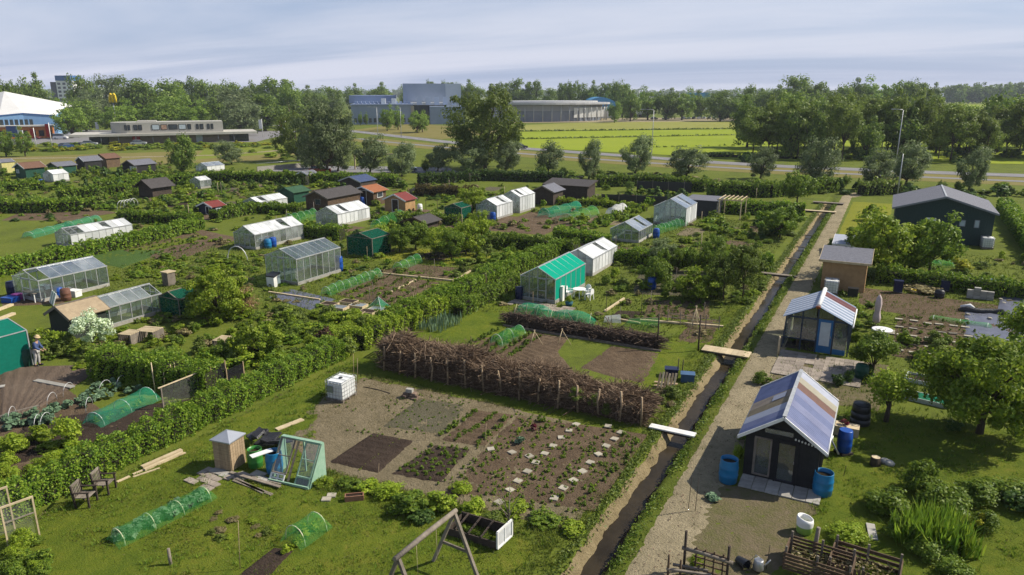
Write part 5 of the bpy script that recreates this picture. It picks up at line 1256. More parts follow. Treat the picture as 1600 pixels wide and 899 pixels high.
    for q0, q1, m in rt:
        for u0, u1, dz in ((0, sl * .52, .008), (sl * .5, sl, 0.0)): sheetp(1, u0, u1, y_lo + q0, y_lo + q1 + .03, m, dz + .002 * (rt.index((q0, q1, m)) % 2))
    lt = [(0, .5, s_blue), (.5, 1.1, s_lil), (1.1, 1.8, s_white), (1.8, 2.5, s_tan), (2.5, 3.4, s_grey), (3.4, 4.2, s_blue), (4.2, 5.45, s_blue)]
    for i_, (q0, q1, m) in enumerate(lt): sheetp(-1, 0, sl, y_lo + q0, y_lo + q1 + .03, m, .002 * (i_ % 2))
    sheetp(-1, .35, .95, y_lo + 2.6, y_lo + 3.2, s_white, .03, 'roof_light')
    MB().bar((xm, y_lo, rg + .1), (xm, y_hi, rg + .1), .14, .05).build('ridge_cap', M_ALU, t)
    for s in (-1, 1):
        e = Vector((s * math.cos(a), 0, -math.sin(a)))
        for y in (y_lo - .03, y_hi + .03):
            MB().bar(Vector((xm, y, rg + .03)), Vector((xm, y, rg + .03)) + e * sl, .05, .12).build('barge_board', M_WHITE, t)
        p = Vector((xm, 0, rg)) + e * sl
        MB().tube([(p.x, y_lo, p.z - .03), (p.x, y_hi, p.z - .03)], .05, 8).build('gutter', M_ALU, t)
    MB().tube([(W + .32, L * .35, ev - .25), (W + .32, L * .35 - .1, ev - .45), (W + .62, L * .3, 1.05)], .035, 6).build('downpipe', M_STEEL, t)
    for k in range(7): MB().lathe([(.03, 0), (.035, .05), (.01, .08)], 8, (1.85 + k * .12, -.06, 2.0 + (-.02 * k))).build('light_bulb', M_WHITE, t)
    return t
patch_shed()
for k, (x, y) in enumerate(((-3.2, 28.6), (-2.4, 29.3), (-1.7, 28.7), (-3.0, 30.2), (-2.0, 30.6))): bush('plants seen through the panes of the black shed', x, y, .7, .9, ('light', 'mid', 'dry')[k % 3], 'plants inside the black shed', 'potted_plants', 'plants')
FOOT.append((-3.9, -1, 27.4, 32.5)); FOOT.append((-4.6, -1, 44, 48))
paving('strip of grey slabs before the black shed', 'slab_paving', [(-3.6 + i * .5, 26.75 + j * .6) for i in range(6) for j in range(2)], .24, .29, M_CONC)
barrel('open blue rain barrel at the left corner of the black shed', *G(1137, 752), M_CYAN, 1.0, .37, water=True)
barrel('open blue rain barrel at the right front corner of the black shed', *G(1284, 772), M_CYAN, .95, .37, water=True)
t = barrel('bright blue barrel on stilts under the shed downpipe', -.35, 31.35, M_BLUE, 1.0, .30, lid=False, z=.12)
MB().box(-.28, .28, -.28, .28, -.12, -.002).build('stand', M_WOODDK, t)
t = thing('stacked_wood', 'wooden box with red blooms behind the black shed', 'planter', (-.35, 33.4, 0)); MB().box(-.5, .5, -.3, .3, 0, .45).build('box', M_WOODPALE, t)
link('flowers', BT['redplant'][0], t, (-.1, 0, .45), None, (.7, .5, .3))
# compost barrel
cxx, cyy = G(1343, 662); t = thing('compost_bin', 'round black ribbed compost bin beside the small tree', 'compost bin', (cxx, cyy, 0))
MB().lathe([(.40, 0), (.44, .02), (.44, .3), (.40, .31), (.43, .33), (.42, .62), (.38, .63), (.41, .65), (.38, .95), (.36, .97)], 20).build('body', M_BLKPL, t); MB().lathe([(.37, .971), (.37, 1.02), (.1, 1.07)], 20).build('lid', M_BLKPL, t)
# trees
def near_tree(label, X, Y, h, w, m, n, clumps, leaf, trunk=.16, fork=.32, cz=.62, rz=.36, cr=.12, low=-.45):
    t = thing('fruit_tree', label, 'tree', (X, Y, 0)); P, N, C = crown_points(n, clumps, .5 * w - cr * h * .6, rz * h, cz * h, cr * h, lop=.2, hollow=.5, low=low)
    k = P[:, 2] > (.17 if low > -.9 else .02) * h; link('crown', leaf_mesh('near_crown', P[k], N[k], leaf, m, .58), t)
    mb = MB(); mb.tube([(0, 0, -.05), (.02, .01, fork * h * .6), (.05, 0, fork * h), (.05, .05, cz * h)], [trunk * 1.25, trunk, trunk * .85, trunk * .3], 10)
    for j in range(0, clumps, 3):
        e = C[j]; z0 = fork * h * rnd.uniform(.75, 1.3); mb.tube([(.03, 0, z0), (e[0] * .45, e[1] * .45, (z0 + e[2]) / 2 + .1), tuple(e)], [trunk * .45, trunk * .25, trunk * .08], 5, False)
    mb.build('trunk', BARK, t); return t
X, Y = G(1530, 678); near_tree('large fruit tree with a stout trunk on the right-hand lawn', X, Y, 4.6, 5.8, L_TREE, 28000, 130, .085, .14, .24, rz=.43, cz=.53, low=-.8)
X, Y = G(1384, 660); near_tree('small light green tree beside the black compost bin', X, Y, 2.5, 2.2, L_LIGHT, 6000, 40, .065, .10, .36, cr=.17)
X, Y = G(1362, 585); near_tree('dense dark green small tree before the blue-door greenhouse', X, Y, 2.2, 2.6, L_MID, 7500, 46, .075, .07, .2, cz=.55, rz=.42, cr=.17)
X, Y = G(1590, 610); near_tree('fruit tree at the right edge behind the large one', X + 1.5, Y + 4, 4.0, 4.5, L_TREE, 12000, 70, .09, .12, cz=.57, rz=.4)
# --- greenhouse-shed with blue door
def blue_shed():
    x0, x1, y0, y1, ev, rg = -4.5, -1.1, 44.2, 48.0, 2.05, 2.85; W, L = x1 - x0, y1 - y0; xm = W / 2
    t = thing('glass_shed', 'glazed dark-framed shed with bright blue door and striped roof', 'shed', (x0, y0, 0))
    fr = MB(); fm = mat('frame_navy', (.02, .035, .06), (.03, .045, .07), .5, 4)
    n = 5
    for k in range(n + 1):
        y = L * k / n
        for x in (0, W): fr.bar((x + (-.12 if x == 0 else .12), y, 0), (x, y, ev), .07)
        fr.bar((0, y, ev), (xm, y, rg), .06); fr.bar((W, y, ev), (xm, y, rg), .06)
    for x in (0, W): fr.bar((x, 0, ev), (x, L, ev), .08)
    for x in (.9, 1.75, 2.65): fr.bar((x, 0, 0), (x, 0, ev + (rg - ev) * (1 - abs(x - xm) / xm)), .08)
    fr.bar((0, 0, ev), (W, 0, ev), .09); fr.bar((0, L, ev), (W, L, ev), .08); fr.bar((0, 0, 0.7), (1.75, 0, .7), .06)
    fr.build('frame', fm, t); MB().box(.05, W - .05, .1, L - .05, .01, .04).build('added_dark_floor', M_WOODDK, t); MB().box(.05, W - .05, L - .06, L - .02, .04, ev).build('added_dark_back', M_WOODDK, t)  # dark floor and back boards added so the interior looks shaded
    d = MB().box(1.8, 2.6, -.07, -.03, .05, 2.1).build('door', M_DOORBLUE, t)
    MB().box(1.92, 2.48, -.085, -.071, .5, 1.95).build('pane', GL_LIGHT, d); MB().bar((2.52, -.1, 1.0), (2.52, -.1, 1.14), .03).build('handle', M_STEEL, d)
    MB().box(2.66, W - .02, -.03, .01, .05, .35).build('plinth', M_DOORBLUE, t)
    for a, b, z0, z1 in ((.03, .87, .72, ev - .05), (.93, 1.72, .72, ev - .05), (2.68, W - .04, .37, ev - .05)): MB().box(a, b, -.008, .0, z0, z1).build('wall_pane', GL_CLEAR, t)
    for pts in ([(.1, 0, ev + .04), (xm - .05, 0, ev + .04), (xm - .05, 0, rg - .06)], [(xm + .05, 0, ev + .04), (W - .1, 0, ev + .04), (xm + .05, 0, rg - .06)]): MB().prism(pts, (0, .008, 0)).build('gable_pane', GL_CLEAR, t)
    ms = MB().box(-.004, .004, .03, L / n - .03, .1, ev - .04).mesh('wall_pane', GL_CLEAR)
    for k in range(n): link('wall_pane', ms, t, (.0, k * L / n, 0)); link('wall_pane', ms, t, (W, k * L / n, 0))
    a = math.atan2(rg - ev, xm); sl = xm / math.cos(a) + .22
    sw = mat('stripe_white', (.42, .45, .52), (.34, .37, .44), .55, 2, spec=.2); sb = mat('stripe_slate', (.14, .19, .27), (.19, .24, .33), .55, 2, spec=.2); sr = mat('stripe_maroon', (.12, .035, .035), (.09, .03, .03), .55, 3, spec=.2)
    yy = -.2; k = 0
    while yy < L + .15:
        wd = .30 if k % 2 else .26
        for s in (-1, 1):
            e = Vector((s * math.cos(a), 0, -math.sin(a))); nn = Vector((s * math.sin(a), 0, math.cos(a)))
            m = sw if k % 2 else sb
            if s > 0 and yy > 2.5: m = sr if yy < 3.7 else sb
            MB().obox(Vector((xm, yy + wd / 2, rg + .05)) + e * sl / 2 + nn * (.01 * (k % 2)), e * sl / 2, (0, wd / 2 - .004, 0), nn * .006).build('roof_strip', m, t)
        yy += wd; k += 1
    MB().tube([(xm, -.3, rg + .09), (xm, L + .2, rg + .09)], .13, 10).build('ridge_roll', M_WHITE, t)
    MB().tube([(xm, -.34, rg + .0), (xm, -.3, rg + .05)], .14, 10).build('ridge_end', mat('rust_end', (.35, .11, .04), None, .7), t)
    MB().tube([(W + .25, -.2, ev - .15), (W + .25, L, ev - .13)], .05, 6).build('gutter', M_WHITE, t)
    return t
blue_shed()
for k, (x, y) in enumerate(((-4.0, 45.6), (-3.3, 46.5), (-1.8, 47.5), (-3.9, 47.3), (-2.4, 47))): bush('potted plants seen through the panes of the blue-door shed', x, y, .9, 1.0, ('mid', 'dark', 'olive')[k % 3], 'plants inside the blue-door shed', 'potted_plants', 'plants')
t = thing('workbench', 'cluttered brown bench inside the blue-door shed', 'bench', (-3.9, 44.75, 0)); MB().box(0, 1.3, 0, .5, .75, .8).build('top', M_WOODBR, t)
for x in (.05, 1.2):
    for y in (.03, .42): MB().box(x, x + .06, y, y + .06, 0, .748).build('leg', M_WOODBR, t)
MB().box(.2, .6, .1, .4, .8, 1.15).build('box', M_WOODDK, t)
# patio
paving('patio of brownish slabs before the blue-door shed', 'patio', [(-4.3 + i * .5, 39.7 + j * .6) for i in range(9) for j in range(7) if rnd.random() > .05], .245, .295, M_PAVE)
stake('yellow post standing at the patio corner by the path', -4.6, 42.6, 1.2, M_WOODPALE, .06, None, 'post', cat='post')
# parasol, table, bench
px_, py_ = G(1367, 517); t = thing('parasol', 'closed pale pink parasol beside the vegetable rows', 'parasol', (px_, py_, 0))
MB().tube([(0, 0, 0), (0, 0, 2.5)], .022, 8).build('pole', M_WOODPALE, t); MB().lathe([(.2, 0), (.2, .06), (.05, .1)], 14).build('base', M_CONC, t)
pr_ = []
for z, r in ((.55, .12), (.62, .2), (.9, .23), (1.2, .17), (1.35, .16), (1.8, .2), (2.2, .15), (2.42, .05)): pr_.append((r, z))
mb = MB().lathe(pr_, 16); mb.v = [(x * (1 + .18 * math.sin(5 * math.atan2(y, x))), y * (1 + .18 * math.sin(5 * math.atan2(y, x))), z) for x, y, z in mb.v]; mb.build('canopy', mat('canopy_pink', (.50, .41, .40), (.40, .32, .32), .8, 4), t)
tx, ty = G(1376, 532); t = thing('garden_table', 'round white garden table below the parasol', 'table', (tx, ty, 0)); MB().lathe([(.58, .70), (.6, .72), (.6, .74), (.56, .75)], 28).build('top', M_PLASTW, t)
for k in range(4): a = k * 1.57 + .5; MB().bar((math.cos(a) * .25, math.sin(a) * .25, .7), (math.cos(a) * .48, math.sin(a) * .48, 0), .05).build('leg', M_PLASTW, t)
tag(MB().box(-.3, .3, -.45, .45, 0, .06).build('paving_slab', M_SLAB, None, (*G(1390, 520), .03)), 'pale upright slab by the parasol foot', 'slab'); 
# vegetable rows with white tiles
for j_, yy in enumerate((46.6, 48.3, 50.0, 51.8, 53.6)):
    for i_ in range(6):
        if rnd.random() < .12: continue
        o = MB().box(-.24, .24, -.12, .12, 0, .05).build('row_tile', M_SLAB, None, (1.75 + i_ * .78 + rnd.gauss(0, .05), yy + rnd.gauss(0, .08), .07), (0, 0, rnd.gauss(0, .06)))
        tag(o, 'white tile marking the vegetable rows right of the parasol', 'tile', 'white tiles in the vegetable rows')
for yy in (47.4, 49.2, 51, 52.7, 54.5): row('potato', (1.5, yy), (6.0, yy), 12, .32, 'low green vegetable in the rows right of the parasol', 'vegetables right of the parasol', jit=.12, stuff=True)
o = MB(); nV = []; 
t = tunnel('flat green net over the back of the vegetable rows', (3.8, 55.0), (6.9, 54.6), .9, .25, 3, N_PALE, M_HOOPW, None)
for yy in (46.0, 50.6): tag(MB().tube([(-.6, yy, .5), (3, yy, .48), (9.5, yy - .2, .5)], .02, 5).build('irrigation_pipe', M_BLKPL), ('nearer' if yy < 48 else 'farther') + ' dark pipe strung across the vegetable rows', 'pipe')
# crumpled sheeting and stones on it
t = thing('rolled_sheeting', 'crumpled black sheeting bunched along the grey ground cover', 'plastic sheeting', (0, 0, 0)); mb = MB(); pts = [Vector((*G(a, b), .12)) for a, b in ((1496, 486), (1510, 487), (1530, 490), (1550, 490), (1565, 492), (1575, 498))]
mb.tube([p + Vector((rnd.gauss(0, .05), rnd.gauss(0, .05), rnd.random() * .08)) for p in pts], [.12, .26, .2, .22, .24, .1], 9); mb.build('roll', M_TARPBLK, t)
mb = MB().tube([Vector((*G(a, b), .25)) for a, b in ((1500, 484), (1515, 484), (1522, 488))], [.08, .2, .08], 8); mb.build('white_fold', M_WHITE, t)
for p in ((1512, 494), (1546, 500), (1570, 502), (1595, 505), (1563, 470), (1568, 476), (1510, 502), (1585, 525)):
    tag(MB().lathe([(.12, 0), (.16, .05), (.1, .11)], 7).build('stone', M_SLAB, None, (*G(*p), .07), None), 'pale stone weighing down the grey ground sheet', 'stone', 'stones on the ground sheet')
# row of things along the hedge
for lab, p, m, h in (('dark blue lidded bin standing before the hedge', (1402, 458), M_NAVY, .95), ('second dark blue bin standing left of the stacked blocks', (1475, 455), M_NAVY, .8)):
    t = thing('storage_bin', lab, 'bin', (*G(*p), 0), .1); mb = MB().box(-.3, .3, -.25, .25, .05, h); mb.build('body', m, t); MB().box(-.33, .33, -.29, .28, h, h + .06).build('lid', m, t); MB().tube([(-.3, -.2, .09), (.3, -.2, .09)], .09, 8).build('wheels', M_BLKPL, t)
barrel('black plastic tub before the second blue bin', *G(1467, 466), M_BLKPL, .6, .35)
barrel('blue barrel beside the stacked concrete blocks', *G(1545, 455), M_BLUE, .95, .36)
t = thing('bucket', 'yellow bucket in the soil before the hedge', 'bucket', (*G(1427, 458), 0)); MB().lathe([(.15, 0), (.2, .3), (.19, .3), (.14, .02)], 14).build('body', M_YEL, t); MB().tube([(-.2, 0, .3), (0, 0, .42), (.2, 0, .3)], .01, 4).build('handle', M_STEEL, t)
t = thing('block_stack', 'stack of grey concrete blocks before the hedge', 'block stack', (*G(1510, 466), 0)); bm = MB().box(0, .42, 0, .3, 0, .21).mesh('block', M_CONC)
for i_ in range(4):
    for j_ in range(3 if i_ != 1 else 4): link('block', bm, t, (i_ * .43, rnd.gauss(0, .03), j_ * .215 + .02))
for p, w in (((1440, 455), 70),): B('heap of dry garden waste before the hedge', *p, w, .8, 'dry', None, 'waste_heap', 'heap')
# tan hut, tank, dark shed, barn
shed('tan timber hut with a grey felt roof beside the path', -3.85, -.75, 60.0, 63.2, 2.35, 2.75, M_WOODTAN, M_ROOFGREY, .3, M_WOODPALE, boards=.14, pent=True, vertical=False)
ibc('white caged water tank in front of the tan hut', -3.0, 58.8, R(3), plate=False)
t = thing('plastic_crate', 'black crate beside the tank at the tan hut', 'crate', (*G(1332, 463), 0)); MB().box(-.35, .35, -.25, .25, 0, .6).build('body', M_BLKPL, t); MB().box(-.38, .38, -.28, .28, .6, .65).build('rim', M_BLKPL, t)
shed('low dark shed with a pale roof behind the tan hut', -4.0, -1.4, 74.0, 77.0, 1.0, 1.35, M_BLACK, mat('roof_pale', (.40, .42, .48), (.3, .32, .38), .6, 3), .15, M_WHITE, pent=True)
barn_board = mat('barn_board', (.014, .034, .033), (.020, .044, .042), .6, 6)
shed('large dark green barn with a grey felt roof', .9, 9.7, 85.0, 95.2, 3.4, 4.75, barn_board, M_ROOFGREY, .35, mat('barn_trim', (.20, .215, .24), None, .6), boards=.22, name='barn', cat='barn', windows=(('f', 5.9, 6.4, 1.9, 2.5, GL_LIGHT), ('f', 7.2, 7.6, 1.85, 2.6, GL_LIGHT)), ridge_cap=M_ALU)
t = thing('barn_sign', 'white panel on the dark barn front', 'panel', (3.8, 84.93, 2.2)); MB().box(0, .9, 0, .03, 0, .35).build('panel', M_WHITE, t)
ibc('white caged water tank at the right corner of the barn', *G(1541, 388), R(5), plate=False)
# shrubs and fruit trees between hut and barn
gf = 'fruit trees before the barn'
for lab, p, ty, w, k in (('bushy fruit tree right of the tan hut', (1372, 430), 335, 100, 'fruitlight'), ('bushy fruit tree before the barn window', (1452, 428), 342, 85, 'fruit'), ('slim fruit tree between the two before the barn', (1412, 425), 352, 70, 'fruitlight'), ('low tree behind the tan hut', (1345, 400), 352, 55, 'fruit')):
    T('fruit_tree', lab, *p, ty, w, k, gf)
for p, w, h in (((1300, 392), 22, 1.7), ((1357, 345), 30, 2.8)): B('slim shrub beside the path near the dark low shed', *p, w, h, 'fine', 'slim shrubs by the path')
for k in range(26):
    X, Y = rnd.uniform(1, 17), rnd.uniform(65, 79); bush('mixed shrub on the plot between hedge and barn', X, Y, rnd.uniform(.7, 1.8), rnd.uniform(.4, 1.2), rnd.choice(('mid', 'light', 'olive', 'dark', 'yellow')), 'shrubs between hedge and barn')
tunnel('low green net frame on the plot behind the hedge', G(1443, 417), G(1480, 416), 1.6, .6, 3, N_PALE, M_HOOPW, None)
hedge('clipped green hedge behind the vegetable rows on the right', [(0.0, 64.6), (24, 63.2)], 1.5, 1.35)
hedge('long clipped hedge running past the right side of the barn', [(13.2, 78), (13.6, 112)], 1.6, 1.7)
hedge('clipped hedge at the right edge beyond the barn', [(16.6, 78), (17.2, 112)], 1.8, 1.9)
# --- lawn furniture and wild corner, bottom right
for lab, a, b, cc_, nt in (('low white-edged frame with green net on the right-hand lawn', (1404, 622), (1480, 640), .9, N_GREEN), ('low white-edged frame behind the netted one', (1412, 596), (1450, 604), 1.1, None)):
    A, Bq = G(*a), G(*b); t = thing('raised_frame', lab, 'raised frame', A, math.atan2(Bq[1] - A[1], Bq[0] - A[0])); Lf = math.hypot(Bq[0] - A[0], Bq[1] - A[1])
    for q in ((0, Lf, 0, .04), (0, Lf, cc_, cc_ + .04), (0, .04, .04, cc_), (Lf - .04, Lf, .04, cc_)): MB().box(*q, 0, .22).build('side_board', mat('frame_pale', (.46, .50, .46), None, .6), t)
    MB().box(.04, Lf - .04, .04, cc_, .0, .1).build('soil', M_SOILDARK, t)
    if nt: MB().box(.04, Lf - .04, .04, cc_, .2, .21).build('net', nt, t)
X, Y = G(1343, 600)
for k in range(5): bush('dark potted shrub behind the black compost bin', X + rnd.uniform(-1.2, .8), Y + rnd.uniform(-1, 1.5), rnd.uniform(.8, 1.3), rnd.uniform(.6, 1.1), rnd.choice(('dark', 'mid')), 'shrubs behind the compost bin')
barrel('dark green lidded bin between the shed and the small trees', *G(1345, 592), M_GREENDK, .8, .35)
sx, sy = G(1367, 727); t = thing('tree_stump', 'sawn tree stump on the lawn behind the wild bed', 'stump', (sx, sy, 0)); MB().lathe([(.24, 0), (.2, .12), (.19, .36), (.17, .38)], 12).build('stump', BARK, t); MB().lathe([(.17, .381), (.01, .385)], 12, capb=False).build('cut_face', M_WOODPALE, t)
for k, p in enumerate(((1382, 724), (1389, 727))): tag(MB().lathe([(.2, 0), (.22, .12), (.12, .2)], 8).build('stone', M_CONC, None, (*G(*p), 0)), 'grey boulder beside the sawn stump', 'stone', 'boulders by the stump')
gb = 'bushes of the wild bed'
for p, w, h, k, lab in (((1385, 800), 85, 1.15, 'fine', 'dark bush at the left of the wild bed'), ((1440, 770), 70, 1.7, 'fine', 'tall bush at the back of the wild bed'), ((1470, 800), 95, 1.3, 'fine', 'broad bush in the middle of the wild bed'), ((1520, 780), 90, .95, 'fine', 'low bush at the back right of the wild bed'), ((1570, 775), 90, .9, 'fine', 'low bush at the right end of the wild bed'), ((1600, 795), 80, 1.0, 'dark', 'dark bush at the right picture edge'), ((1535, 828), 55, 1.0, 'fine', 'round bush at the right front of the wild bed'), ((1450, 870), 80, .85, 'fine', 'bush at the lower front of the wild bed'), ((1490, 900), 70, .7, 'fine', 'bush lowest in the wild bed'), ((1325, 843), 75, .75, 'finelight', 'light green bush left of the paving plank'), ((1412, 840), 75, .9, 'fine', 'leafy bush right of the paving plank')):
    B(lab, *p, w, h, k, gb)
for j, (p, w, h) in enumerate(sorted((((1430, 848), 80, 1.2), ((1462, 852), 90, 1.3), ((1495, 862), 70, 1.1), ((1445, 835), 60, 1.2), ((1475, 838), 70, 1.2)))): B('clump of long arching iris leaves in the wild bed, ' + ORD[j] + ' from the left', *p, w, h, 'reed', 'iris clumps in the wild bed', 'iris_clump', 'iris')
for p in ((1527, 838), (1512, 845), (1531, 828), (1480, 848)): bush('yellow bloom at the edge of the wild bed', *G(*p), .3, .25, 'yellow', 'yellow blooms in the wild bed', 'flower', 'flowers', z=.45)
B('small dark shrub on the lawn left of the large fruit tree', 1490, 672, 30, .7, 'dark')
for p, w in (((1495, 666), 34),): bush('blue-black pot plant at the trunk of the large tree', *G(*p), .5, .4, 'dark', None, 'pot_plant', 'plant')
tag(MB().box(-.14, .14, -.5, .5, 0, .05).build('paving_plank', M_CONC, None, (*G(1362, 833), .03), (0, 0, R(8))), 'narrow grey slab lying in the wild bed path', 'slab')
# bag, bins, trellis
gx_, gy_ = G(1256, 832); t = thing('garden_bag', 'open white and green garden waste bag beside an old post', 'garden bag', (gx_, gy_, 0), .3)
MB().lathe([(.22, 0), (.26, .05), (.28, .3)], 18, capt=False).build('lower_bag', mat('bag_green', (.30, .46, .10), (.22, .36, .08), .6, 3), t)
mb = MB().lathe([(.28, .3), (.29, .5), (.27, .6), (.24, .6), (.24, .35)], 18, capb=False, capt=False); mb.v = [(x, y, z + (.22 * (-x) if z > .45 else 0)) for x, y, z in mb.v]; mb.build('upper_bag', M_WHITE, t)
stake('gnarled pale post rising beside the garden waste bag', *G(1270, 872), 1.15, M_WOODGREY, .075, None, 'post', (.06, .05), 'post')
def slat_bin(label, P, rz, W, D, h, n, pal=False):
    t = thing('compost_bin', label, 'compost bin', (*P, 0), rz)
    for k in range(n):
        z = .05 + k * (h - .1) / n
        for (a, b, c, d) in ((0, W, -.02, .02), (0, W, D - .02, D + .02), (-.02, .02, .03, D - .03), (W - .02, W + .02, .03, D - .03)):
            if pal and c == -.02: continue
            MB().box(a, b, c, d, z, z + (h - .1) / n * .62).build('slat', M_WOODBR, t)
    if pal:
        m_ = int(W / .12)
        for k in range(m_): MB().box(k * W / m_, k * W / m_ + .08, -.03, 0, .02, h * rnd.uniform(.9, 1.05)).build('pale', M_WOODBR, t)
    for x in (0.05, W / 2, W - .05):
        for y in (.06, D - .06): MB().box(x - .035, x + .035, y - .03, y + .03, 0, h + .1).build('post', M_WOODGREY, t)
    mb = MB(); 
    P_ = rng.uniform((0.1, .1, h * .3), (W - .1, D - .1, h * .55), (260, 3)); tag(link('compost', leaf_mesh('compost', P_, np.tile([0, 0, 1.0], (260, 1)), .07, L_DRY), t), kind='stuff')
    return t
slat_bin('slatted timber compost bin at the bottom right', G(1222, 890), R(-4), 2.0, 1.1, .75, 5)
slat_bin('open compost bay with palings beside the slatted bin', G(1290, 905), R(-5), 2.0, 1.5, .7, 3, True)
t = thing('trellis', 'rough timber trellis with a log rail beside the path', 'trellis', G(1068, 893), R(2))
for x in (0, 1.35): MB().tube([(x, 0, -.1), (x, 0, 1.35 + .15 * (x == 0))], .045, 7).build('post', M_WOODDK, t)
MB().tube([(-.1, 0, .86), (.6, 0, .84), (1.5, 0, .78)], .065, 8).build('log_rail', M_WOODGREY, t)
for k in range(4): MB().bar((.35 + k * .28, .05, .05), (.35 + k * .28, .05, .98), .045).build('upright', M_WOODBR, t)
for z in (.2, .42, .64, .9): MB().bar((.28, .05, z), (1.3, .05, z - .03), .045).build('lath', M_WOODBR, t)
for p, h in (((1043, 905), .9), ((1062, 905), .7), ((1090, 905), .5)): stake('short rough stake in the fence beside the path', *G(*p), h, M_WOODBR, .04, 'rough stakes beside the path', cat='stake')
for a, b in (((1040, 905), (1110, 915)), ((1050, 898), (1105, 908))): board('rough rail of the low fence beside the path', G(*a), G(*b), .08, .06, M_WOODGREY, .35, 'fence_rail', 'rails beside the path', 'rail')
B('sprawling green plant at the foot of the trellis', 1088, 888, 30, .7, 'finelight')
B('rhubarb-like clump on the worn ground before the black shed', 1113, 783, 30, .35, 'cabbage', None, 'garden_plant', 'plant')
wx_, wy_ = G(1184, 893); t = thing('watering_can', 'grey metal watering can beside the trellis', 'watering can', (wx_, wy_, .1), R(20)); MB().lathe([(.17, 0), (.18, .02), (.15, .32), (.13, .34)], 16).build('body', M_STEEL, t); MB().tube([(.14, 0, .06), (.36, 0, .36)], [.03, .02], 8).build('spout', M_STEEL, t); MB().tube([(-.14, 0, .1), (-.28, 0, .25), (-.1, 0, .5), (.1, 0, .36)], .013, 6).build('handle', M_STEEL, t)
t = thing('flower_pot', 'black flower pot lying between trellis and watering can', 'flower pot', (*G(1160, 885), .14), 0); MB().tube([(-.18, .1, 0), (.15, -.12, .02)], [.13, .19], 14, False).build('pot', M_BLKPL, t); MB().tube([(.15, -.12, .02), (.17, -.135, .02)], [.2, .2], 14, False).build('rim', M_BLKPL, t)
for p, h in (((1075, 800), 1.5), ((1086, 800), 1.4), ((1197, 890), .9), ((1318, 745), .5)): stake('thin cane on the worn ground right of the path', *G(*p), h, M_WOODDK, .012, 'canes right of the path', 'cane', (.04, .03), 'cane')
B('tall leafy weeds at the path edge before the patio', 1190, 600, 34, .9, 'fine', None, 'weeds', 'weeds'); B('leafy weeds at the left corner of the black shed', 1153, 722, 22, 1.1, 'finelight', None, 'weeds', 'weeds')
bush('shrubs at the left wall of the black shed', -4.3, 30.5, .7, .7, 'mid', None, 'weeds', 'weeds')

# ================================================================== GREENHOUSES AND SHEDS LEFT OF THE DITCH
greenhouse('greenhouse draped in bright teal shade net on roof and side', -23.5, -20.7, 46.2, 52.0, 1.85, 2.6, N_TEAL, GL_CLEAR, right=N_TEAL, step=1.0)
greenhouse('white glazed greenhouse directly behind the teal-netted one', -24.0, -21.3, 55.2, 61.2, 1.5, 2.15, GL_WHITE, GL_WHITE, front=GL_CHALK, vents=((1, 4),), step=.75)
greenhouse('small clear greenhouse left of the hooped net row', -25.3, -22.2, 70.4, 75.0, 1.25, 2.05, GL_BLUE, GL_CLEAR, vents=((1, 3),), step=.75)
greenhouse('pale blue-roofed greenhouse beside the dark shed and pergola', -24.2, -20.4, 82.2, 87.2, 2.1, 3.05, GL_BLUE, GL_WHITE, front=GL_DIRTY, vents=((1, 3),), step=.75, nfront=6)
greenhouse('tall clear greenhouse with blue barrels behind the leafy tree', -44.6, -41.2, 41.4, 46.6, 2.15, 2.8, GL_CLEAR, GL_CLEAR, step=.8, nfront=5)
greenhouse('greenhouse with striped chalky roof left of the tall clear one', -57.5, -54.6, 49.6, 56.2, 1.5, 2.25, GL_CHALK, GL_DIRTY, front=GL_CLEAR, step=.8, vents=((1, 5),))
greenhouse('white-sided greenhouse before the brown timber shed', -59.2, -55.9, 63.2, 69.0, 1.45, 2.2, GL_WHITE, GL_WHITE, front=GL_DIRTY, vents=((1, 2),), step=.75)
greenhouse('low white-roofed greenhouse left of the brown timber shed', -76.4, -73.6, 68.0, 73.2, .95, 1.5, GL_WHITE, GL_WHITE, front=GL_DIRTY, vents=((1, 1),), step=.9)
greenhouse('white greenhouse left of the larger white one by the dark huts', -44.9, -42.0, 76.0, 80.2, 1.7, 2.4, GL_WHITE, GL_WHITE, front=GL_DIRTY, vents=((1, 3),), step=.75)
greenhouse('larger white greenhouse right of the other by the dark huts', -44.4, -41.7, 81.6, 86.0, 2.1, 2.8, GL_WHITE, GL_WHITE, front=GL_DIRTY, vents=((1, 1),), step=.75)
greenhouse('old open-sided greenhouse among blue tubs at the left', -57.8, -54.5, 28.9, 34.2, 1.65, 2.25, GL_BLUE, GL_CLEAR, front=GL_CLEAR, step=.85, bare_roof=((1, 0), (0, 0), (0, 3)), nfront=3)
greenhouse('patched greenhouse with a tan shed end at the left', -46.6, -44.3, 27.5, 31.4, 1.4, 1.95, GL_DIRTY, GL_CLEAR, step=.8, bare_roof=((1, 4),), door=False)
greenhouse('long white greenhouse behind the left clipped hedge', -74.6, -72.0, 42.0, 48.7, 1.25, 1.8, GL_WHITE, GL_WHITE, front=GL_CLEAR, step=.75, bare_roof=((1, 0), (1, 1)), vents=((1, 5),))
greenhouse('bright white small greenhouse at the far left among sheds', -130.8, -127.9, 73.3, 76.0, 1.4, 2.0, GL_WHITE, GL_WHITE, front=GL_CHALK, step=.9)
greenhouse('long low pale greenhouse far behind the round tree', -121.5, -118.3, 97.3, 101.5, 1.1, 1.7, GL_BLUE, GL_WHITE, step=1.0)
greenhouse('small round-topped pale greenhouse far left of the red playhouse', -100.8, -98.4, 79.3, 81.4, 1.3, 1.8, GL_CHALK, GL_DIRTY, step=1.0)
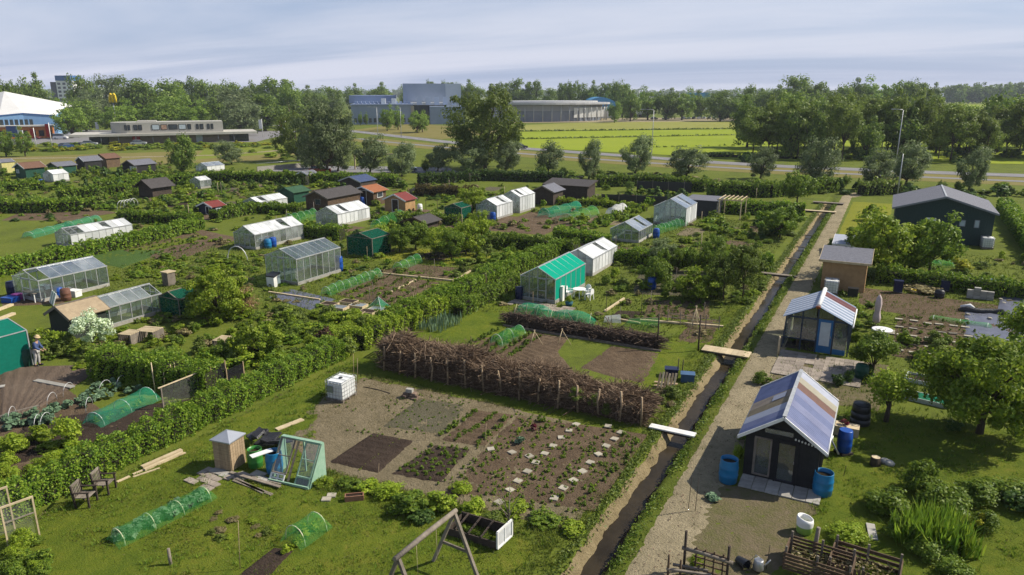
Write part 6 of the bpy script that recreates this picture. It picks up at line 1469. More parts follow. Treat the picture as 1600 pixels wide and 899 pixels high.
# tan shed end of the patched greenhouse
shed('tan-roofed dark shed joined to the patched greenhouse', -46.6, -44.3, 25.0, 27.3, 1.4, 2.0, mat('felt_dkgreen', (.022, .03, .026), (.03, .036, .03), .8, 3), mat('roof_tan', (.36, .28, .18), (.26, .2, .13), .85, 3, bump=.3), .2, M_WOODGREY, ridge_cap=M_WOODGREY)
shed('brown timber shed with dark roof among the greenhouses', -67.3, -63.6, 70.2, 76.6, 1.95, 2.7, M_WOODBR, M_ROOFDK, .3, M_WOODGREY, windows=(('f', 1.6, 2.5, 1.0, 1.7, GL_WIN),), boards=.2)
shed('timber hut with bright orange roof', -66.0, -62.4, 78.0, 80.8, 1.9, 2.5, M_WOODBR, M_ROOFOR, .3, M_WHITE, door=('f', 1.4, 2.4, .05, 2.0, M_WOODDK), windows=(('r', .8, 2.0, 1.0, 1.7, GL_WIN),))
shed('small tan hut with red roof right of the orange-roofed one', -58.2, -54.9, 75.0, 77.2, 1.6, 2.3, M_WOODTAN, M_ROOFRED, .22, M_WHITE, door=('f', 1.2, 2.2, .05, 1.65, M_WOODDK))
shed('low dark hut with a sagging grey roof', -48.8, -45.9, 66.4, 69.0, .8, 1.3, M_WOODDK, M_ROOFDK, .35, M_WOODBR)
shed('dark green hut left of the brown timber shed', -76.6, -73.6, 74.5, 77.5, 1.5, 2.05, M_GREENDK, M_ROOFGRN, .25, M_GREENDK)
shed('tiny navy playhouse with red roof', -78.2, -75.6, 62.3, 64.2, 1.0, 1.5, M_NAVY, M_ROOFRED, .2, M_WHITE, door=('f', 1.4, 2.0, .05, 1.0, M_VOID), windows=(('r', .5, 1.3, .4, .9, GL_LIGHT),))
shed('dark hut with grey roof right of the white greenhouses', -43.7, -40.6, 89.5, 92.8, 1.9, 2.6, M_WOODDK, M_ROOFGREY, .3, M_WOODGREY)
shed('dark open-fronted hut behind the grey-roofed hut', -45.6, -38.8, 97.5, 100.6, 1.8, 2.3, M_WOODDK, M_ROOFDK, .3, M_WOODDK, pent=True)
shed('flat-roofed dark shed beside the blue-roofed greenhouse', -22.4, -18.6, 90.0, 93.6, 2.0, 2.1, mat('slate_board', (.03, .035, .04), None, .7), M_ROOFGREY, .2, M_BLACK, pent=True, fascia=False)
shed('small tan kiosk among the far bushes', -89.0, -86.6, 91.2, 93.6, 1.7, 2.2, M_WOODPALE, M_ROOFGREY, .15)
shed('black hut with solar panels behind the orange-roofed hut', -77.5, -73.4, 88.7, 92.5, 1.5, 2.2, M_WOODDK, mat('solar', (.03, .04, .09), (.05, .07, .14), .2, 2, spec=.6), .2, M_ALU)
# far-left cluster
shed('brown-roofed dark hut with white trim at the far left', -141.3, -138.0, 74.4, 77.8, 1.9, 2.7, M_GREENDK, mat('roof_brown', (.16, .085, .055), (.11, .06, .04), .8, 4), .3, M_WHITE, windows=(('f', .5, 1.3, .9, 1.5, GL_LIGHT),))
shed('grey-roofed hut behind the bright white small greenhouse', -143.5, -140.2, 81.5, 85, 1.5, 2.1, M_GREENDK, M_ROOFGREY, .25, M_WOODGREY)
shed('black hut with white gable trim at the far left', -144.1, -141.4, 87.5, 91, 1.9, 2.7, M_BLACK, M_ROOFGREY, .2, M_WHITE)
shed('brown-red roofed hut behind the black one', -147.2, -143.6, 93.5, 96.5, 1.9, 2.7, M_WOODBR, mat('roof_brown', ()), .25, M_WOODBR)
shed('wide black hut with glazed end at the far left', -129.9, -126.2, 87.6, 92, 1.8, 2.6, M_BLACK, M_ROOFGREY, .2, M_WOODGREY, windows=(('f', 2.2, 4.2, .6, 1.6, GL_LIGHT),))
shed('pale yellow kiosk at the left picture edge', -153.9, -151.6, 77.6, 80, 2.0, 2.5, mat('paint_yellow', (.55, .50, .20), None, .6), M_ROOFGREY, .1)
shed('dark gazebo with pointed roof left of the playhouse', -98.7, -95.6, 68.6, 71.8, 1.7, 2.6, M_WOODDK, M_ROOFDK, .5, M_WOODDK)
# pergola
t = thing('pergola', 'pale timber pergola beside the flat-roofed dark shed', 'pergola', (-18.2, 89.4, 0))
for x in (0, 2.6):
    for y in (0, 3.4): MB().bar((x, y, 0), (x, y, 2.3), .1).build('post', M_WOODPALE, t)
for y in (0, 3.4): MB().bar((-.3, y, 2.36), (2.9, y, 2.36), .06, .14).build('beam', M_WOODPALE, t)
for k in range(6): MB().bar((.0 + k * .52, -.3, 2.48), (.0 + k * .52, 3.7, 2.48), .05, .1).build('rafter', M_WOODPALE, t)
# dark green net house, left garden net house
def nethouse(label, x0, x1, y0, y1, h, m, white=False):
    t = thing('net_house', label, 'net house', (x0, y0, 0)); W, L = x1 - x0, y1 - y0
    for x in (0, W):
        for y in (0, L): MB().bar((x, y, 0), (x, y, h), .06).build('post', M_WOODGREY if not white else M_ALU, t)
    fr = MB().bar((0, 0, h), (W, 0, h), .05).bar((0, L, h), (W, L, h), .05).bar((0, 0, h), (0, L, h), .05).bar((W, 0, h), (W, L, h), .05).bar((W / 2, 0, h + .45), (W / 2, L, h + .45), .06)
    for y in (0, L): fr.bar((0, y, h), (W / 2, y, h + .45), .05).bar((W, y, h), (W / 2, y, h + .45), .05)
    fr.build('frame', M_WOODGREY if not white else M_ALU, t)
    for nm, pts in (('front_net', [(0, 0, .03), (W, 0, .03), (W, 0, h), (W / 2, 0, h + .45), (0, 0, h)]), ('back_net', [(0, L, .03), (W, L, .03), (W, L, h), (W / 2, L, h + .45), (0, L, h)]), ('side_net', [(W, 0, .03), (W, L, .03), (W, L, h), (W, 0, h)]), ('side_net', [(0, 0, .03), (0, L, .03), (0, L, h), (0, 0, h)]), ('roof_net', [(0, 0, h), (0, L, h), (W / 2, L, h + .45), (W / 2, 0, h + .45)]), ('roof_net', [(W, 0, h), (W, L, h), (W / 2, L, h + .45), (W / 2, 0, h + .45)])):
        MB().add(pts, [tuple(range(len(pts)))]).build(nm, m, t)
    return t
nethouse('dark green net house behind the tall clear greenhouse', -45.2, -42.2, 52.2, 55.0, 1.8, N_DKGRN)
nethouse('teal net house with pale frame at the left picture edge', -45.4, -42.0, 18.2, 21.2, 2.1, N_DKTEAL, True)
nethouse('dark green fruit cage left of the white greenhouses', -47.6, -45.2, 73.0, 75.4, 1.6, N_DKGRN)
# green tanks by the patched greenhouse
gx0, gy0 = G(252, 492); nethouse('dark green net hut behind the patched greenhouse', gx0, gx0 + 2.0, gy0, gy0 + 1.8, 1.35, N_DKGRN)
t = thing('box_on_post', 'tall pale box standing above the soil left of the leafy tree', 'box', (*G(265, 446), 0)); MB().box(-.35, .35, -.35, .35, .05, 1.1).build('body', M_WOODGREY, t); MB().box(-.42, .42, -.42, .42, 1.1, 1.18).build('lid', M_WOODPALE, t)
# teal-net greenhouse terrace: table and chairs
tx, ty = G(905, 466); t = thing('garden_table', 'white plastic garden table beside the teal greenhouse', 'table', (tx, ty, .02)); MB().lathe([(.48, .68), (.5, .7), (.5, .72)], 24).build('top', M_PLASTW, t)
for k in range(4): a = k * 1.57 + .4; MB().bar((math.cos(a) * .3, math.sin(a) * .3, .68), (math.cos(a) * .4, math.sin(a) * .4, 0), .05).build('leg', M_PLASTW, t)
def plastic_chair(label, X, Y, rz):
    t = thing('garden_chair', label, 'garden chair', (X, Y, .02), rz, 'white plastic chairs')
    for sx in (-.22, .22):
        for sy in (-.2, .2): MB().bar((sx * 1.1, sy * 1.15, 0), (sx, sy, .42), .05).build('leg', M_PLASTW, t)
        MB().tube([(sx * 1.15, .2, .42), (sx * 1.15, .18, .62), (sx * 1.15, -.22, .64)], .025, 6).build('armrest', M_PLASTW, t)
    MB().box(-.25, .25, -.23, .24, .42, .45).build('seat', M_PLASTW, t)
    mb = MB(); n = 8; V = []
    for k in range(n + 1):
        a = math.pi * k / n; V.append((-math.cos(a) * .25, -.25, .47 + (.42 * math.sin(a) ** .5 if 0 < k < n else .1)))
    mb.prism([(-.25, -.25, .46)] + V + [(.25, -.25, .46)], (0, .03, 0)); mb.build('backrest', M_PLASTW, t)
plastic_chair('white plastic chair on the far side of the terrace table', tx + .3, ty + .75, R(165)); plastic_chair('white plastic chair right of the terrace table', tx + .85, ty - .1, R(80)); plastic_chair('white plastic chair left of the terrace table', tx - .7, ty - .2, R(-80))
t = thing('white_cupboard', 'white cupboard leaning at the front corner of the teal greenhouse', 'cupboard', (*G(874, 470), 0)); MB().box(-.2, .3, -.1, .25, 0, 1.1).build('body', M_WHITE, t); MB().box(-.22, .32, -.12, .27, 1.1, 1.13).build('top', M_WHITE, t)
t = thing('flower_tub', 'teal tub with a bright plant before the terrace table', 'flower tub', (*G(889, 478), 0)); MB().lathe([(.22, 0), (.3, .3), (.28, .3)], 16).build('tub', mat('tub_teal', (.02, .10, .14), None, .5), t); link('plant', BT['finelight'][0], t, (0, 0, .25), None, (.6, .6, .7))
barrel('dark blue barrel at the left corner of the teal greenhouse', *G(811, 468), M_NAVY, .95, .3)
paving('brown slab terrace before the teal greenhouse', 'terrace', [(-23.6 + i * .5, 44.6 + j * .5) for i in range(10) for j in range(3) if rnd.random() > .1], .24, .24, M_PAVE, jr=.03)
# blue barrels
for lab, p, m, h in (('blue barrel standing at the back corner of the tall clear greenhouse', (530, 424), M_BLUE, 1.3), ('light blue barrel left of the other by the striped greenhouse', (419, 388), M_CYAN, .9), ('blue barrel right of the light blue one by the striped greenhouse', (427, 386), M_BLUE, .95), ('blue barrel at the small clear greenhouse', (1025, 372), M_BLUE, 1.0), ('blue barrel among the fruit bushes of the ditch plot', (1018, 452), M_BLUE, .95), ('navy barrel by the old open-sided greenhouse', (20, 462), M_NAVY, 1.1), ('blue barrel at the far white greenhouse', (65, 289), M_BLUE, .9), ('blue barrel by the greenhouse left of the dark huts', (770, 345), M_BLUE, 1.0), ('white tub right of the red-roofed hut', (656, 330), M_WHITE, .9), ('blue drum behind the brown timber shed', (566, 322), M_BLUE, 1.2), ('rust brown drum before the old open-sided greenhouse', (104, 470), mat('rust_drum', (.16, .07, .045), (.11, .05, .035), .7, 4), .9), ('blue drum left of the rust brown one', (92, 465), M_BLUE, .8)):
    barrel(lab, *G(*p), m, h, .36)
# clutter by the open-sided greenhouse
def crate(label, p, w, d, h, m, rz=0.2):
    t = thing('plastic_crate', label, 'crate', (*G(*p), 0), rz); MB().box(-w, w, -d, d, 0, h * .85).build('body', m, t); MB().box(-w - .03, w + .03, -d - .03, d + .03, h * .85, h).build('rim', m, t)
crate('bright blue tub on the ground at the far left clutter', (17, 472), .5, .35, .4, M_BLUE); crate('magenta box beside the bright blue tub', (28, 469), .25, .25, .5, mat('magenta', (.35, .06, .28), None, .5)); crate('white box before the rust brown drum', (117, 463), .4, .3, .5, M_WHITE); crate('small white crate left of the rust drum', (70, 452), .4, .3, .35, M_WHITE)
t = thing('leaning_panel', 'pale green and white striped panel leaning in the clutter', 'panel', (*G(84, 475), 0), R(-20))
for k in range(5): MB().obox((-.6 + k * .3, 0, .45), (.14, 0, 0), (0, .02, .0), (0, .15, .42)).build('strip', M_GREENP if k % 2 else M_WHITE, t)
t = thing('old_table', 'pale table in the clutter before the open-sided greenhouse', 'table', (*G(55, 470), 0)); MB().box(-.8, .8, -.45, .45, .7, .75).build('top', M_WOODGREY, t)
for x in (-.7, .7):
    for y in (-.38, .38): MB().bar((x, y, 0), (x, y, .7), .06).build('leg', M_WHITE, t)
t = thing('bicycle', 'bicycle parked beyond the hedge near the white greenhouse', 'bicycle', (*G(103, 402), 0), R(5))
for x in (-.5, .5):
    a = [(x + .32 * math.cos(k * math.pi / 8), 0, .34 + .32 * math.sin(k * math.pi / 8)) for k in range(17)]; MB().tube(a, .02, 5, False).build('wheel', M_WHITE if x < 0 else M_BLKPL, t)
MB().tube([(-.5, 0, .34), (-.2, 0, .8), (.35, 0, .85), (.5, 0, .34)], .02, 5).tube([(-.2, 0, .8), (0, 0, .34), (.35, 0, .8)], .02, 5).tube([(-.5, 0, .34), (0, 0, .34)], .018, 5).build('frame', M_STEEL, t); MB().box(-.32, -.1, -.06, .06, .92, .97).build('saddle', M_BLKPL, t); MB().tube([(.33, -.28, 1.0), (.36, 0, 1.02), (.33, .28, 1.0)], .015, 5).build('handlebar', M_STEEL, t)
# --- the person in the left garden
def person(label, X, Y, rz):
    t = thing('person', label, 'person', (X, Y, .03), rz)
    J = [(0, 0, .92), (0, .02, 1.12), (0, .10, 1.36), (0, .14, 1.46), (0, .17, 1.56), (0, .20, 1.68), (-.09, 0, .88), (-.10, .04, .50), (-.11, 0, .09), (-.11, .14, .04), (.09, 0, .88), (.11, -.02, .50), (.13, -.10, .09), (.13, .04, .04), (-.17, .10, 1.38), (-.24, .14, 1.12), (-.20, .32, .95), (-.19, .39, .90), (.17, .10, 1.38), (.23, .18, 1.12), (.17, .38, 1.0), (.15, .45, .96)]
    E_ = [(0, 1), (1, 2), (2, 3), (3, 4), (4, 5), (0, 6), (6, 7), (7, 8), (8, 9), (0, 10), (10, 11), (11, 12), (12, 13), (2, 14), (14, 15), (15, 16), (16, 17), (2, 18), (18, 19), (19, 20), (20, 21)]
    Rr_ = [.13, .12, .13, .06, .07, .09, .09, .06, .045, .04, .09, .06, .045, .04, .06, .048, .035, .035, .06, .048, .035, .035]
    sk = mat('skin', (.45, .27, .19), (.40, .23, .16), .6, 6)
    def mk(name, idx, m, grow, sub=2):
        mp = {k: i for i, k in enumerate(idx)}
        me = bpy.data.meshes.new(name); me.from_pydata([J[k] for k in idx], [(mp[a], mp[b]) for a, b in E_ if a in mp and b in mp], []); me.materials.append(m)
        o = link(name, me, t); md = o.modifiers.new('skin', 'SKIN'); md.use_smooth_shade = True
        for k, i_ in enumerate(idx):
            if me.skin_vertices: me.skin_vertices[0].data[k].radius = (Rr_[i_] + grow, Rr_[i_] + grow); me.skin_vertices[0].data[k].use_root = (k == 0)
        sb_ = o.modifiers.new('sub', 'SUBSURF'); sb_.levels = sub; sb_.render_levels = sub
        return o
    body = mk('body', list(range(22)), sk, 0.0)
    mk('jacket', [0, 1, 2, 14, 15, 16, 18, 19, 20], mat('jacket_blue', (.055, .085, .19), (.04, .065, .15), .8, 5), .03)
    mk('trousers', [0, 6, 7, 8, 10, 11, 12], mat('trousers_pale', (.42, .41, .39), (.34, .33, .32), .85, 5), .025)
    for q, f in ((8, 9), (12, 13)):
        MB().tube([Vector(J[q]) + Vector((0, -.05, -.05)), Vector(J[f]) + Vector((0, .02, 0)), Vector(J[f]) + Vector((0, .08, -.01))], [.055, .055, .04], 8).build('shoe', M_BLKPL, t)
    hat = MB().lathe([(.17, 0), (.175, .008), (.105, .02), (.10, .09), (.07, .115), (.01, .12)], 18); hat.v = [(x, y, z) for x, y, z in hat.v]
    hat.build('sun_hat', mat('straw', (.52, .40, .22), (.42, .32, .17), .8, 8), t, (0, .215, 1.71), (R(-22), 0, 0))
    MB().lathe([(.092, -.06), (.098, 0), (.085, .06)], 14).build('hair', mat('hair_grey', (.25, .22, .19), None, .8), t, (0, .19, 1.68), (R(-15), 0, 0))
    MB().obox((0, .295, 1.655), (.012, 0, 0), (0, .02, -.01), (0, .0, .018)).build('nose', sk, t)
    for sx in (-.035, .035): MB().lathe([(.010, -.006), (.012, 0), (.010, .006)], 6).build('eye', M_BLKPL, t, (sx, .283, 1.69))
    for sx, i_ in ((-1, 17), (1, 21)):
        p = Vector(J[i_])
        for k in range(4): MB().tube([p + Vector((-.03 + k * .02, .01, -.01)), p + Vector((-.03 + k * .02, .06, -.03)), p + Vector((-.03 + k * .02, .07 - .008 * abs(k - 1.5), -.06))], [.010, .009, .007], 6).build('finger', sk, t)
        MB().tube([p + Vector((-sx * .04, 0, 0)), p + Vector((-sx * .055, .035, -.02))], [.011, .008], 6).build('thumb', sk, t)
    return t
person('person in straw hat, blue jacket and pale trousers standing beside the left net house', *G(60, 572), R(-60))
barrel('dark wheelie bin standing left of the person', *G(40, 572), M_GREENDK, 1.0, .33, name='waste_bin', cat='bin')
# --- left garden crops
for a, b, n, s, k in (((105, 640), (170, 600), 9, .6, 'cabbage'), ((125, 640), (195, 602), 10, .6, 'cabbage'), ((10, 660), (90, 648), 12, .6, 'cabbage'), ((15, 672), (75, 662), 8, .65, 'cabbage'), ((150, 628), (215, 612), 8, .5, 'cabbage')):
    row(k, G(*a), G(*b), n, s, 'grey-green cabbage in the left soil bed', 'cabbages in the left bed', jit=.15)
for k in range(26):
    X, Y = G(rnd.uniform(170, 240), 0 or rnd.uniform(590, 610)); bush('low bright green potato row before the left hedge', X, Y, .55, .4, 'mid', 'potato row before the left hedge', 'vegetable_plant', 'vegetable')
tunnel('bright green net tunnel in the left soil bed', G(150, 665), G(232, 625), 1.15, .65, 3, N_GREEN, M_HOOPW, 'lettuce', np_=8, pl=.4)
for k, (p, w) in enumerate((((60, 668), 1.2), ((20, 655), 1.2), ((82, 632), 1.1), ((140, 640), 1.1), ((165, 612), 1.1), ((190, 605), 1.1), ((108, 616), 1.0), ((72, 665), 1.2))):
    t = thing('garden_hoop', 'bare wire hoop standing over the left soil bed', 'hoop', (*G(*p), 0), R(20 + 30 * rnd.random()), 'bare hoops in the left bed'); mb = MB(); arch(mb, 0, -w / 2, w / 2, .6, .012); mb.build('hoop', M_HOOPW, t)
board('grey plank on the left soil bed', G(56, 597), G(114, 608), .3, .05, M_CONC, .08); board('short grey plank at the left edge of the soil', G(-20, 610), G(8, 606), .3, .05, M_CONC, .08)
for a, b in (((10, 650), (62, 637)), ((0, 655), (12, 650))): board('earthy board edging the left soil bed', G(*a), G(*b), .1, .08, M_WOODGREY, .06, group='edging boards in the left bed')
A, Bq = G(256, 640), G(312, 617); t = thing('pea_support', 'wire pea frame with wooden rail behind the long hedge', 'pea support', A, math.atan2(Bq[1] - A[1], Bq[0] - A[0])); Lf = math.hypot(Bq[0] - A[0], Bq[1] - A[1])
for x in (0, Lf): MB().bar((x, 0, 0), (x, 0, 1.15), .05).build('post', M_WOODGREY, t)
MB().bar((-.15, 0, 1.17), (Lf + .15, 0, 1.2), .05).build('rail', M_WOODPALE, t); MB().add([(0, 0.03, .02), (Lf, .03, .02), (Lf, .03, 1.15), (0, .03, 1.15)], [(0, 1, 2, 3)]).build('wire_mesh', N_WIRE, t)
for p, h in (((165, 588), 1.0), ((184, 584), 1.1), ((243, 615), 1.7), ((258, 612), 1.2), ((270, 610), 1.5), ((276, 606), 1.5), ((337, 610), 1.3), ((356, 602), 1.1)): stake('wooden stake before the left hedge', *G(*p), h, M_WOODPALE, .03, 'stakes before the left hedge', tilt=(rnd.gauss(0, .05), 0))
for a, b, h in (((333, 612), (355, 602), 1.3), ((356, 603), (382, 592), .9)):
    A, Bq = G(*a), G(*b); t = thing('windbreak', 'dark net windbreak panel between stakes, ' + ('left' if h > 1 else 'right') + ' of the pair', 'windbreak', A, math.atan2(Bq[1] - A[1], Bq[0] - A[0])); Lf = math.hypot(Bq[0] - A[0], Bq[1] - A[1]); MB().box(0, Lf, -.01, .01, .1, h).build('net', netmat('net_black', (.03, .03, .035), .75), t); MB().bar((0, 0, 0), (0, 0, h + .1), .05).build('post', M_WOOD, t); MB().bar((Lf, 0, 0), (Lf, 0, h + .1), .05).build('post', M_WOOD, t)
# hedges of the left and middle plots
hedge('long clipped hedge along the left of the foreground lawn', [(-27.2, 9.5), (-27.4, 20), (-27.6, 30.2)], 1.5, 1.2, leaf=.05, dens=.9)
HG('tall clipped hedge behind the left soil bed', [(158, 585), (250, 600), (335, 612)], 1.6, 1.6, L_HEDGE)
HG('shaggy hedge between the brushwood and the middle gardens', [(560, 545), (640, 512), (690, 490)], 1.4, 1.25, L_LIGHT, uneven=.3)
HG('clipped hedge right of the coldframes of the middle garden', [(600, 520), (700, 478)], 1.5, 1.5)
HG('clipped hedge continuing towards the teal greenhouse', [(705, 474), (790, 432), (872, 398)], 1.5, 1.35)
HG('shrubby hedge before the clipped one near the teal greenhouse', [(715, 495), (810, 445)], 1.1, .95, L_MID, uneven=.35)
HG('clipped hedge across the plots behind the ditch garden', [(955, 410), (1080, 417), (1205, 422)], 1.4, 1.35)
HG('far clipped hedge left of the path end', [(1108, 333), (1255, 337)], 1.5, 1.7)
HG('long clipped hedge in front of the long white greenhouse', [(-20, 436), (100, 408), (215, 382), (312, 358)], 1.6, 1.35)
HG('clipped hedge left of the red playhouse', [(190, 345), (312, 352)], 1.6, 1.3)
HG('clipped hedge right of the red playhouse', [(335, 345), (400, 332), (470, 335)], 1.6, 1.3)
HG('hedge behind the tall clear greenhouse', [(478, 370), (535, 375)], 1.5, 1.5)
HG('dark hedge behind the bright lawn', [(735, 392), (800, 388), (900, 400)], 1.5, 1.5, L_MID)
HG('left clipped hedge across the far plots', [(-20, 332), (80, 332), (150, 328)], 1.8, 1.7)
HG('second clipped hedge across the far-left plots', [(90, 312), (180, 306), (260, 292)], 1.8, 1.6)
HG('hedge running behind the far-left sheds', [(150, 298), (250, 290), (330, 285)], 1.8, 1.8)
HG('straight hedge before the car park', [(330, 285), (480, 288), (620, 292)], 1.8, 2.0)
HG('reddish brown hedge left of the white greenhouses', [(650, 306), (740, 308)], 1.4, 1.6, leafmat('leaf_copper', [(.05, .035, .018), (.085, .06, .025), (.12, .09, .035)]))
HG('dark hedge behind the reddish brown one', [(655, 288), (760, 282), (880, 285)], 1.8, 1.8, L_DARK)
HG('hedge strip between dark windbreaks at the back', [(935, 292), (1010, 290), (1105, 300)], 1.8, 1.9, L_MID)
HG('tall dark hedge right of the pergola', [(1105, 306), (1200, 308), (1300, 300)], 2.0, 2.2, L_MID)
HG('rough hedge at the far right beyond the path', [(1345, 305), (1400, 303)], 2.0, 2.0, L_OLIVE, uneven=.3)
HG('clipped hedge strip in front of the small clear greenhouse', [(870, 372), (950, 385)], 1.5, 1.2)
HG('far hedge along the left grass field', [(0, 300), (70, 296)], 1.6, 1.5)
HG('hedge behind the white greenhouse pair', [(590, 350), (650, 345), (720, 352)], 1.2, 1.1, L_MID, uneven=.3)
HG('light hedge along the far nets', [(830, 318), (930, 322), (1010, 330)], 1.0, .9, L_LIGHT, uneven=.3)
# dark windbreak fences at the back
for a, b, h in (((940, 318), (1042, 322), 1.3), ((995, 300), (1080, 303), 1.7), ((655, 300), (640, 306), .9)):
    A, Bq = G(*a), G(*b); t = thing('windbreak_fence', 'dark windbreak fence, ' + {1.3: 'nearer low one before the far huts', 1.7: 'farther tall one below the hedge strip', .9: 'short one near the copper hedge'}[h], 'fence', A, math.atan2(Bq[1] - A[1], Bq[0] - A[0])); Lf = math.hypot(Bq[0] - A[0], Bq[1] - A[1])
    MB().box(0, Lf, -.02, .02, .05, h).build('cloth', M_BLKPL, t)
    for k in range(int(Lf / 2.4) + 1): MB().bar((k * 2.4, -.05, 0), (k * 2.4, -.05, h + .15), .08).build('post', M_WOODGREY, t)
# nets, tunnels and cloches in the middle plots
for lab, p, w, hh, m in (('green net tent left of the other by the woven fence', (833, 490), 1.5, .75, N_GREEN), ('green net tent right of the other by the woven fence', (893, 502), 1.7, .8, N_GREEN)):
    X, Y = G(*p); t = thing('net_tent', lab, 'net tent', (X, Y, 0), R(10)); rings = MB(); V = []; n = 14
    for k in range(4): MB().tube([(-w * .8 + k * w * .53, -.7, 0), (-w * .8 + k * w * .53, 0, hh * (.8 + .1 * (k % 2))), (-w * .8 + k * w * .53, .7, 0)], .012, 5).build('hoop', M_HOOP, t)
    P_ = [(-w * .95, 0, 0)]; mb = MB(); nx_ = 9; ny_ = 8
    for i_ in range(nx_):
        for j_ in range(ny_):
            u, v = i_ / (nx_ - 1) * 2 - 1, j_ / (ny_ - 1) * 2 - 1; mb.v.append((u * w * .95, v * .85, max(0, (1 - abs(v) ** 1.4) * (1 - abs(u) ** 4)) * hh + .01 + rnd.gauss(0, .015)))
    for i_ in range(nx_ - 1):
        for j_ in range(ny_ - 1): mb.f.append((i_ * ny_ + j_, (i_ + 1) * ny_ + j_, (i_ + 1) * ny_ + j_ + 1, i_ * ny_ + j_ + 1)); mb.sm.append(True)
    mb.build('net', m, t)
    for k in range(6): bush('plants under the green net tents', X + rnd.uniform(-w * .6, w * .6), Y + rnd.uniform(-.4, .4), .5, .45, 'mid', 'plants under the net tents', 'vegetable_plant', 'vegetable')
tunnel('hooped green cloche at the near end of the middle rows', G(776, 540), G(812, 524), .9, .75, 3, N_PALE, M_HOOPW, 'lettuce', np_=4)
X, Y = G(1003, 512); t = thing('net_tent', 'pale green ridge net left of the bean tripod', 'net tent', (X, Y, 0)); MB().add([(-1.2, -.5, .02), (1.1, -.6, .02), (1.1, 0, .85), (-.9, 0, .5)], [(0, 1, 2, 3)]).add([(-1.2, .5, .02), (1.1, .6, .02), (1.1, 0, .85), (-.9, 0, .5)], [(0, 1, 2, 3)]).build('net', N_PALE, t); MB().bar((1.1, 0, 0), (1.1, 0, .87), .03).bar((-.9, 0, .5), (1.1, 0, .85), .025).build('frame', M_WOODPALE, t)
X, Y = G(957, 503); t = thing('fleece_tent', 'small white fleece cover left of the ridge net', 'fleece cover', (X, Y, 0), .3); MB().add([(-.6, -.3, .02), (.6, -.3, .02), (.5, 0, .55), (-.5, 0, .4)], [(0, 1, 2, 3)]).add([(-.6, .3, .02), (.6, .3, .02), (.5, 0, .55), (-.5, 0, .4)], [(0, 1, 2, 3)]).build('fleece', N_WHITE, t)
for p, n_ in (((1085, 525), 5), ((835, 540), 3), ((878, 538), 3)):
    X, Y = G(*p); t = thing('bean_tripod', {1085: 'tall bean tripod of tied canes on bare soil', 835: 'crossed pale canes at the left of the woven fence', 878: 'crossed pale canes right of the others at the woven fence'}[p[0]], 'bean tripod', (X, Y, 0)); hh = 2.0 if n_ == 5 else 1.0
    for k in range(n_): a = k * 6.28 / n_ + .4; q = .55; MB().tube([(math.cos(a) * q, math.sin(a) * q, 0), (-math.cos(a) * .05, -math.sin(a) * .05, hh)], .018, 5).build('cane', M_WOODPALE, t)
t = thing('trellis_fence', 'low grey rail trellis left of the bean tripod', 'trellis', G(1043, 505), R(0))
for z in (.2, .45, .7): MB().bar((0, 0, z), (3.4, 0, z), .03).build('rail', M_WOODGREY, t)
for k in range(5): MB().bar((k * .85, 0, 0), (k * .85, 0, .95), .05).build('post', M_WOODGREY, t)
tunnel('white hooped net over the bed behind the tall clear greenhouse rows', G(510, 462), G(590, 432), .9, .75, 9, N_PALE, M_HOOPW, 'lettuce', np_=10)
tunnel('green hooped cloche on the soil before the bright lawn', G(622, 422), G(652, 410), 1.0, .75, 4, N_PALE, M_HOOPW, None)
t = thing('net_tent', 'small green net pyramid on white frames in the middle garden', 'net tent', (*G(592, 482), 0)); MB().add([(-.7, -.6, .02), (.7, -.6, .02), (.7, .6, .02), (-.7, .6, .02), (0, 0, .85)], [(0, 1, 4), (1, 2, 4), (2, 3, 4), (3, 0, 4)]).build('net', N_GREEN, t); MB().bar((-.7, -.6, 0), (0, 0, .87), .02).bar((.7, -.6, 0), (0, 0, .87), .02).bar((.7, .6, 0), (0, 0, .87), .02).bar((-.7, .6, 0), (0, 0, .87), .02).build('frame', M_WHITE, t)
tunnel('row of white hoops under net behind the small clear greenhouse', G(1022, 366), G(1068, 352), 1.0, 1.0, 9, N_PALE, M_HOOPW, None)
tunnel('pale net tunnel on the far soil patch', G(885, 348), G(925, 336), 2.0, 1.2, 4, N_PALE, M_HOOPW, None); tunnel('white fleece tunnel right of the pale net tunnel', G(955, 340), G(972, 333), 1.6, 1.3, 3, N_WHITE, M_HOOPW, None); tunnel('green net tunnel left of the far pale one', G(850, 340), G(900, 328), 1.8, 1.1, 4, N_GREEN, M_HOOPW, None)
tunnel('long low green net beside the far-left soil', G(45, 372), G(150, 345), 1.4, .7, 8, N_GREEN, M_HOOPW, None)
tunnel('green netting row among the middle shrubs', G(588, 358), G(625, 344), 1.4, 1.2, 4, N_PALE, M_HOOPW, None); tunnel('hooped net before the striped greenhouse', G(452, 350), G(490, 342), 1.6, 1.3, 5, N_PALE, M_HOOPW, None)
t = thing('garden_hoop', 'large white hoop arch left of the striped greenhouse', 'hoop', (*G(372, 412), 0), R(10)); mb = MB(); arch(mb, 0, -1.1, 1.1, 1.6, .04, axis='y'); mb.build('hoop', M_HOOPW, t)
for k in range(5):
    t = thing('garden_hoop', 'bare pale hoop on the far-left plot', 'hoop', (*G(190 + k * 5, 328 - k), 0), .3, 'bare hoops on the far-left plot'); mb = MB(); arch(mb, 0, -.8, .8, 1.2, .03); mb.build('hoop', M_HOOPW, t)
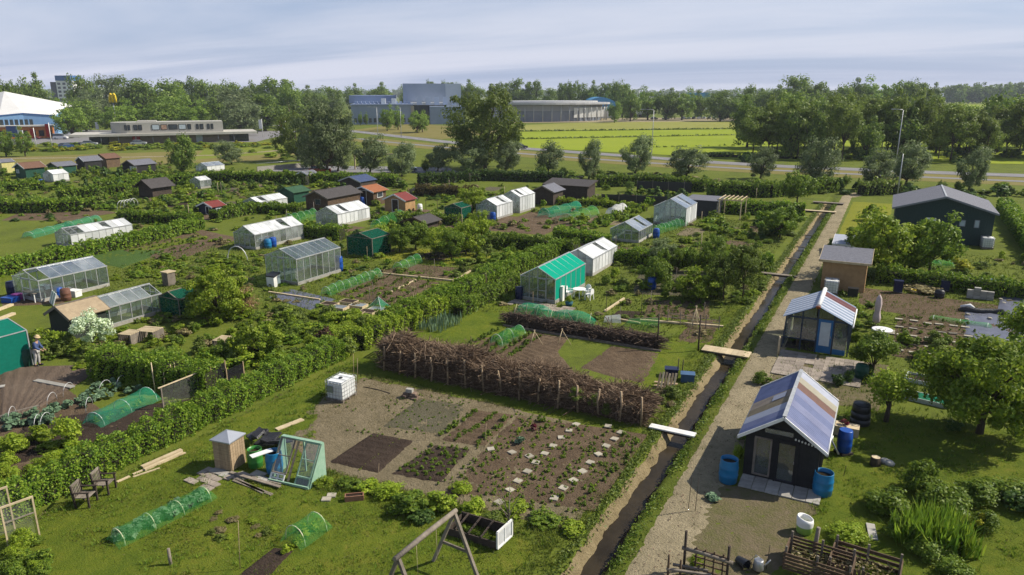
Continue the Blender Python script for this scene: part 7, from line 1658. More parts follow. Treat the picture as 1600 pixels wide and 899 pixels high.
# cold frames with pale boards in the middle garden
for k, p in enumerate(((515, 478), (530, 483), (545, 474), (560, 480), (575, 490), (590, 486), (555, 492))):
    t = thing('cold_frame', 'flat pale-boarded cold frame in the middle garden', 'cold frame', (*G(*p), 0), R(6), 'pale cold frames in the middle garden'); MB().box(-.6, .6, -.4, -.36, 0, .2).box(-.6, .6, .36, .4, 0, .2).box(-.6, -.56, -.36, .36, 0, .2).box(.56, .6, -.36, .36, 0, .2).build('box', M_WOODPALE, t); MB().box(-.56, .56, -.36, .36, .16, .19).build('glass_lid' if k % 2 else 'soil', GL_DIRTY if k % 2 else M_SOILDARK, t)
for a, b in (((580, 427), (710, 440)), ((710, 440), (735, 425)), ((655, 437), (610, 458)), ((420, 458), (500, 470)), ((945, 497), (1000, 507)), ((1000, 502), (1130, 512)), ((945, 488), (975, 468))): board('pale board edging a bed in the middle gardens', G(*a), G(*b), .14, .12, M_WOODPALE, 0.02, 'edging_board', 'bed edging boards in the middle gardens', 'edging board')
t = thing('water_butt', 'white box with black lid by the tall clear greenhouse', 'box', (*G(428, 447), 0)); MB().box(-.4, .4, -.35, .35, 0, .9).build('body', M_WHITE, t); MB().obox((0, 0, .95), (.45, 0, 0), (0, .38, .1), (0, -.02, .05)).build('lid', M_BLKPL, t)
for p, w in (((235, 530), 1.3), ((205, 535), .9), ((350, 545), .8)):
    t = thing('pallet', 'pale wooden pallet ' + {235: 'lying flat behind the left hedge', 205: 'tilted left of the flat one behind the left hedge', 350: 'half hidden in the shrubs'}[p[0]], 'pallet', (*G(*p), .55), R(15))
    for k in range(6): MB().box(-w / 2, w / 2, -.5 + k * .17, -.5 + k * .17 + .12, .1, .13).build('slat', M_WOODPALE, t)
    MB().box(-w / 2, -w / 2 + .1, -.5, .5, -.55, .098).box(w / 2 - .1, w / 2, -.5, .5, -.55, .098).build('bearer', M_WOODGREY, t)
for k, p in enumerate(((8, 500), (5, 486))): board('pale timber at the left picture edge, ' + ('nearer' if k == 0 else 'farther') + ' piece', G(p[0] - 20, p[1] + 5), G(p[0] + 14, p[1] - 8), .3, .15, M_WOODPALE, .02)
# crop rows of the middle plots
for k in range(5): row('potato', (-21.5 + k * .75, 33), (-21.5 + k * .75, 39), 20, .42, 'green plant in the rows behind the brushwood wall', 'plants behind the brushwood wall', jit=.1, stuff=True)
for k in range(5): row('leek', (-26 + k * .35, 36.5), (-26 + k * .35, 39.5), 9, .5, 'grey-green leek beside the hooped cloche', 'leeks beside the cloche', hs=1.2, jit=.05)
for k in range(5):
    a, b = (520 + k * 22, 458 + k * 4), (592 + k * 22, 428 + k * 3); row('potato', G(*a), G(*b), 12, .42, 'green plant in the rows of the middle garden', 'plants in the middle garden', jit=.12, stuff=True)
for k in range(6):
    a, b = (175 + k * 14, 391 + k * 2.4), (255 + k * 14, 373 + k * 2); row('potato', G(*a), G(*b), 14, .4, 'low crop in the bed beside the long clipped hedge', 'crops beside the long hedge', jit=.15, stuff=True)
for k in range(6): row('potato', G(995 + k * 19, 502 - k * .5), G(1015 + k * 17, 470), 10, .35, 'low crop in the beds left of the ditch lawn', 'crops left of the ditch lawn', jit=.12, stuff=True)

# ================================================================== SHRUBS AND SMALL TREES OF THE PLOTS
def nt(label, p, h, w, m, n=5000, clumps=46, leaf=.1, trunk=.08, fork=.3, **k):
    X, Y = G(*p); k['low'] = -1; return near_tree(label, X, Y, h, w, m, n, clumps, leaf, trunk, fork, **k)
nt('leafy light green tree before the green tanks', (345, 500), 3.6, 4.6, L_LIGHT, 15000, 90, .085, .08, .15, cz=.48, rz=.47)
nt('loose light green shrub tree left of the white tank', (405, 562), 2.4, 3.4, L_LIGHT, 7000, 50, .075, .07, .2, cz=.5, rz=.45)
nt('yellow-green bush in the left soil bed near the hedge', (108, 700), 1.5, 1.3, L_LIGHT, 2200, 24, .065, .05, .2, cz=.5, rz=.45, cr=.2)
nt('white-blossoming tree before the tan shed', (145, 545), 2.3, 2.4, L_BLOSSOM, 4500, 40, .06, .06, .25, cz=.55, rz=.42)
nt('purple-leaved shrub left of the pallet compost bin', (505, 545), 1.3, 1.3, L_PURPLE, 2200, 22, .07, .04, .2, cz=.5, rz=.45, cr=.2)
nt('orange-pink shrub behind the leafy light green tree', (385, 490), 2.0, 1.6, leafmat('leaf_pink', [(.16, .09, .05), (.28, .16, .09), (.36, .24, .15)]), 1500, 22, .07, .04, .2, cz=.5, rz=.45, cr=.2)
gm_ = 'small trees behind the bright lawn'
for j, (p, h, w, k) in enumerate(sorted((((625, 395), 2.6, 2.6, 'fruit'), ((650, 392), 2.8, 3.0, 'fruit'), ((680, 400), 2.6, 2.8, 'fruitlight'), ((706, 408), 2.8, 2.4, 'fruit'), ((728, 398), 3.4, 3.4, 'fruitlight'), ((600, 385), 2.2, 2.2, 'fruitlight'), ((752, 372), 2.8, 2.2, 'fruitlight')))):
    X, Y = G(*p); tree_at('fruit_tree', 'round fruit tree behind the bright lawn, ' + ORD[j] + ' from the left', X, Y, h, w, k, gm_)
for lab, p, h, w, k in (('wispy tree in the ditch plot, tallest by the dark post', (1160, 468), 4.2, 3.2, 'open'), ('wispy tree left of the tallest in the ditch plot', (1130, 470), 3.6, 2.8, 'open'), ('small round tree right of the blue barrel in the ditch plot', (1092, 470), 2.4, 3.4, 'fruitlight'), ('small tree left of the blue barrel in the ditch plot', (1025, 450), 2.4, 2.4, 'fruit'), ('tree beside the ditch below the far footbridge', (1218, 372), 3.2, 4.2, 'fruit'), ('dark tree at the ditch left of the far bridge', (1245, 318), 4.2, 4.6, 'fruit'), ('small tree behind the cross hedge', (1115, 412), 2.6, 2.2, 'fruit'), ('tree left of the white greenhouses', (738, 338), 3.6, 3.4, 'fruitlight'), ('thin blossom tree left of the small tree behind the hedge', (1035, 418), 2.6, 2.4, 'willow')):
    X, Y = G(*p); tree_at('garden_tree', lab, X, Y, h, w, k)
for k in range(7):
    X, Y = G(1035 + k * 22, 427 + rnd.uniform(-2, 2)); tree_at('young_tree', 'young fruit tree in the row before the cross hedge', X, Y, 2.1, 1.2, 'fruit', 'young trees before the cross hedge')
# shrubs, listed where the picture shows them
MIX = ('mid', 'light', 'olive', 'hedge', 'dark', 'finelight', 'fine')
def scatter(label, group, quad, n, w, h, kinds=MIX, name='shrub', one=None):
    one = n < 30 if one is None else one
    q = [G(*p) for p in quad]
    for _ in range(n):
        u, v = rnd.random(), rnd.random()
        X = (1 - u) * (1 - v) * q[0][0] + u * (1 - v) * q[1][0] + u * v * q[2][0] + (1 - u) * v * q[3][0]; Y = (1 - u) * (1 - v) * q[0][1] + u * (1 - v) * q[1][1] + u * v * q[2][1] + (1 - u) * v * q[3][1]
        if any(a - .3 < X < b + .3 and c - .3 < Y < d + .3 for a, b, c, d in FOOT): continue
        kd, ww, hh = rnd.choice(kinds), rnd.uniform(*w), rnd.uniform(*h)
        if one: bush(label, X, Y, ww, hh, kd, group, name)
        else:
            me = LOW[kd][rnd.randrange(3)]; heap('undergrowth', me.materials[0], me, X, Y, 0, rnd.random() * 6, ww, hh)
scatter('rough shrub in the thicket left of the white tank', 'thicket left of the white tank', [(330, 590), (300, 545), (560, 500), (545, 560)], 46, (.9, 2.0), (.7, 1.5), ('light', 'hedge', 'finelight', 'fine', 'olive'), one=True)
scatter('rough shrub between the middle garden and the brushwood', 'shrubs before the middle garden', [(420, 525), (430, 490), (600, 500), (560, 540)], 40, (.8, 1.8), (.6, 1.2), ('light', 'finelight', 'mid', 'olive'), one=True)
scatter('shrub behind the person in the left garden', 'shrubs behind the left garden', [(60, 560), (50, 530), (150, 545), (160, 570)], 14, (.9, 1.7), (.9, 1.7), ('light', 'mid', 'hedge', 'olive'))
scatter('shrub at the foot of the patched greenhouse', 'shrubs at the patched greenhouse', [(150, 570), (170, 530), (330, 510), (330, 550)], 26, (.6, 1.4), (.4, 1.0), ('light', 'mid', 'olive', 'dry'))
scatter('low yellow-green bush at the lower left behind the hedge', 'bushes behind the left end of the hedge', [(0, 760), (20, 690), (130, 690), (90, 740)], 14, (.7, 1.4), (.5, 1.1), ('light', 'finelight'))
scatter('leafy growth at the bottom left corner', 'growth at the bottom left corner', [(0, 905), (0, 850), (60, 850), (80, 905)], 16, (.6, 1.2), (.4, .9), ('finelight', 'mid', 'fine'))
scatter('fruit bush in the plot right of the white greenhouse', 'fruit bushes right of the white greenhouse', [(930, 465), (940, 432), (1120, 440), (1140, 470)], 24, (.8, 1.7), (.6, 1.4), ('mid', 'light', 'olive', 'fine'))
scatter('shrub along the ditch lawn beneath the wispy trees', 'shrubs along the ditch lawn', [(1130, 500), (1150, 450), (1200, 430), (1185, 480)], 12, (.5, 1.2), (.4, .9), ('olive', 'mid', 'light'))
scatter('low growth in the plot behind the cross hedge', 'low growth behind the cross hedge', [(1010, 400), (1030, 372), (1210, 370), (1210, 400)], 26, (.7, 1.8), (.3, .9))
scatter('shrub in the plot left of the far ditch', 'shrubs left of the far ditch', [(1090, 375), (1110, 342), (1245, 342), (1235, 375)], 40, (.9, 2.2), (.5, 1.6))
scatter('shrub in the row beside the hedge to the teal greenhouse', 'shrubs beside the teal greenhouse hedge', [(720, 430), (740, 400), (900, 385), (860, 410)], 18, (.9, 1.9), (.6, 1.4), ('light', 'mid', 'hedge', 'olive'))
scatter('shrub in the light row beyond the small clear greenhouse', 'light shrubs by the small greenhouse', [(860, 380), (880, 352), (1000, 330), (990, 350)], 38, (.9, 2.0), (.7, 1.5), ('light', 'mid', 'hedge'))
scatter('garden shrub among the middle greenhouses', 'shrubs among the middle greenhouses', [(580, 372), (600, 335), (780, 345), (760, 385)], 46, (.8, 1.9), (.5, 1.4))
scatter('garden shrub among the left greenhouses', 'shrubs among the left greenhouses', [(210, 430), (270, 395), (420, 400), (400, 430)], 36, (.7, 1.6), (.3, .9), ('light', 'mid', 'olive', 'fine'))
scatter('low leafy crop between the left greenhouses', 'leafy crops between the left greenhouses', [(170, 440), (190, 418), (290, 402), (270, 432)], 40, (.6, 1.2), (.25, .5), ('light', 'mid', 'hedge'))
scatter('shrub around the brown shed and its neighbours', 'shrubs around the brown shed', [(430, 345), (440, 318), (660, 312), (640, 345)], 40, (.9, 2.0), (.6, 1.6))
scatter('far garden shrub behind the white greenhouses', 'far shrubs behind the white greenhouses', [(640, 325), (660, 300), (860, 300), (850, 325)], 46, (.9, 2.2), (.5, 1.5))
scatter('far garden shrub near the flat dark shed', 'far shrubs near the flat dark shed', [(850, 322), (870, 296), (1110, 296), (1080, 322)], 50, (1.0, 2.4), (.6, 1.9))
scatter('far garden shrub in the left plots', 'far shrubs in the left plots', [(0, 330), (0, 300), (330, 300), (330, 330)], 80, (.9, 2.4), (.5, 1.6))
scatter('shrub among the far-left sheds', 'shrubs among the far-left sheds', [(0, 300), (0, 268), (330, 270), (330, 300)], 90, (1.2, 3.0), (.8, 2.4), ('mid', 'dark', 'light', 'olive', 'hedge'))
scatter('shrub in the plots around the red playhouse', 'shrubs around the red playhouse', [(200, 345), (210, 312), (430, 300), (430, 332)], 60, (.9, 2.2), (.5, 1.7))
scatter('shrub along the car park hedge', 'shrubs along the car park hedge', [(330, 305), (340, 285), (640, 288), (640, 302)], 44, (1.2, 2.6), (.8, 2.0), ('dark', 'mid', 'olive', 'light'))
scatter('shrub of the rough strip before the road on the right', 'shrubs before the right road', [(1130, 300), (1140, 285), (1620, 300), (1620, 312)], 40, (1.4, 3.4), (.8, 2.2), ('dark', 'mid', 'olive'))
scatter('tall grass clump on the far meadow strip', 'grass clumps before the road', [(860, 285), (840, 268), (1300, 285), (1300, 298)], 60, (2, 4), (.5, 1.2), ('olive', 'light', 'mid', 'dry'))
scatter('small weed at the bottom of the ditch garden', 'weeds at the ditch garden', [(1000, 640), (1020, 610), (1070, 590), (1050, 640)], 14, (.4, .9), (.3, .7), ('olive', 'mid', 'dry'))
scatter('shrub right of the vegetable rows', 'shrubs right of the vegetable rows', [(1400, 580), (1410, 535), (1480, 535), (1500, 575)], 14, (.8, 1.6), (.5, 1.2), ('mid', 'light', 'olive'))
scatter('shrub around the parasol and table', 'shrubs around the parasol', [(1335, 535), (1340, 475), (1372, 475), (1372, 540)], 14, (.6, 1.1), (.4, .9), ('mid', 'light', 'finelight'))
# everything low and leafy that fills the plots, and the small beds between
def free(X, Y): return not any(a - .4 < X < b + .4 and c - .4 < Y < d + .4 for a, b, c, d in FOOT)
for k in range(64):
    X, Y = rnd.uniform(-98, -12), rnd.uniform(50, 104); w, d = rnd.uniform(2, 4), rnd.uniform(2.5, 6)
    if free(X + w / 2, Y + d / 2) and img(X, Y)[0] > -200: patch('soil_bed', [(X, Y), (X + w, Y), (X + w, Y + d), (X, Y + d)], rnd.choice((M_SOIL, M_SOIL, M_SOILDARK, MATS['soil_mossy'], M_SAND)), .035, .02, .35, z=.012 + .0015 * (k % 9))
def fill(n, x0, x1, y0, y1, w, h, kinds, ok=lambda X, Y: True):
    for k in range(n):
        X, Y = rnd.uniform(x0, x1), rnd.uniform(y0, y1)
        if not free(X, Y) or not ok(X, Y) or math.sin(X * .55 + 1) * math.sin(Y * .5) < rnd.uniform(-1, .5): continue
        kd = rnd.choice(kinds); me = LOW[kd][rnd.randrange(3)]; q = rnd.uniform(*w); heap('undergrowth', me.materials[0], me, X, Y, 0, rnd.random() * 6, q, rnd.uniform(*h))
fill(2300, -150, -28.5, 48, 106, (.5, 1.5), (.15, .8), ('mid', 'light', 'olive', 'hedge', 'dry', 'dark'), lambda X, Y: img(X, Y)[0] > -60)
fill(420, -45, -29, 22, 34, (.4, 1.1), (.12, .6), ('mid', 'light', 'olive', 'hedge', 'dry'))
fill(420, -58, -28.5, 33, 50, (.4, 1.0), (.12, .5), ('mid', 'light', 'olive', 'hedge', 'dry'))
fill(260, -26, -9, 43, 100, (.4, 1.2), (.12, .6), ('mid', 'light', 'olive', 'dry'))
fill(260, -3.5, 16, 38, 80, (.4, 1.0), (.12, .5), ('mid', 'light', 'olive', 'dry'), lambda X, Y: not (X > 1 and 44 < Y < 62) and Y > 44)
for k in range(40):
    X, Y = rnd.uniform(-95, -12), rnd.uniform(55, 108); stake('grey garden post among the far plots', X, Y, rnd.uniform(1.2, 2.2), rnd.choice((M_WOODGREY, M_WOODPALE, M_WOODDK)), .035, 'posts among the far plots', 'post', cat='post')
for k in range(34):
    p = (rnd.uniform(560, 1120), rnd.uniform(405, 500)); 
    if 800 < p[0] < 970 and p[1] < 480: continue
    stake('thin garden post in the middle plots', *G(*p), rnd.uniform(.9, 1.8), rnd.choice((M_WOODGREY, M_WOODDK, M_WOOD)), .022, 'posts in the middle plots', 'post', cat='post')

# ================================================================== TREES BEYOND THE PLOTS
T('willow_tree', 'tall dark willow left of the road, broad and bushy', 512, 272, 155, 84, 'bigwillow', var=0)
T('willow_tree', 'second broad willow merging with the tall dark one', 466, 252, 176, 62, 'bigwillow', var=1)
T('willow_tree', 'largest willow standing alone in front of the halls', 758, 264, 138, 112, 'bigwillow', var=1, rz=1.3)
gwil = 'row of wind-blown willows along the road'
for k, (px, by, ty, w) in enumerate(((487, 264, 216, 45), (528, 268, 214, 45), (578, 272, 215, 55), (628, 276, 225, 48), (684, 268, 228, 42), (735, 268, 222, 62), (790, 268, 222, 45), (856, 272, 224, 46), (920, 280, 220, 36), (992, 272, 214, 50), (1072, 276, 231, 60), (1188, 280, 232, 42), (1274, 292, 217, 58), (1365, 298, 236, 48), (1415, 290, 226, 58), (1514, 297, 232, 46))):
    T('willow_tree', 'pale wind-blown willow, ' + ORD[k] + ' from the left in the roadside row', px, by, ty, w, 'willow', gwil, rz=rnd.uniform(-.5, .9) + YAW)
T('garden_tree', 'dark round tree standing alone behind the far-left sheds', 285, 275, 210, 46, 'round', var=0); T('willow_tree', 'grey-green rounded willow left of the tall dark willow', 362, 257, 222, 42, 'willow')
for p, ty, w in (((10, 245), 205, 30), ((40, 245), 205, 26)): T('young_tree', 'leafy sapling on the verge at the left edge', *p, ty, w, 'light', 'saplings at the left edge')
for k, (px, by) in enumerate(((848, 276), (880, 279), (905, 300), (940, 282), (985, 300), (1130, 298), (1322, 291), (612, 270), (665, 268), (1470, 300), (1498, 300))):
    T('ball_tree', 'small ball-headed tree or bush at the plot boundary', px, by, by - 17, 15, 'round', 'small round trees at the boundary')
gl = 'tree line behind the restaurant'
for px, by, ty, w, k in ((-30, 205, 118, 60, 'tall'), (8, 200, 122, 34, 'round'), (28, 198, 128, 26, 'tall'), (56, 196, 121, 44, 'round'), (95, 192, 152, 34, 'light'), (136, 195, 122, 42, 'round'), (150, 198, 142, 50, 'willow'), (178, 192, 120, 52, 'willow'), (205, 190, 138, 50, 'round'), (222, 195, 126, 60, 'round'), (258, 195, 125, 60, 'round'), (270, 205, 150, 55, 'light'), (300, 192, 122, 45, 'tall'), (325, 192, 128, 42, 'round'), (352, 190, 127, 50, 'round'), (375, 205, 140, 80, 'willow'), (402, 190, 128, 40, 'tall'), (438, 192, 123, 60, 'tall'), (455, 200, 130, 45, 'tall'), (415, 205, 150, 55, 'round'), (472, 190, 140, 40, 'round'), (492, 185, 138, 40, 'round'), (520, 182, 138, 36, 'round'), (240, 208, 160, 60, 'light'), (310, 208, 165, 50, 'light'), (340, 207, 158, 50, 'round'), (205, 206, 165, 46, 'light'), (135, 206, 158, 50, 'round')):
    T('far_tree', 'tree in the dense line behind the restaurant', px, by, ty, w * 1.2, k, gl)
for p, ty, w, lab in (((113, 216), 168, 50, 'bright round tree at the left of the restaurant'), ((188, 212), 165, 60, 'bright broad tree behind the restaurant pavilion'), ((380, 212), 158, 62, 'tall pale tree right of the restaurant')): T('street_tree', lab, *p, ty, w, 'light' if w < 61 else 'willow')
gc = 'tree line behind the halls'
for px, by, ty, w, k in ((555, 178, 135, 32, 'round'), (595, 178, 133, 36, 'round'), (640, 175, 136, 30, 'round'), (672, 172, 127, 24, 'tall'), (700, 172, 128, 26, 'tall'), (712, 172, 130, 26, 'round'), (738, 175, 129, 34, 'round'), (775, 176, 130, 34, 'tall'), (805, 178, 126, 36, 'round'), (832, 178, 127, 36, 'tall'), (860, 180, 140, 26, 'round'), (882, 182, 129, 26, 'tall'), (900, 182, 128, 28, 'tall'), (922, 182, 131, 32, 'round'), (950, 182, 129, 34, 'tall'), (972, 184, 127, 34, 'round'), (985, 190, 145, 30, 'round'), (1012, 188, 143, 36, 'light'), (1040, 188, 142, 40, 'round'), (1065, 188, 145, 38, 'light'), (1095, 186, 146, 34, 'round'), (1125, 190, 143, 44, 'round'), (1155, 190, 146, 36, 'light'), (1175, 188, 133, 34, 'round'), (1195, 190, 140, 38, 'round'), (960, 192, 160, 22, 'light'), (1240, 188, 122, 60, 'round'), (1215, 190, 138, 40, 'round'), (1270, 188, 132, 46, 'round'), (1305, 188, 133, 46, 'round'), (1335, 186, 128, 44, 'round'), (1362, 186, 130, 46, 'light'), (1395, 186, 128, 48, 'light'), (1428, 186, 125, 46, 'round'), (1450, 184, 134, 34, 'round')):
    T('far_tree', 'tree in the far line on the horizon centre and right', px, by, ty, w * 1.15, k, gc)
gr = 'grove beyond the road on the right'
for k, px in enumerate(range(1172, 1640, 15)):
    T('grove_tree', 'open-crowned tree of the grove beyond the right road', px + rnd.uniform(-8, 8), 246 + rnd.uniform(-9, 7), 166 + rnd.uniform(-12, 22) + (6 if px > 1500 else 0), rnd.uniform(40, 78), rnd.choice(('open', 'open', 'open', 'round')), gr)
for k, px in enumerate(range(1170, 1630, 30)): T('grove_tree', 'open-crowned tree of the grove beyond the right road', px + rnd.uniform(-9, 9), 233 + rnd.uniform(-4, 3), 152 + rnd.uniform(-8, 12), rnd.uniform(48, 74), rnd.choice(('round', 'open')), gr)
scatter('undergrowth of the grove', 'grove undergrowth', [(1165, 256), (1165, 240), (1640, 240), (1640, 258)], 60, (2, 4.5), (1, 3), ('olive', 'mid', 'dark', 'light'))
# little street trees by the halls
for px, by, ty, w in ((605, 205, 170, 26), (622, 203, 172, 22), (652, 208, 174, 30), (660, 207, 178, 24), (563, 196, 178, 8), (572, 196, 178, 8)): T('street_tree', 'young street tree before the grey halls', px, by, ty, w, 'light', 'street trees before the halls')
# far woods on the horizon
def belt(label, px0, px1, by, ty, n, w):
    for k in range(n):
        px = px0 + (px1 - px0) * (k + rnd.random()) / n; X, Y = G(px, by + rnd.uniform(-.4, .4)); d = math.hypot(X, Y); h = (by - ty) * rnd.uniform(.85, 1.08) / ppm(X, Y)
        cm, tm = TT['farwood'][k % 3]; t = thing('far_tree', label, 'tree', (X, Y, 0), 0, 'woods on the horizon'); s = w / ppm(X, Y) * rnd.uniform(.8, 1.3); a = rnd.random() * 6
        link('crown', cm, t, rot=(0, 0, a), scale=(s, s, h)); link('trunk', tm, t, rot=(0, 0, a), scale=(s * .5, s * .5, h))
belt('tree of the dark wood on the far right horizon', 1480, 1720, 162.5, 133, 46, 22)
belt('tree of the blue-grey wood far off on the horizon', 1180, 1640, 152, 141, 60, 16)
belt('tree of the blue-grey wood far off on the horizon', 760, 1240, 153, 141, 60, 16)
belt('tree of the blue-grey wood far off on the horizon', -80, 760, 153, 140, 80, 18)
belt('tree of the far hedge line below the right wood', 1460, 1500, 160, 150, 5, 14)

# ================================================================== BUILDINGS AND STREET FURNITURE FAR BEHIND
def frame_dir(a, b):
    A, Bq = Vector((*G(*a), 0)), Vector((*G(*b), 0)); d = (Bq - A); return A, d.length, math.atan2(d.y, d.x)
def block(t, name, m, x0, x1, y0, y1, z0, z1): return MB().box(x0, x1, y0, y1, z0, z1).build(name, m, t)
# restaurant: long canopy, flat-roofed upper storey with rounded end
A, L, a = frame_dir((122, 228), (398, 221)); t = thing('restaurant', 'low restaurant with grey wooden upper storey and wide flat canopy', 'building', (A.x, A.y, 0), a)
clad = mat('clad_grey', (.40, .385, .345), (.34, .325, .29), .8, 1.5, stretch=(1, 1, 6)); cn_ = mat('canopy_conc', (.47, .45, .40), (.39, .37, .33), .8, .6)
k0 = L / 276.0
block(t, 'ground_floor', mat('wall_brickish', (.25, .205, .155), (.2, .16, .12), .85, 1), 45 * k0, 235 * k0, 3, 14, 0, 2.4); block(t, 'glass_front', GL_WIN, 230 * k0, 268 * k0, 3.5, 12, 0, 2.4); block(t, 'glass_front', GL_WIN, 15 * k0, 44 * k0, 4, 12, 0, 2.4)
block(t, 'canopy', cn_, -2, L + 1, 0, 16, 2.42, 3.1)
mb = MB(); pts = []; xa, xb, ya, yb = 48 * k0, 226 * k0, 2.5, 12
for k in range(9): an = math.pi / 2 + math.pi * k / 8; pts.append((xa + 4.5 + math.cos(an) * 4.5, (ya + yb) / 2 + math.sin(an) * 4.75, 3.12))
pts += [(xb, ya, 3.12), (xb, yb, 3.12)]
mb.prism(pts, (0, 0, 3.2)); mb.build('upper_storey', clad, t)
for u0, u1, m in ((70, 74, GL_WIN), (75, 79, GL_WIN), (84, 90, GL_WIN), (91, 97, GL_WIN), (112, 124, GL_LIGHT), (126, 136, mat('poster_red', (.25, .12, .1), (.4, .3, .2), .6, 2)), (138, 152, GL_WIN), (154, 166, GL_LIGHT), (168, 174, GL_WIN), (182, 186, GL_WIN), (188, 194, GL_WIN), (200, 204, GL_WIN), (206, 210, GL_WIN)):
    f = MB().box(u0 * k0, u1 * k0, 2.40, 2.46, 4.0, 5.6).build('window', M_BLACK, t); MB().box(u0 * k0 + .15, u1 * k0 - .15, 2.36, 2.39, 4.15, 5.45).build('pane', m, f)
for k in range(9): MB().tube([(6 + k * (L - 12) / 8, 1.2, 0), (6 + k * (L - 12) / 8, 1.2, 2.42)], .12, 8).build('column', M_STEEL, t)
MB().box(80 * k0, 92 * k0, 2.8, 2.95, 1.2, 2.2).build('sign_panel', M_REDP, t); MB().box(180 * k0, 190 * k0, 2.7, 2.9, .1, 2.2).build('door', GL_LIGHT, t)
block(t, 'roof_plant', cn_, 90 * k0, 120 * k0, 5, 9, 6.33, 6.7)
# tall yellow sign: rounded double arch
X, Y = G(184, 212); hs = height_at(184, 212, 147); t = thing('pole_sign', 'tall pole with a bright yellow rounded arch sign above the trees', 'sign', (X, Y, 0), YAW); MB().tube([(0, 0, 0), (0, 0, hs - 2.3)], .2, 8).build('pole', M_STEEL, t); 
mb = MB()
for s in (-1, 1): mb.tube([(s * .6 - math.cos(math.pi * k / 10) * .5, 0, hs - 3 + math.sin(math.pi * k / 10) ** .7 * 3) for k in range(11)], .36, 8)
mb.build('arches', M_YEL, t)
# tent-roofed hall
t = thing('tent_hall', 'blue hall under a white pyramid tent roof', 'building', (0, 0, 0))
blu = mat('hall_blue', (.24, .42, .66), (.2, .37, .6), .6, .5); wh = mat('tent_white', (.66, .65, .63), (.58, .57, .55), .7, .3)
def P3(px, by, ty): return (*G(px, by), height_at(px, by, ty))
F1, F2, F3, BR, AP, BL = P3(4, 214, 181), P3(42, 213, 177.5), P3(92, 212, 181), P3(106, 203, 168), P3(18, 208, 143), P3(-110, 206, 172)
MB().add([F1, F2, F3, BR, AP, BL, (BR[0] - 25, BR[1] + 22, BR[2])], [(0, 1, 4), (1, 2, 4), (2, 3, 4), (3, 6, 4), (6, 5, 4), (5, 0, 4)]).build('tent_roof', wh, t)
dn = lambda p, k=0.0: (p[0], p[1], k)
MB().add([dn(F1), dn(F2), dn(F3), dn(BR), F3, F2, F1, BR], [(0, 1, 5, 6), (1, 2, 4, 5), (2, 3, 7, 4)]).build('wall', blu, t)
MB().bar(F1, F2, .3, .35).bar(F2, F3, .3, .35).build('blue_edge', mat('edge_blue', (.04, .13, .35), None, .5), t)
A, L, a = frame_dir((-60, 219), (82, 216)); t = thing('shop', 'orange shop with a flat roof before the tent hall', 'building', (A.x, A.y, 0), a)
block(t, 'wall', M_ORANGE, 0, L, 0, 6, 0, 3.9); block(t, 'flat_roof', cn_, -.3, L + .3, -.4, 6.2, 3.92, 4.3)
for k in range(11): MB().box(1 + k * L / 11, 1 + (k + .62) * L / 11, -.08, -.02, .8, 2.7).build('window', M_BLACK, t)
for k in range(14): MB().box(.5 + k * L / 18, .5 + (k + .7) * L / 18, 4.5, 4.6, 4.35, 6.2).build('upper_window', GL_WIN, t)
# tower block
X, Y = G(112, 172); t = thing('tower_block', 'white tower block with dark blue top above the trees', 'building', (X, Y, 0), YAW); s = 1 / ppm(X, Y); H1 = height_at(112, 172, 121)
block(t, 'tower', M_WHITE, -18 * s, 8 * s, 0, 18, 0, H1 - 3); block(t, 'blue_top', mat('edge_blue', ()), -18 * s, 6 * s, -.3, 17, H1 - 2.9, H1 + 1.5); block(t, 'side_wing', M_WHITE, 9 * s, 48 * s, 2, 14, 0, H1 - 9); block(t, 'stair_tower', mat('stair_grey', (.07, .075, .10), None, .6), -28 * s, -18.2 * s, 1, 16, 0, H1 - 4)
for k in range(7):
    for j in range(3): MB().box((-16 + j * 8) * s, (-11.5 + j * 8) * s, -.12, -.03, H1 - 6.5 - k * 3.4, H1 - 4.6 - k * 3.4).build('window', GL_WIN, t)
for k in range(5):
    for j in range(6): MB().box((11 + j * 6) * s, (15 + j * 6) * s, 1.88, 1.97, H1 - 12 - k * 3.4, H1 - 10.3 - k * 3.4).build('window', GL_WIN, t)
# grey-blue industrial halls
hall = mat('hall_grey', (.27, .32, .42), (.23, .28, .37), .5, .2); hall2 = mat('hall_silver', (.48, .53, .62), (.42, .47, .56), .45, .2); hroof = mat('hall_roof', (.27, .33, .46), (.22, .27, .39), .5, .2)
A, L, a = frame_dir((550, 195), (722, 194)); t = thing('industrial_hall', 'large grey-blue industrial hall with a tall square block at its right', 'building', (A.x, A.y, 0), a); s = L / 172
block(t, 'main_hall', hall, 0, 95 * s, 0, 50, 0, 9.0); block(t, 'main_roof', hroof, -.5, 95.5 * s, -.5, 50, 9.02, 9.6); block(t, 'rear_hall', hroof, -10 * s, 66 * s, 30, 80, 9.61, 13.6)
block(t, 'tall_block', hall2, 80 * s, 176 * s, 22, 70, 0, 19.5); block(t, 'block_shade', hall, 80 * s, 150 * s, 21.5, 21.98, 10.5, 19.5); block(t, 'white_band', M_WHITE, 92 * s, 150 * s, 12, 21.4, 9.0, 10.2); block(t, 'glass_hall', GL_WIN, 94 * s, 150 * s, 13, 21.3, 0, 8.9); block(t, 'front_wing', hall, 122 * s, 176 * s, -2, 11.9, 0, 8.5)
for k in range(5): block(t, 'facade_panel', hall2, (102 + 14 * k) * s, (110 + 14 * k) * s, 10.9, 11.95, 9, 13)
for k in range(14): block(t, 'roof_unit', hroof, (4 + k * 6.4) * s, (8 + k * 6.4) * s, 8, 12, 9.62, 10.8)
for u in (46, 62): block(t, 'white_vent', M_WHITE, u * s, (u + 7) * s, 4, 8, 9.62, 12.2)
block(t, 'end_panel', M_SLAB, 92 * s, 97 * s, -.6, -.05, 2, 8.8)
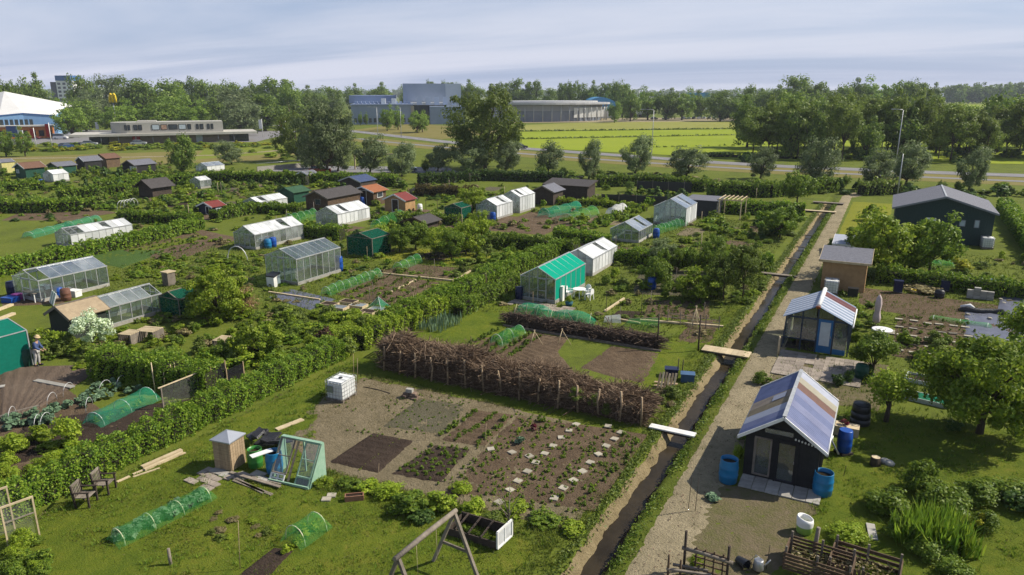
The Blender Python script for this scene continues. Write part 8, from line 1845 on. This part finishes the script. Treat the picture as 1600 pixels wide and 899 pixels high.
for k in range(12): MB().box((4 + k * 7.5) * s, (8 + k * 7.5) * s, -.15, -.04, 1, 3).build('window', GL_WIN, t)
# round pavilion with columns
A, L, a = frame_dir((792, 193), (952, 190)); t = thing('round_pavilion', 'wide glazed pavilion with a flat overhanging roof on slim columns', 'building', (A.x, A.y, 0), a); s = L / 160
roofp = mat('pavilion_roof', (.34, .34, .35), (.46, .46, .46), .5, .15); cx_, rx_, ry_ = L / 2 + 6, L / 2 + 8, 22
def ell(z, f): return [(cx_ + math.cos(6.2832 * k / 40) * rx_ * f, 26 + math.sin(6.2832 * k / 40) * ry_ * f, z) for k in range(40)]
MB().prism(ell(8.8, 1.0), (0, 0, 1.0)).build('roof', roofp, t); MB().prism(ell(9.82, .8), (0, 0, .8)).build('roof_crown', mat('roof_crown', (.5, .5, .49), None, .5, .2), t); MB().prism(ell(0.0, .86), (0, 0, 8.6)).build('glass_wall', mat('glass_wall', (.16, .18, .22), (.24, .26, .31), .25, .1), t)
MB().prism(ell(5.6, .875), (0, 0, 3.0)).build('blind_band', mat('blind', (.34, .35, .38), (.26, .27, .3), .6, .1), t)
for k in range(44):
    an = 6.2832 * (k + .5) / 44
    if math.sin(an) < .3: MB().tube([(cx_ + math.cos(an) * rx_ * .95, 26 + math.sin(an) * ry_ * .95, 0), (cx_ + math.cos(an) * rx_ * .95, 26 + math.sin(an) * ry_ * .95, 8.8)], .22, 6).build('column', M_ALU, t)
for k in range(9):
    an = -1.35 + k * .11
    MB().obox((cx_ + math.cos(an) * rx_ * .89, 26 + math.sin(an) * ry_ * .89, 4.6), (1.3, .1, 0), (0, .12, 0), (0, 0, 2.6)).build('white_blind', M_WHITE, t)
# blue dome hall, small far roofs
X, Y = G(944, 185); t = thing('domed_hall', 'bright blue curved roof showing between the far trees', 'building', (X, Y, 0), YAW); s = 1 / ppm(X, Y); mb = MB(); pts = [(-22 * s, 0, 0)] + [(-22 * s + 44 * s * k / 12, 0, height_at(944, 185, 163) + (height_at(944, 185, 152) - height_at(944, 185, 163)) * math.sin(math.pi * (k / 12 * .8 + .2 if k < 12 else 1)) ) for k in range(12)] + [(22 * s, 0, 0)]
mb.prism(list(reversed(pts)), (0, 40, 0)); mb.build('curved_hall', mat('dome_blue', (.06, .24, .46), (.08, .30, .52), .4, .1), t); MB().box(-20 * s, 20 * s, -.5, -.1, 0, 5).build('white_wall', M_WHITE, t)
X, Y = G(1085, 172); t = thing('far_hall', 'small bright blue roof far between the trees', 'building', (X, Y, 0), YAW); s = 1 / ppm(X, Y); block(t, 'wall', M_WHITE, -8 * s, 22 * s, 0, 12, 0, 8); block(t, 'roof', mat('dome_blue', ()), -8.4 * s, 22.4 * s, -1, 13, 8.02, 15)
X, Y = G(1000, 184); t = thing('far_shed', 'white low pavilion with a green flag before the far trees', 'building', (X, Y, 0), YAW); s = 1 / ppm(X, Y); block(t, 'wall', M_WHITE, -12 * s, 12 * s, 0, 8, 0, 4); block(t, 'dark_base', M_WOODDK, -12.3 * s, 12.3 * s, -.3, -.02, 0, 2); MB().tube([(-4 * s, -2, 0), (-4 * s, -2, 16)], .2, 6).build('flag_pole', M_ALU, t); block(t, 'green_flag', mat('flag_green', (.22, .55, .06), None, .6), -4 * s + .3, 2 * s, -2.1, -2.0, 10, 15)
X, Y = G(1475, 160); t = thing('far_hall', 'tiny white farm far off between the woods', 'building', (X, Y, 0), YAW); block(t, 'wall', M_WHITE, -30, 30, 0, 15, 0, 8); MB().prism([(-30, 0, 8.1), (30, 0, 8.1), (30, 7.5, 14), (-30, 7.5, 14)], (0, .3, 0)).build('roof', hroof, t)
# street lamps, mast, flags, signs
for lab, p, ty, arm in (('street lamp left of the pair before the halls', (591, 223), 168, 2.2), ('street lamp right of the pair before the halls', (627, 214), 168, 2.2), ('slim street lamp before the bright meadow', (1018, 246), 172, 2.6), ('street lamp rising before the right grove', (1397, 276), 172, 1.6), ('street lamp at the restaurant, left one', (123, 216), 186, 1.5), ('street lamp at the restaurant, right one', (386, 210), 175, 1.5)):
    lamp_post(lab, *G(*p), height_at(*p, ty), YAW + .1, arm)
lamp_post('plain pale pole standing behind the big barn', *G(1402, 306), height_at(1402, 306, 240), 0, 0)
gfl = 'flag poles by the restaurant'
for lab, p, ty, m in (('flag pole with red-white banner left of the restaurant', (82, 232), 192, M_REDP), ('flag pole with red banner at the left', (57, 230), 200, M_REDP), ('white flag pole left of the tall dark willow', (411, 214), 186, M_WHITE), ('red banner pole left of the tall dark willow', (444, 216), 184, M_REDP), ('second white pole left of the tall dark willow', (448, 218), 186, M_WHITE), ('white pole beside the restaurant entrance', (156, 212), 190, M_WHITE)):
    X, Y = G(*p); h = height_at(*p, ty); t = thing('flag_pole', lab, 'flag pole', (X, Y, 0), YAW, gfl); MB().tube([(0, 0, 0), (0, 0, h)], .10, 8).build('pole', M_WHITE, t); MB().box(-1.1, -.08, -.03, .03, h * .45, h * .95).build('banner', m, t)
X, Y = G(22, 226); t = thing('billboard', 'blue and white board before the orange shop', 'sign', (X, Y, 0), YAW); MB().box(-1.6, 1.6, 0, .2, 2.2, 5.4).build('board', mat('board_blue', (.05, .09, .25), (.08, .12, .3), .5, .5), t); MB().box(1.7, 3.2, 0, .2, 2.2, 4.2).build('white_board', M_WHITE, t); MB().tube([(-1, .1, 0), (-1, .1, 2.2)], .1, 6).build('leg', M_STEEL, t); MB().tube([(1, .1, 0), (1, .1, 2.2)], .1, 6).build('leg', M_STEEL, t)
# cars
cp = lambda n, c: mat('car_' + n, c, tuple(v * .95 for v in c), .25, 1, spec=.5, coat=.5)
for lab, p, rz, c in (('dark blue car parked behind the car park hedge', (635, 269), .1, ('navy', (.02, .05, .14))), ('red car half hidden behind the car park hedge', (500, 271), .2, ('red', (.35, .04, .03))), ('dark car on the road left of the bright meadow', (812, 233), .4, ('black', (.02, .02, .025))), ('white car on the verge beside the dark one', (800, 237), .5, ('white', (.7, .7, .7))), ('silver car at the restaurant front', (140, 228), .3, ('silver', (.4, .42, .45))), ('red car under the restaurant canopy', (52, 218), .2, ('red', (.35, .04, .03))), ('white van at the left of the restaurant', (95, 218), .2, ('white', (.7, .7, .7))), ('blue car left of the restaurant', (103, 232), 1.4, ('navy', (.02, .05, .14))), ('pale car right under the canopy', (217, 227), .3, ('silver', (.4, .42, .45))), ('black car far right of the round pavilion', (1022, 187), .3, ('black', (.02, .02, .025))), ('dark green car among the far parked row', (1040, 187), .3, ('green', (.03, .06, .05)))):
    car(lab, *G(*p), rz + YAW, cp(*c), None, 'van' in lab)
for k in range(7): car('pale car in the far row below the trees', *G(1068 + k * 8, 186.5), 1.2 + YAW, cp(*(('white', (.7, .7, .7)), ('silver', (.4, .42, .45)), ('black', (.02, .02, .025)))[k % 3]), 'cars in the far row')
# goal frame and low concrete wall by the car park, flower strip at the restaurant
A, L, a = frame_dir((402, 268), (470, 262)); t = thing('low_wall', 'low pale wall with rail left of the car park', 'wall', (A.x, A.y, 0), a); MB().box(0, L, -.1, .1, 0, .9).build('wall', M_CONC, t); MB().tube([(0, 0, 1.5), (L, 0, 1.5)], .05, 6).build('rail', M_STEEL, t)
X, Y = G(555, 265); t = thing('goal_frame', 'pale timber gateway beside the car park', 'gateway', (X, Y, 0), YAW); MB().bar((0, 0, 0), (0, 0, 3), .25).build('post', M_WOODPALE, t); MB().bar((7.5, 0, 0), (7.5, 0, 3), .25).build('post', M_WOODPALE, t); MB().bar((-.3, 0, 3.05), (7.8, 0, 3.05), .25, .3).build('beam', M_WOODPALE, t)
scatter('yellow-flowering strip before the restaurant', 'flower strip before the restaurant', [(0, 238), (0, 230), (420, 224), (420, 234)], 90, (2.5, 5), (.8, 1.8), ('mid', 'yellow', 'light', 'olive'), 'flower_strip')
scatter('dry reed clump at the roadside', 'reed clumps at the roadside', [(330, 250), (420, 232), (560, 228), (470, 255)], 24, (2, 4.5), (.6, 1.4), ('olive', 'mid', 'light'), 'reed_clump')

# ================================================================== GRASS, WEEDS
def no_ditch(P): return (P[:, 0] < -8.3) | (P[:, 0] > -6.3)
tufts('lawn_grass', [(-26.4, 12), (-9.3, 12), (-9.0, 19.8), (-26.2, 20.2)], 190, .06, L_GRASS, 'short mown grass of the foreground lawn', blades=3, wid=.011)
tufts('lawn_grass', [(-26.4, 20.2), (-19.8, 20.2), (-24.2, 24.8), (-26.4, 31)], 190, .07, L_GRASS, 'short grass between the long hedge and the bare soil', blades=3, wid=.011)
tufts('lawn_grass', [(-24.4, 28.8), (-8.8, 28.8), (-8.8, 30.2), (-24.4, 30.2)], 200, .09, L_GRASS, 'grass strip at the foot of the brushwood wall', blades=3)
tufts('lawn_grass', [(-1.5, 21), (14, 21), (16, 37), (-.5, 37)], 150, .07, L_GRASS, 'mown grass of the right-hand lawn', blades=3)
for q, d_ in (([(-26.2, 12), (-9.3, 12), (-9, 19.8), (-26.2, 20.2)], 22), ([(-26.4, 20.2), (-20, 20.2), (-24.4, 24.8), (-26.4, 31)], 40), ([(-1.5, 21), (14, 21), (16, 37), (-.5, 37)], 20)):
    tufts('grass_tufts', q, d_, .17, L_HEDGE, 'longer dark tufts standing out of the mown grass', blades=9, wid=.013, clumpy=1.0)
    tufts('dry_grass', q, d_ * 1.3, .07, L_DRY, 'straw-coloured dry blades in the lawn', 'dry grass', blades=4, wid=.012, clumpy=1.1)
tufts('rough_grass', [(-9.3, 12), (-7.98, 12), (-7.98, 60), (-9.3, 60)], 170, .16, L_GRASS, 'rough grass along the left edge of the ditch', blades=3)
tufts('rough_grass', [(-19.5, 18.6), (-8.6, 18.2), (-8.6, 20.8), (-19.5, 20.0)], 200, .16, L_GRASS, 'rough grass between lawn and soil beds', blades=3)
tufts('dry_grass', [(-24.3, 23), (-14.5, 22.8), (-14.5, 28.9), (-24.3, 28.9)], 170, .09, L_DRY, 'dry stubble on the bare soil around the white tank', 'stubble')
P_ = rng.uniform((-6.15, 12, .035), (-4.6, 100, .05), (5000, 3)); P_ = P_[vnoise(P_[:, 0], P_[:, 1], .8, 1.0) > rng.random(len(P_)) * 1.4 - .6]
tag(link('path_litter', leaf_mesh('path_litter', P_, np.tile([0, 0, 1.], (len(P_), 1)), .03, L_TWIG, .8, .5)), 'crumbs of earth and litter on the path', 'litter', None, 'stuff')
tufts('path_grass', [(-6.3, 12), (-4.5, 12), (-4.5, 100), (-6.3, 100)], 60, .06, L_GRASS, 'sparse grass on the gritty path', clumpy=1.25)
tufts('rough_grass', [(-60, 32), (-28.5, 32), (-28.5, 62), (-60, 62)], 26, .22, L_GRASS, 'rough grass of the middle plots', wid=.022)
tufts('rough_grass', [(-4.5, 33), (14, 38), (16, 80), (-4.6, 80)], 22, .2, L_GRASS, 'rough grass of the plots right of the path', wid=.02, mask=lambda P: ~((P[:, 0] > 6.3) & (P[:, 1] > 46) & (P[:, 1] < 57)))
tufts('rough_grass', [(-26, 42), (-9, 42), (-9, 90), (-26, 90)], 24, .2, L_GRASS, 'rough grass of the plots left of the ditch', wid=.022)
# weedy bank on the path side of the ditch
n = 20000; yb = rng.uniform(10, 108, n); dens = rng.random(n) < (.5 + .6 * np.sin(yb * 1.3) * np.sin(yb * .37 + 1)); yb = yb[dens]; n = len(yb)
xb = -6.42 + rng.normal(size=n) * .16; zb = np.interp(xb, DX, DZ) + rng.random(n) * .20
tag(link('bank_weeds', leaf_mesh('bank_weeds', np.stack([xb, yb, np.maximum(zb, -.55)], 1), np.tile([-.2, 0, .9], (n, 1)), .042 + .0006 * yb, L_MID)), 'leafy weeds along the path side of the ditch', 'weeds', None, 'stuff')
n = 14000; yb = rng.uniform(10, 108, n); xb = -8.0 + rng.normal(size=n) * .14; zb = np.interp(xb, DX, DZ) + rng.random(n) * .12
tag(link('bank_weeds', leaf_mesh('bank_weeds', np.stack([xb, yb, np.maximum(zb, -.1)], 1), np.tile([.2, 0, .9], (n, 1)), .045 + .0006 * yb, L_OLIVE)), 'low weeds along the garden side of the ditch', 'weeds', None, 'stuff')
# leaf litter and weeds on the lawns: clover and daisies patches
n = 26000; X = rng.uniform(-26.2, -9.2, n); Y = rng.uniform(12, 20, n); k = (np.sin(X * 1.3) * np.sin(Y * 1.7) + .5 * np.sin(X * 3.7 + 1) * np.sin(Y * 3.1)) > rng.random(n) * 1.6 - .5; X, Y = X[k], Y[k]
tag(link('lawn_weeds', leaf_mesh('lawn_weeds', np.stack([X, Y, .04 + rng.random(len(X)) * .04], 1), np.tile([0, 0, 1.0], (len(X), 1)), .028, leafmat('clover', [(.06, .09, .012), (.12, .14, .02), (.20, .19, .03)]))), 'clover and flat weeds in the foreground lawn', 'weeds', None, 'stuff')

heap_build({'undergrowth': ('low mixed growth filling the garden plots', 'plants'), 'bed_weeds': ('small weeds and seedlings strewn over the near beds', 'weeds'), 'crop_rows': ('rows of small crops in the farther beds', 'crops')})

# ================================================================== HAZE
m, n_, l_ = _nodes('haze'); vo = n_.new('ShaderNodeVolumePrincipled'); ou = n_.new('ShaderNodeOutputMaterial'); l_.new(vo.outputs[0], ou.inputs['Volume'])
vo.inputs['Color'].default_value = (.80, .87, 1.0, 1); vo.inputs['Density'].default_value = HAZE_D; vo.inputs['Anisotropy'].default_value = 0.0
hz = MB().box(-2600, 1500, -80, 3400, -2.0, 45).build('haze', m); tag(hz, None, None, None, 'stuff')
hz['label'] = 'thin pale haze over the polder'; hz['category'] = 'haze'
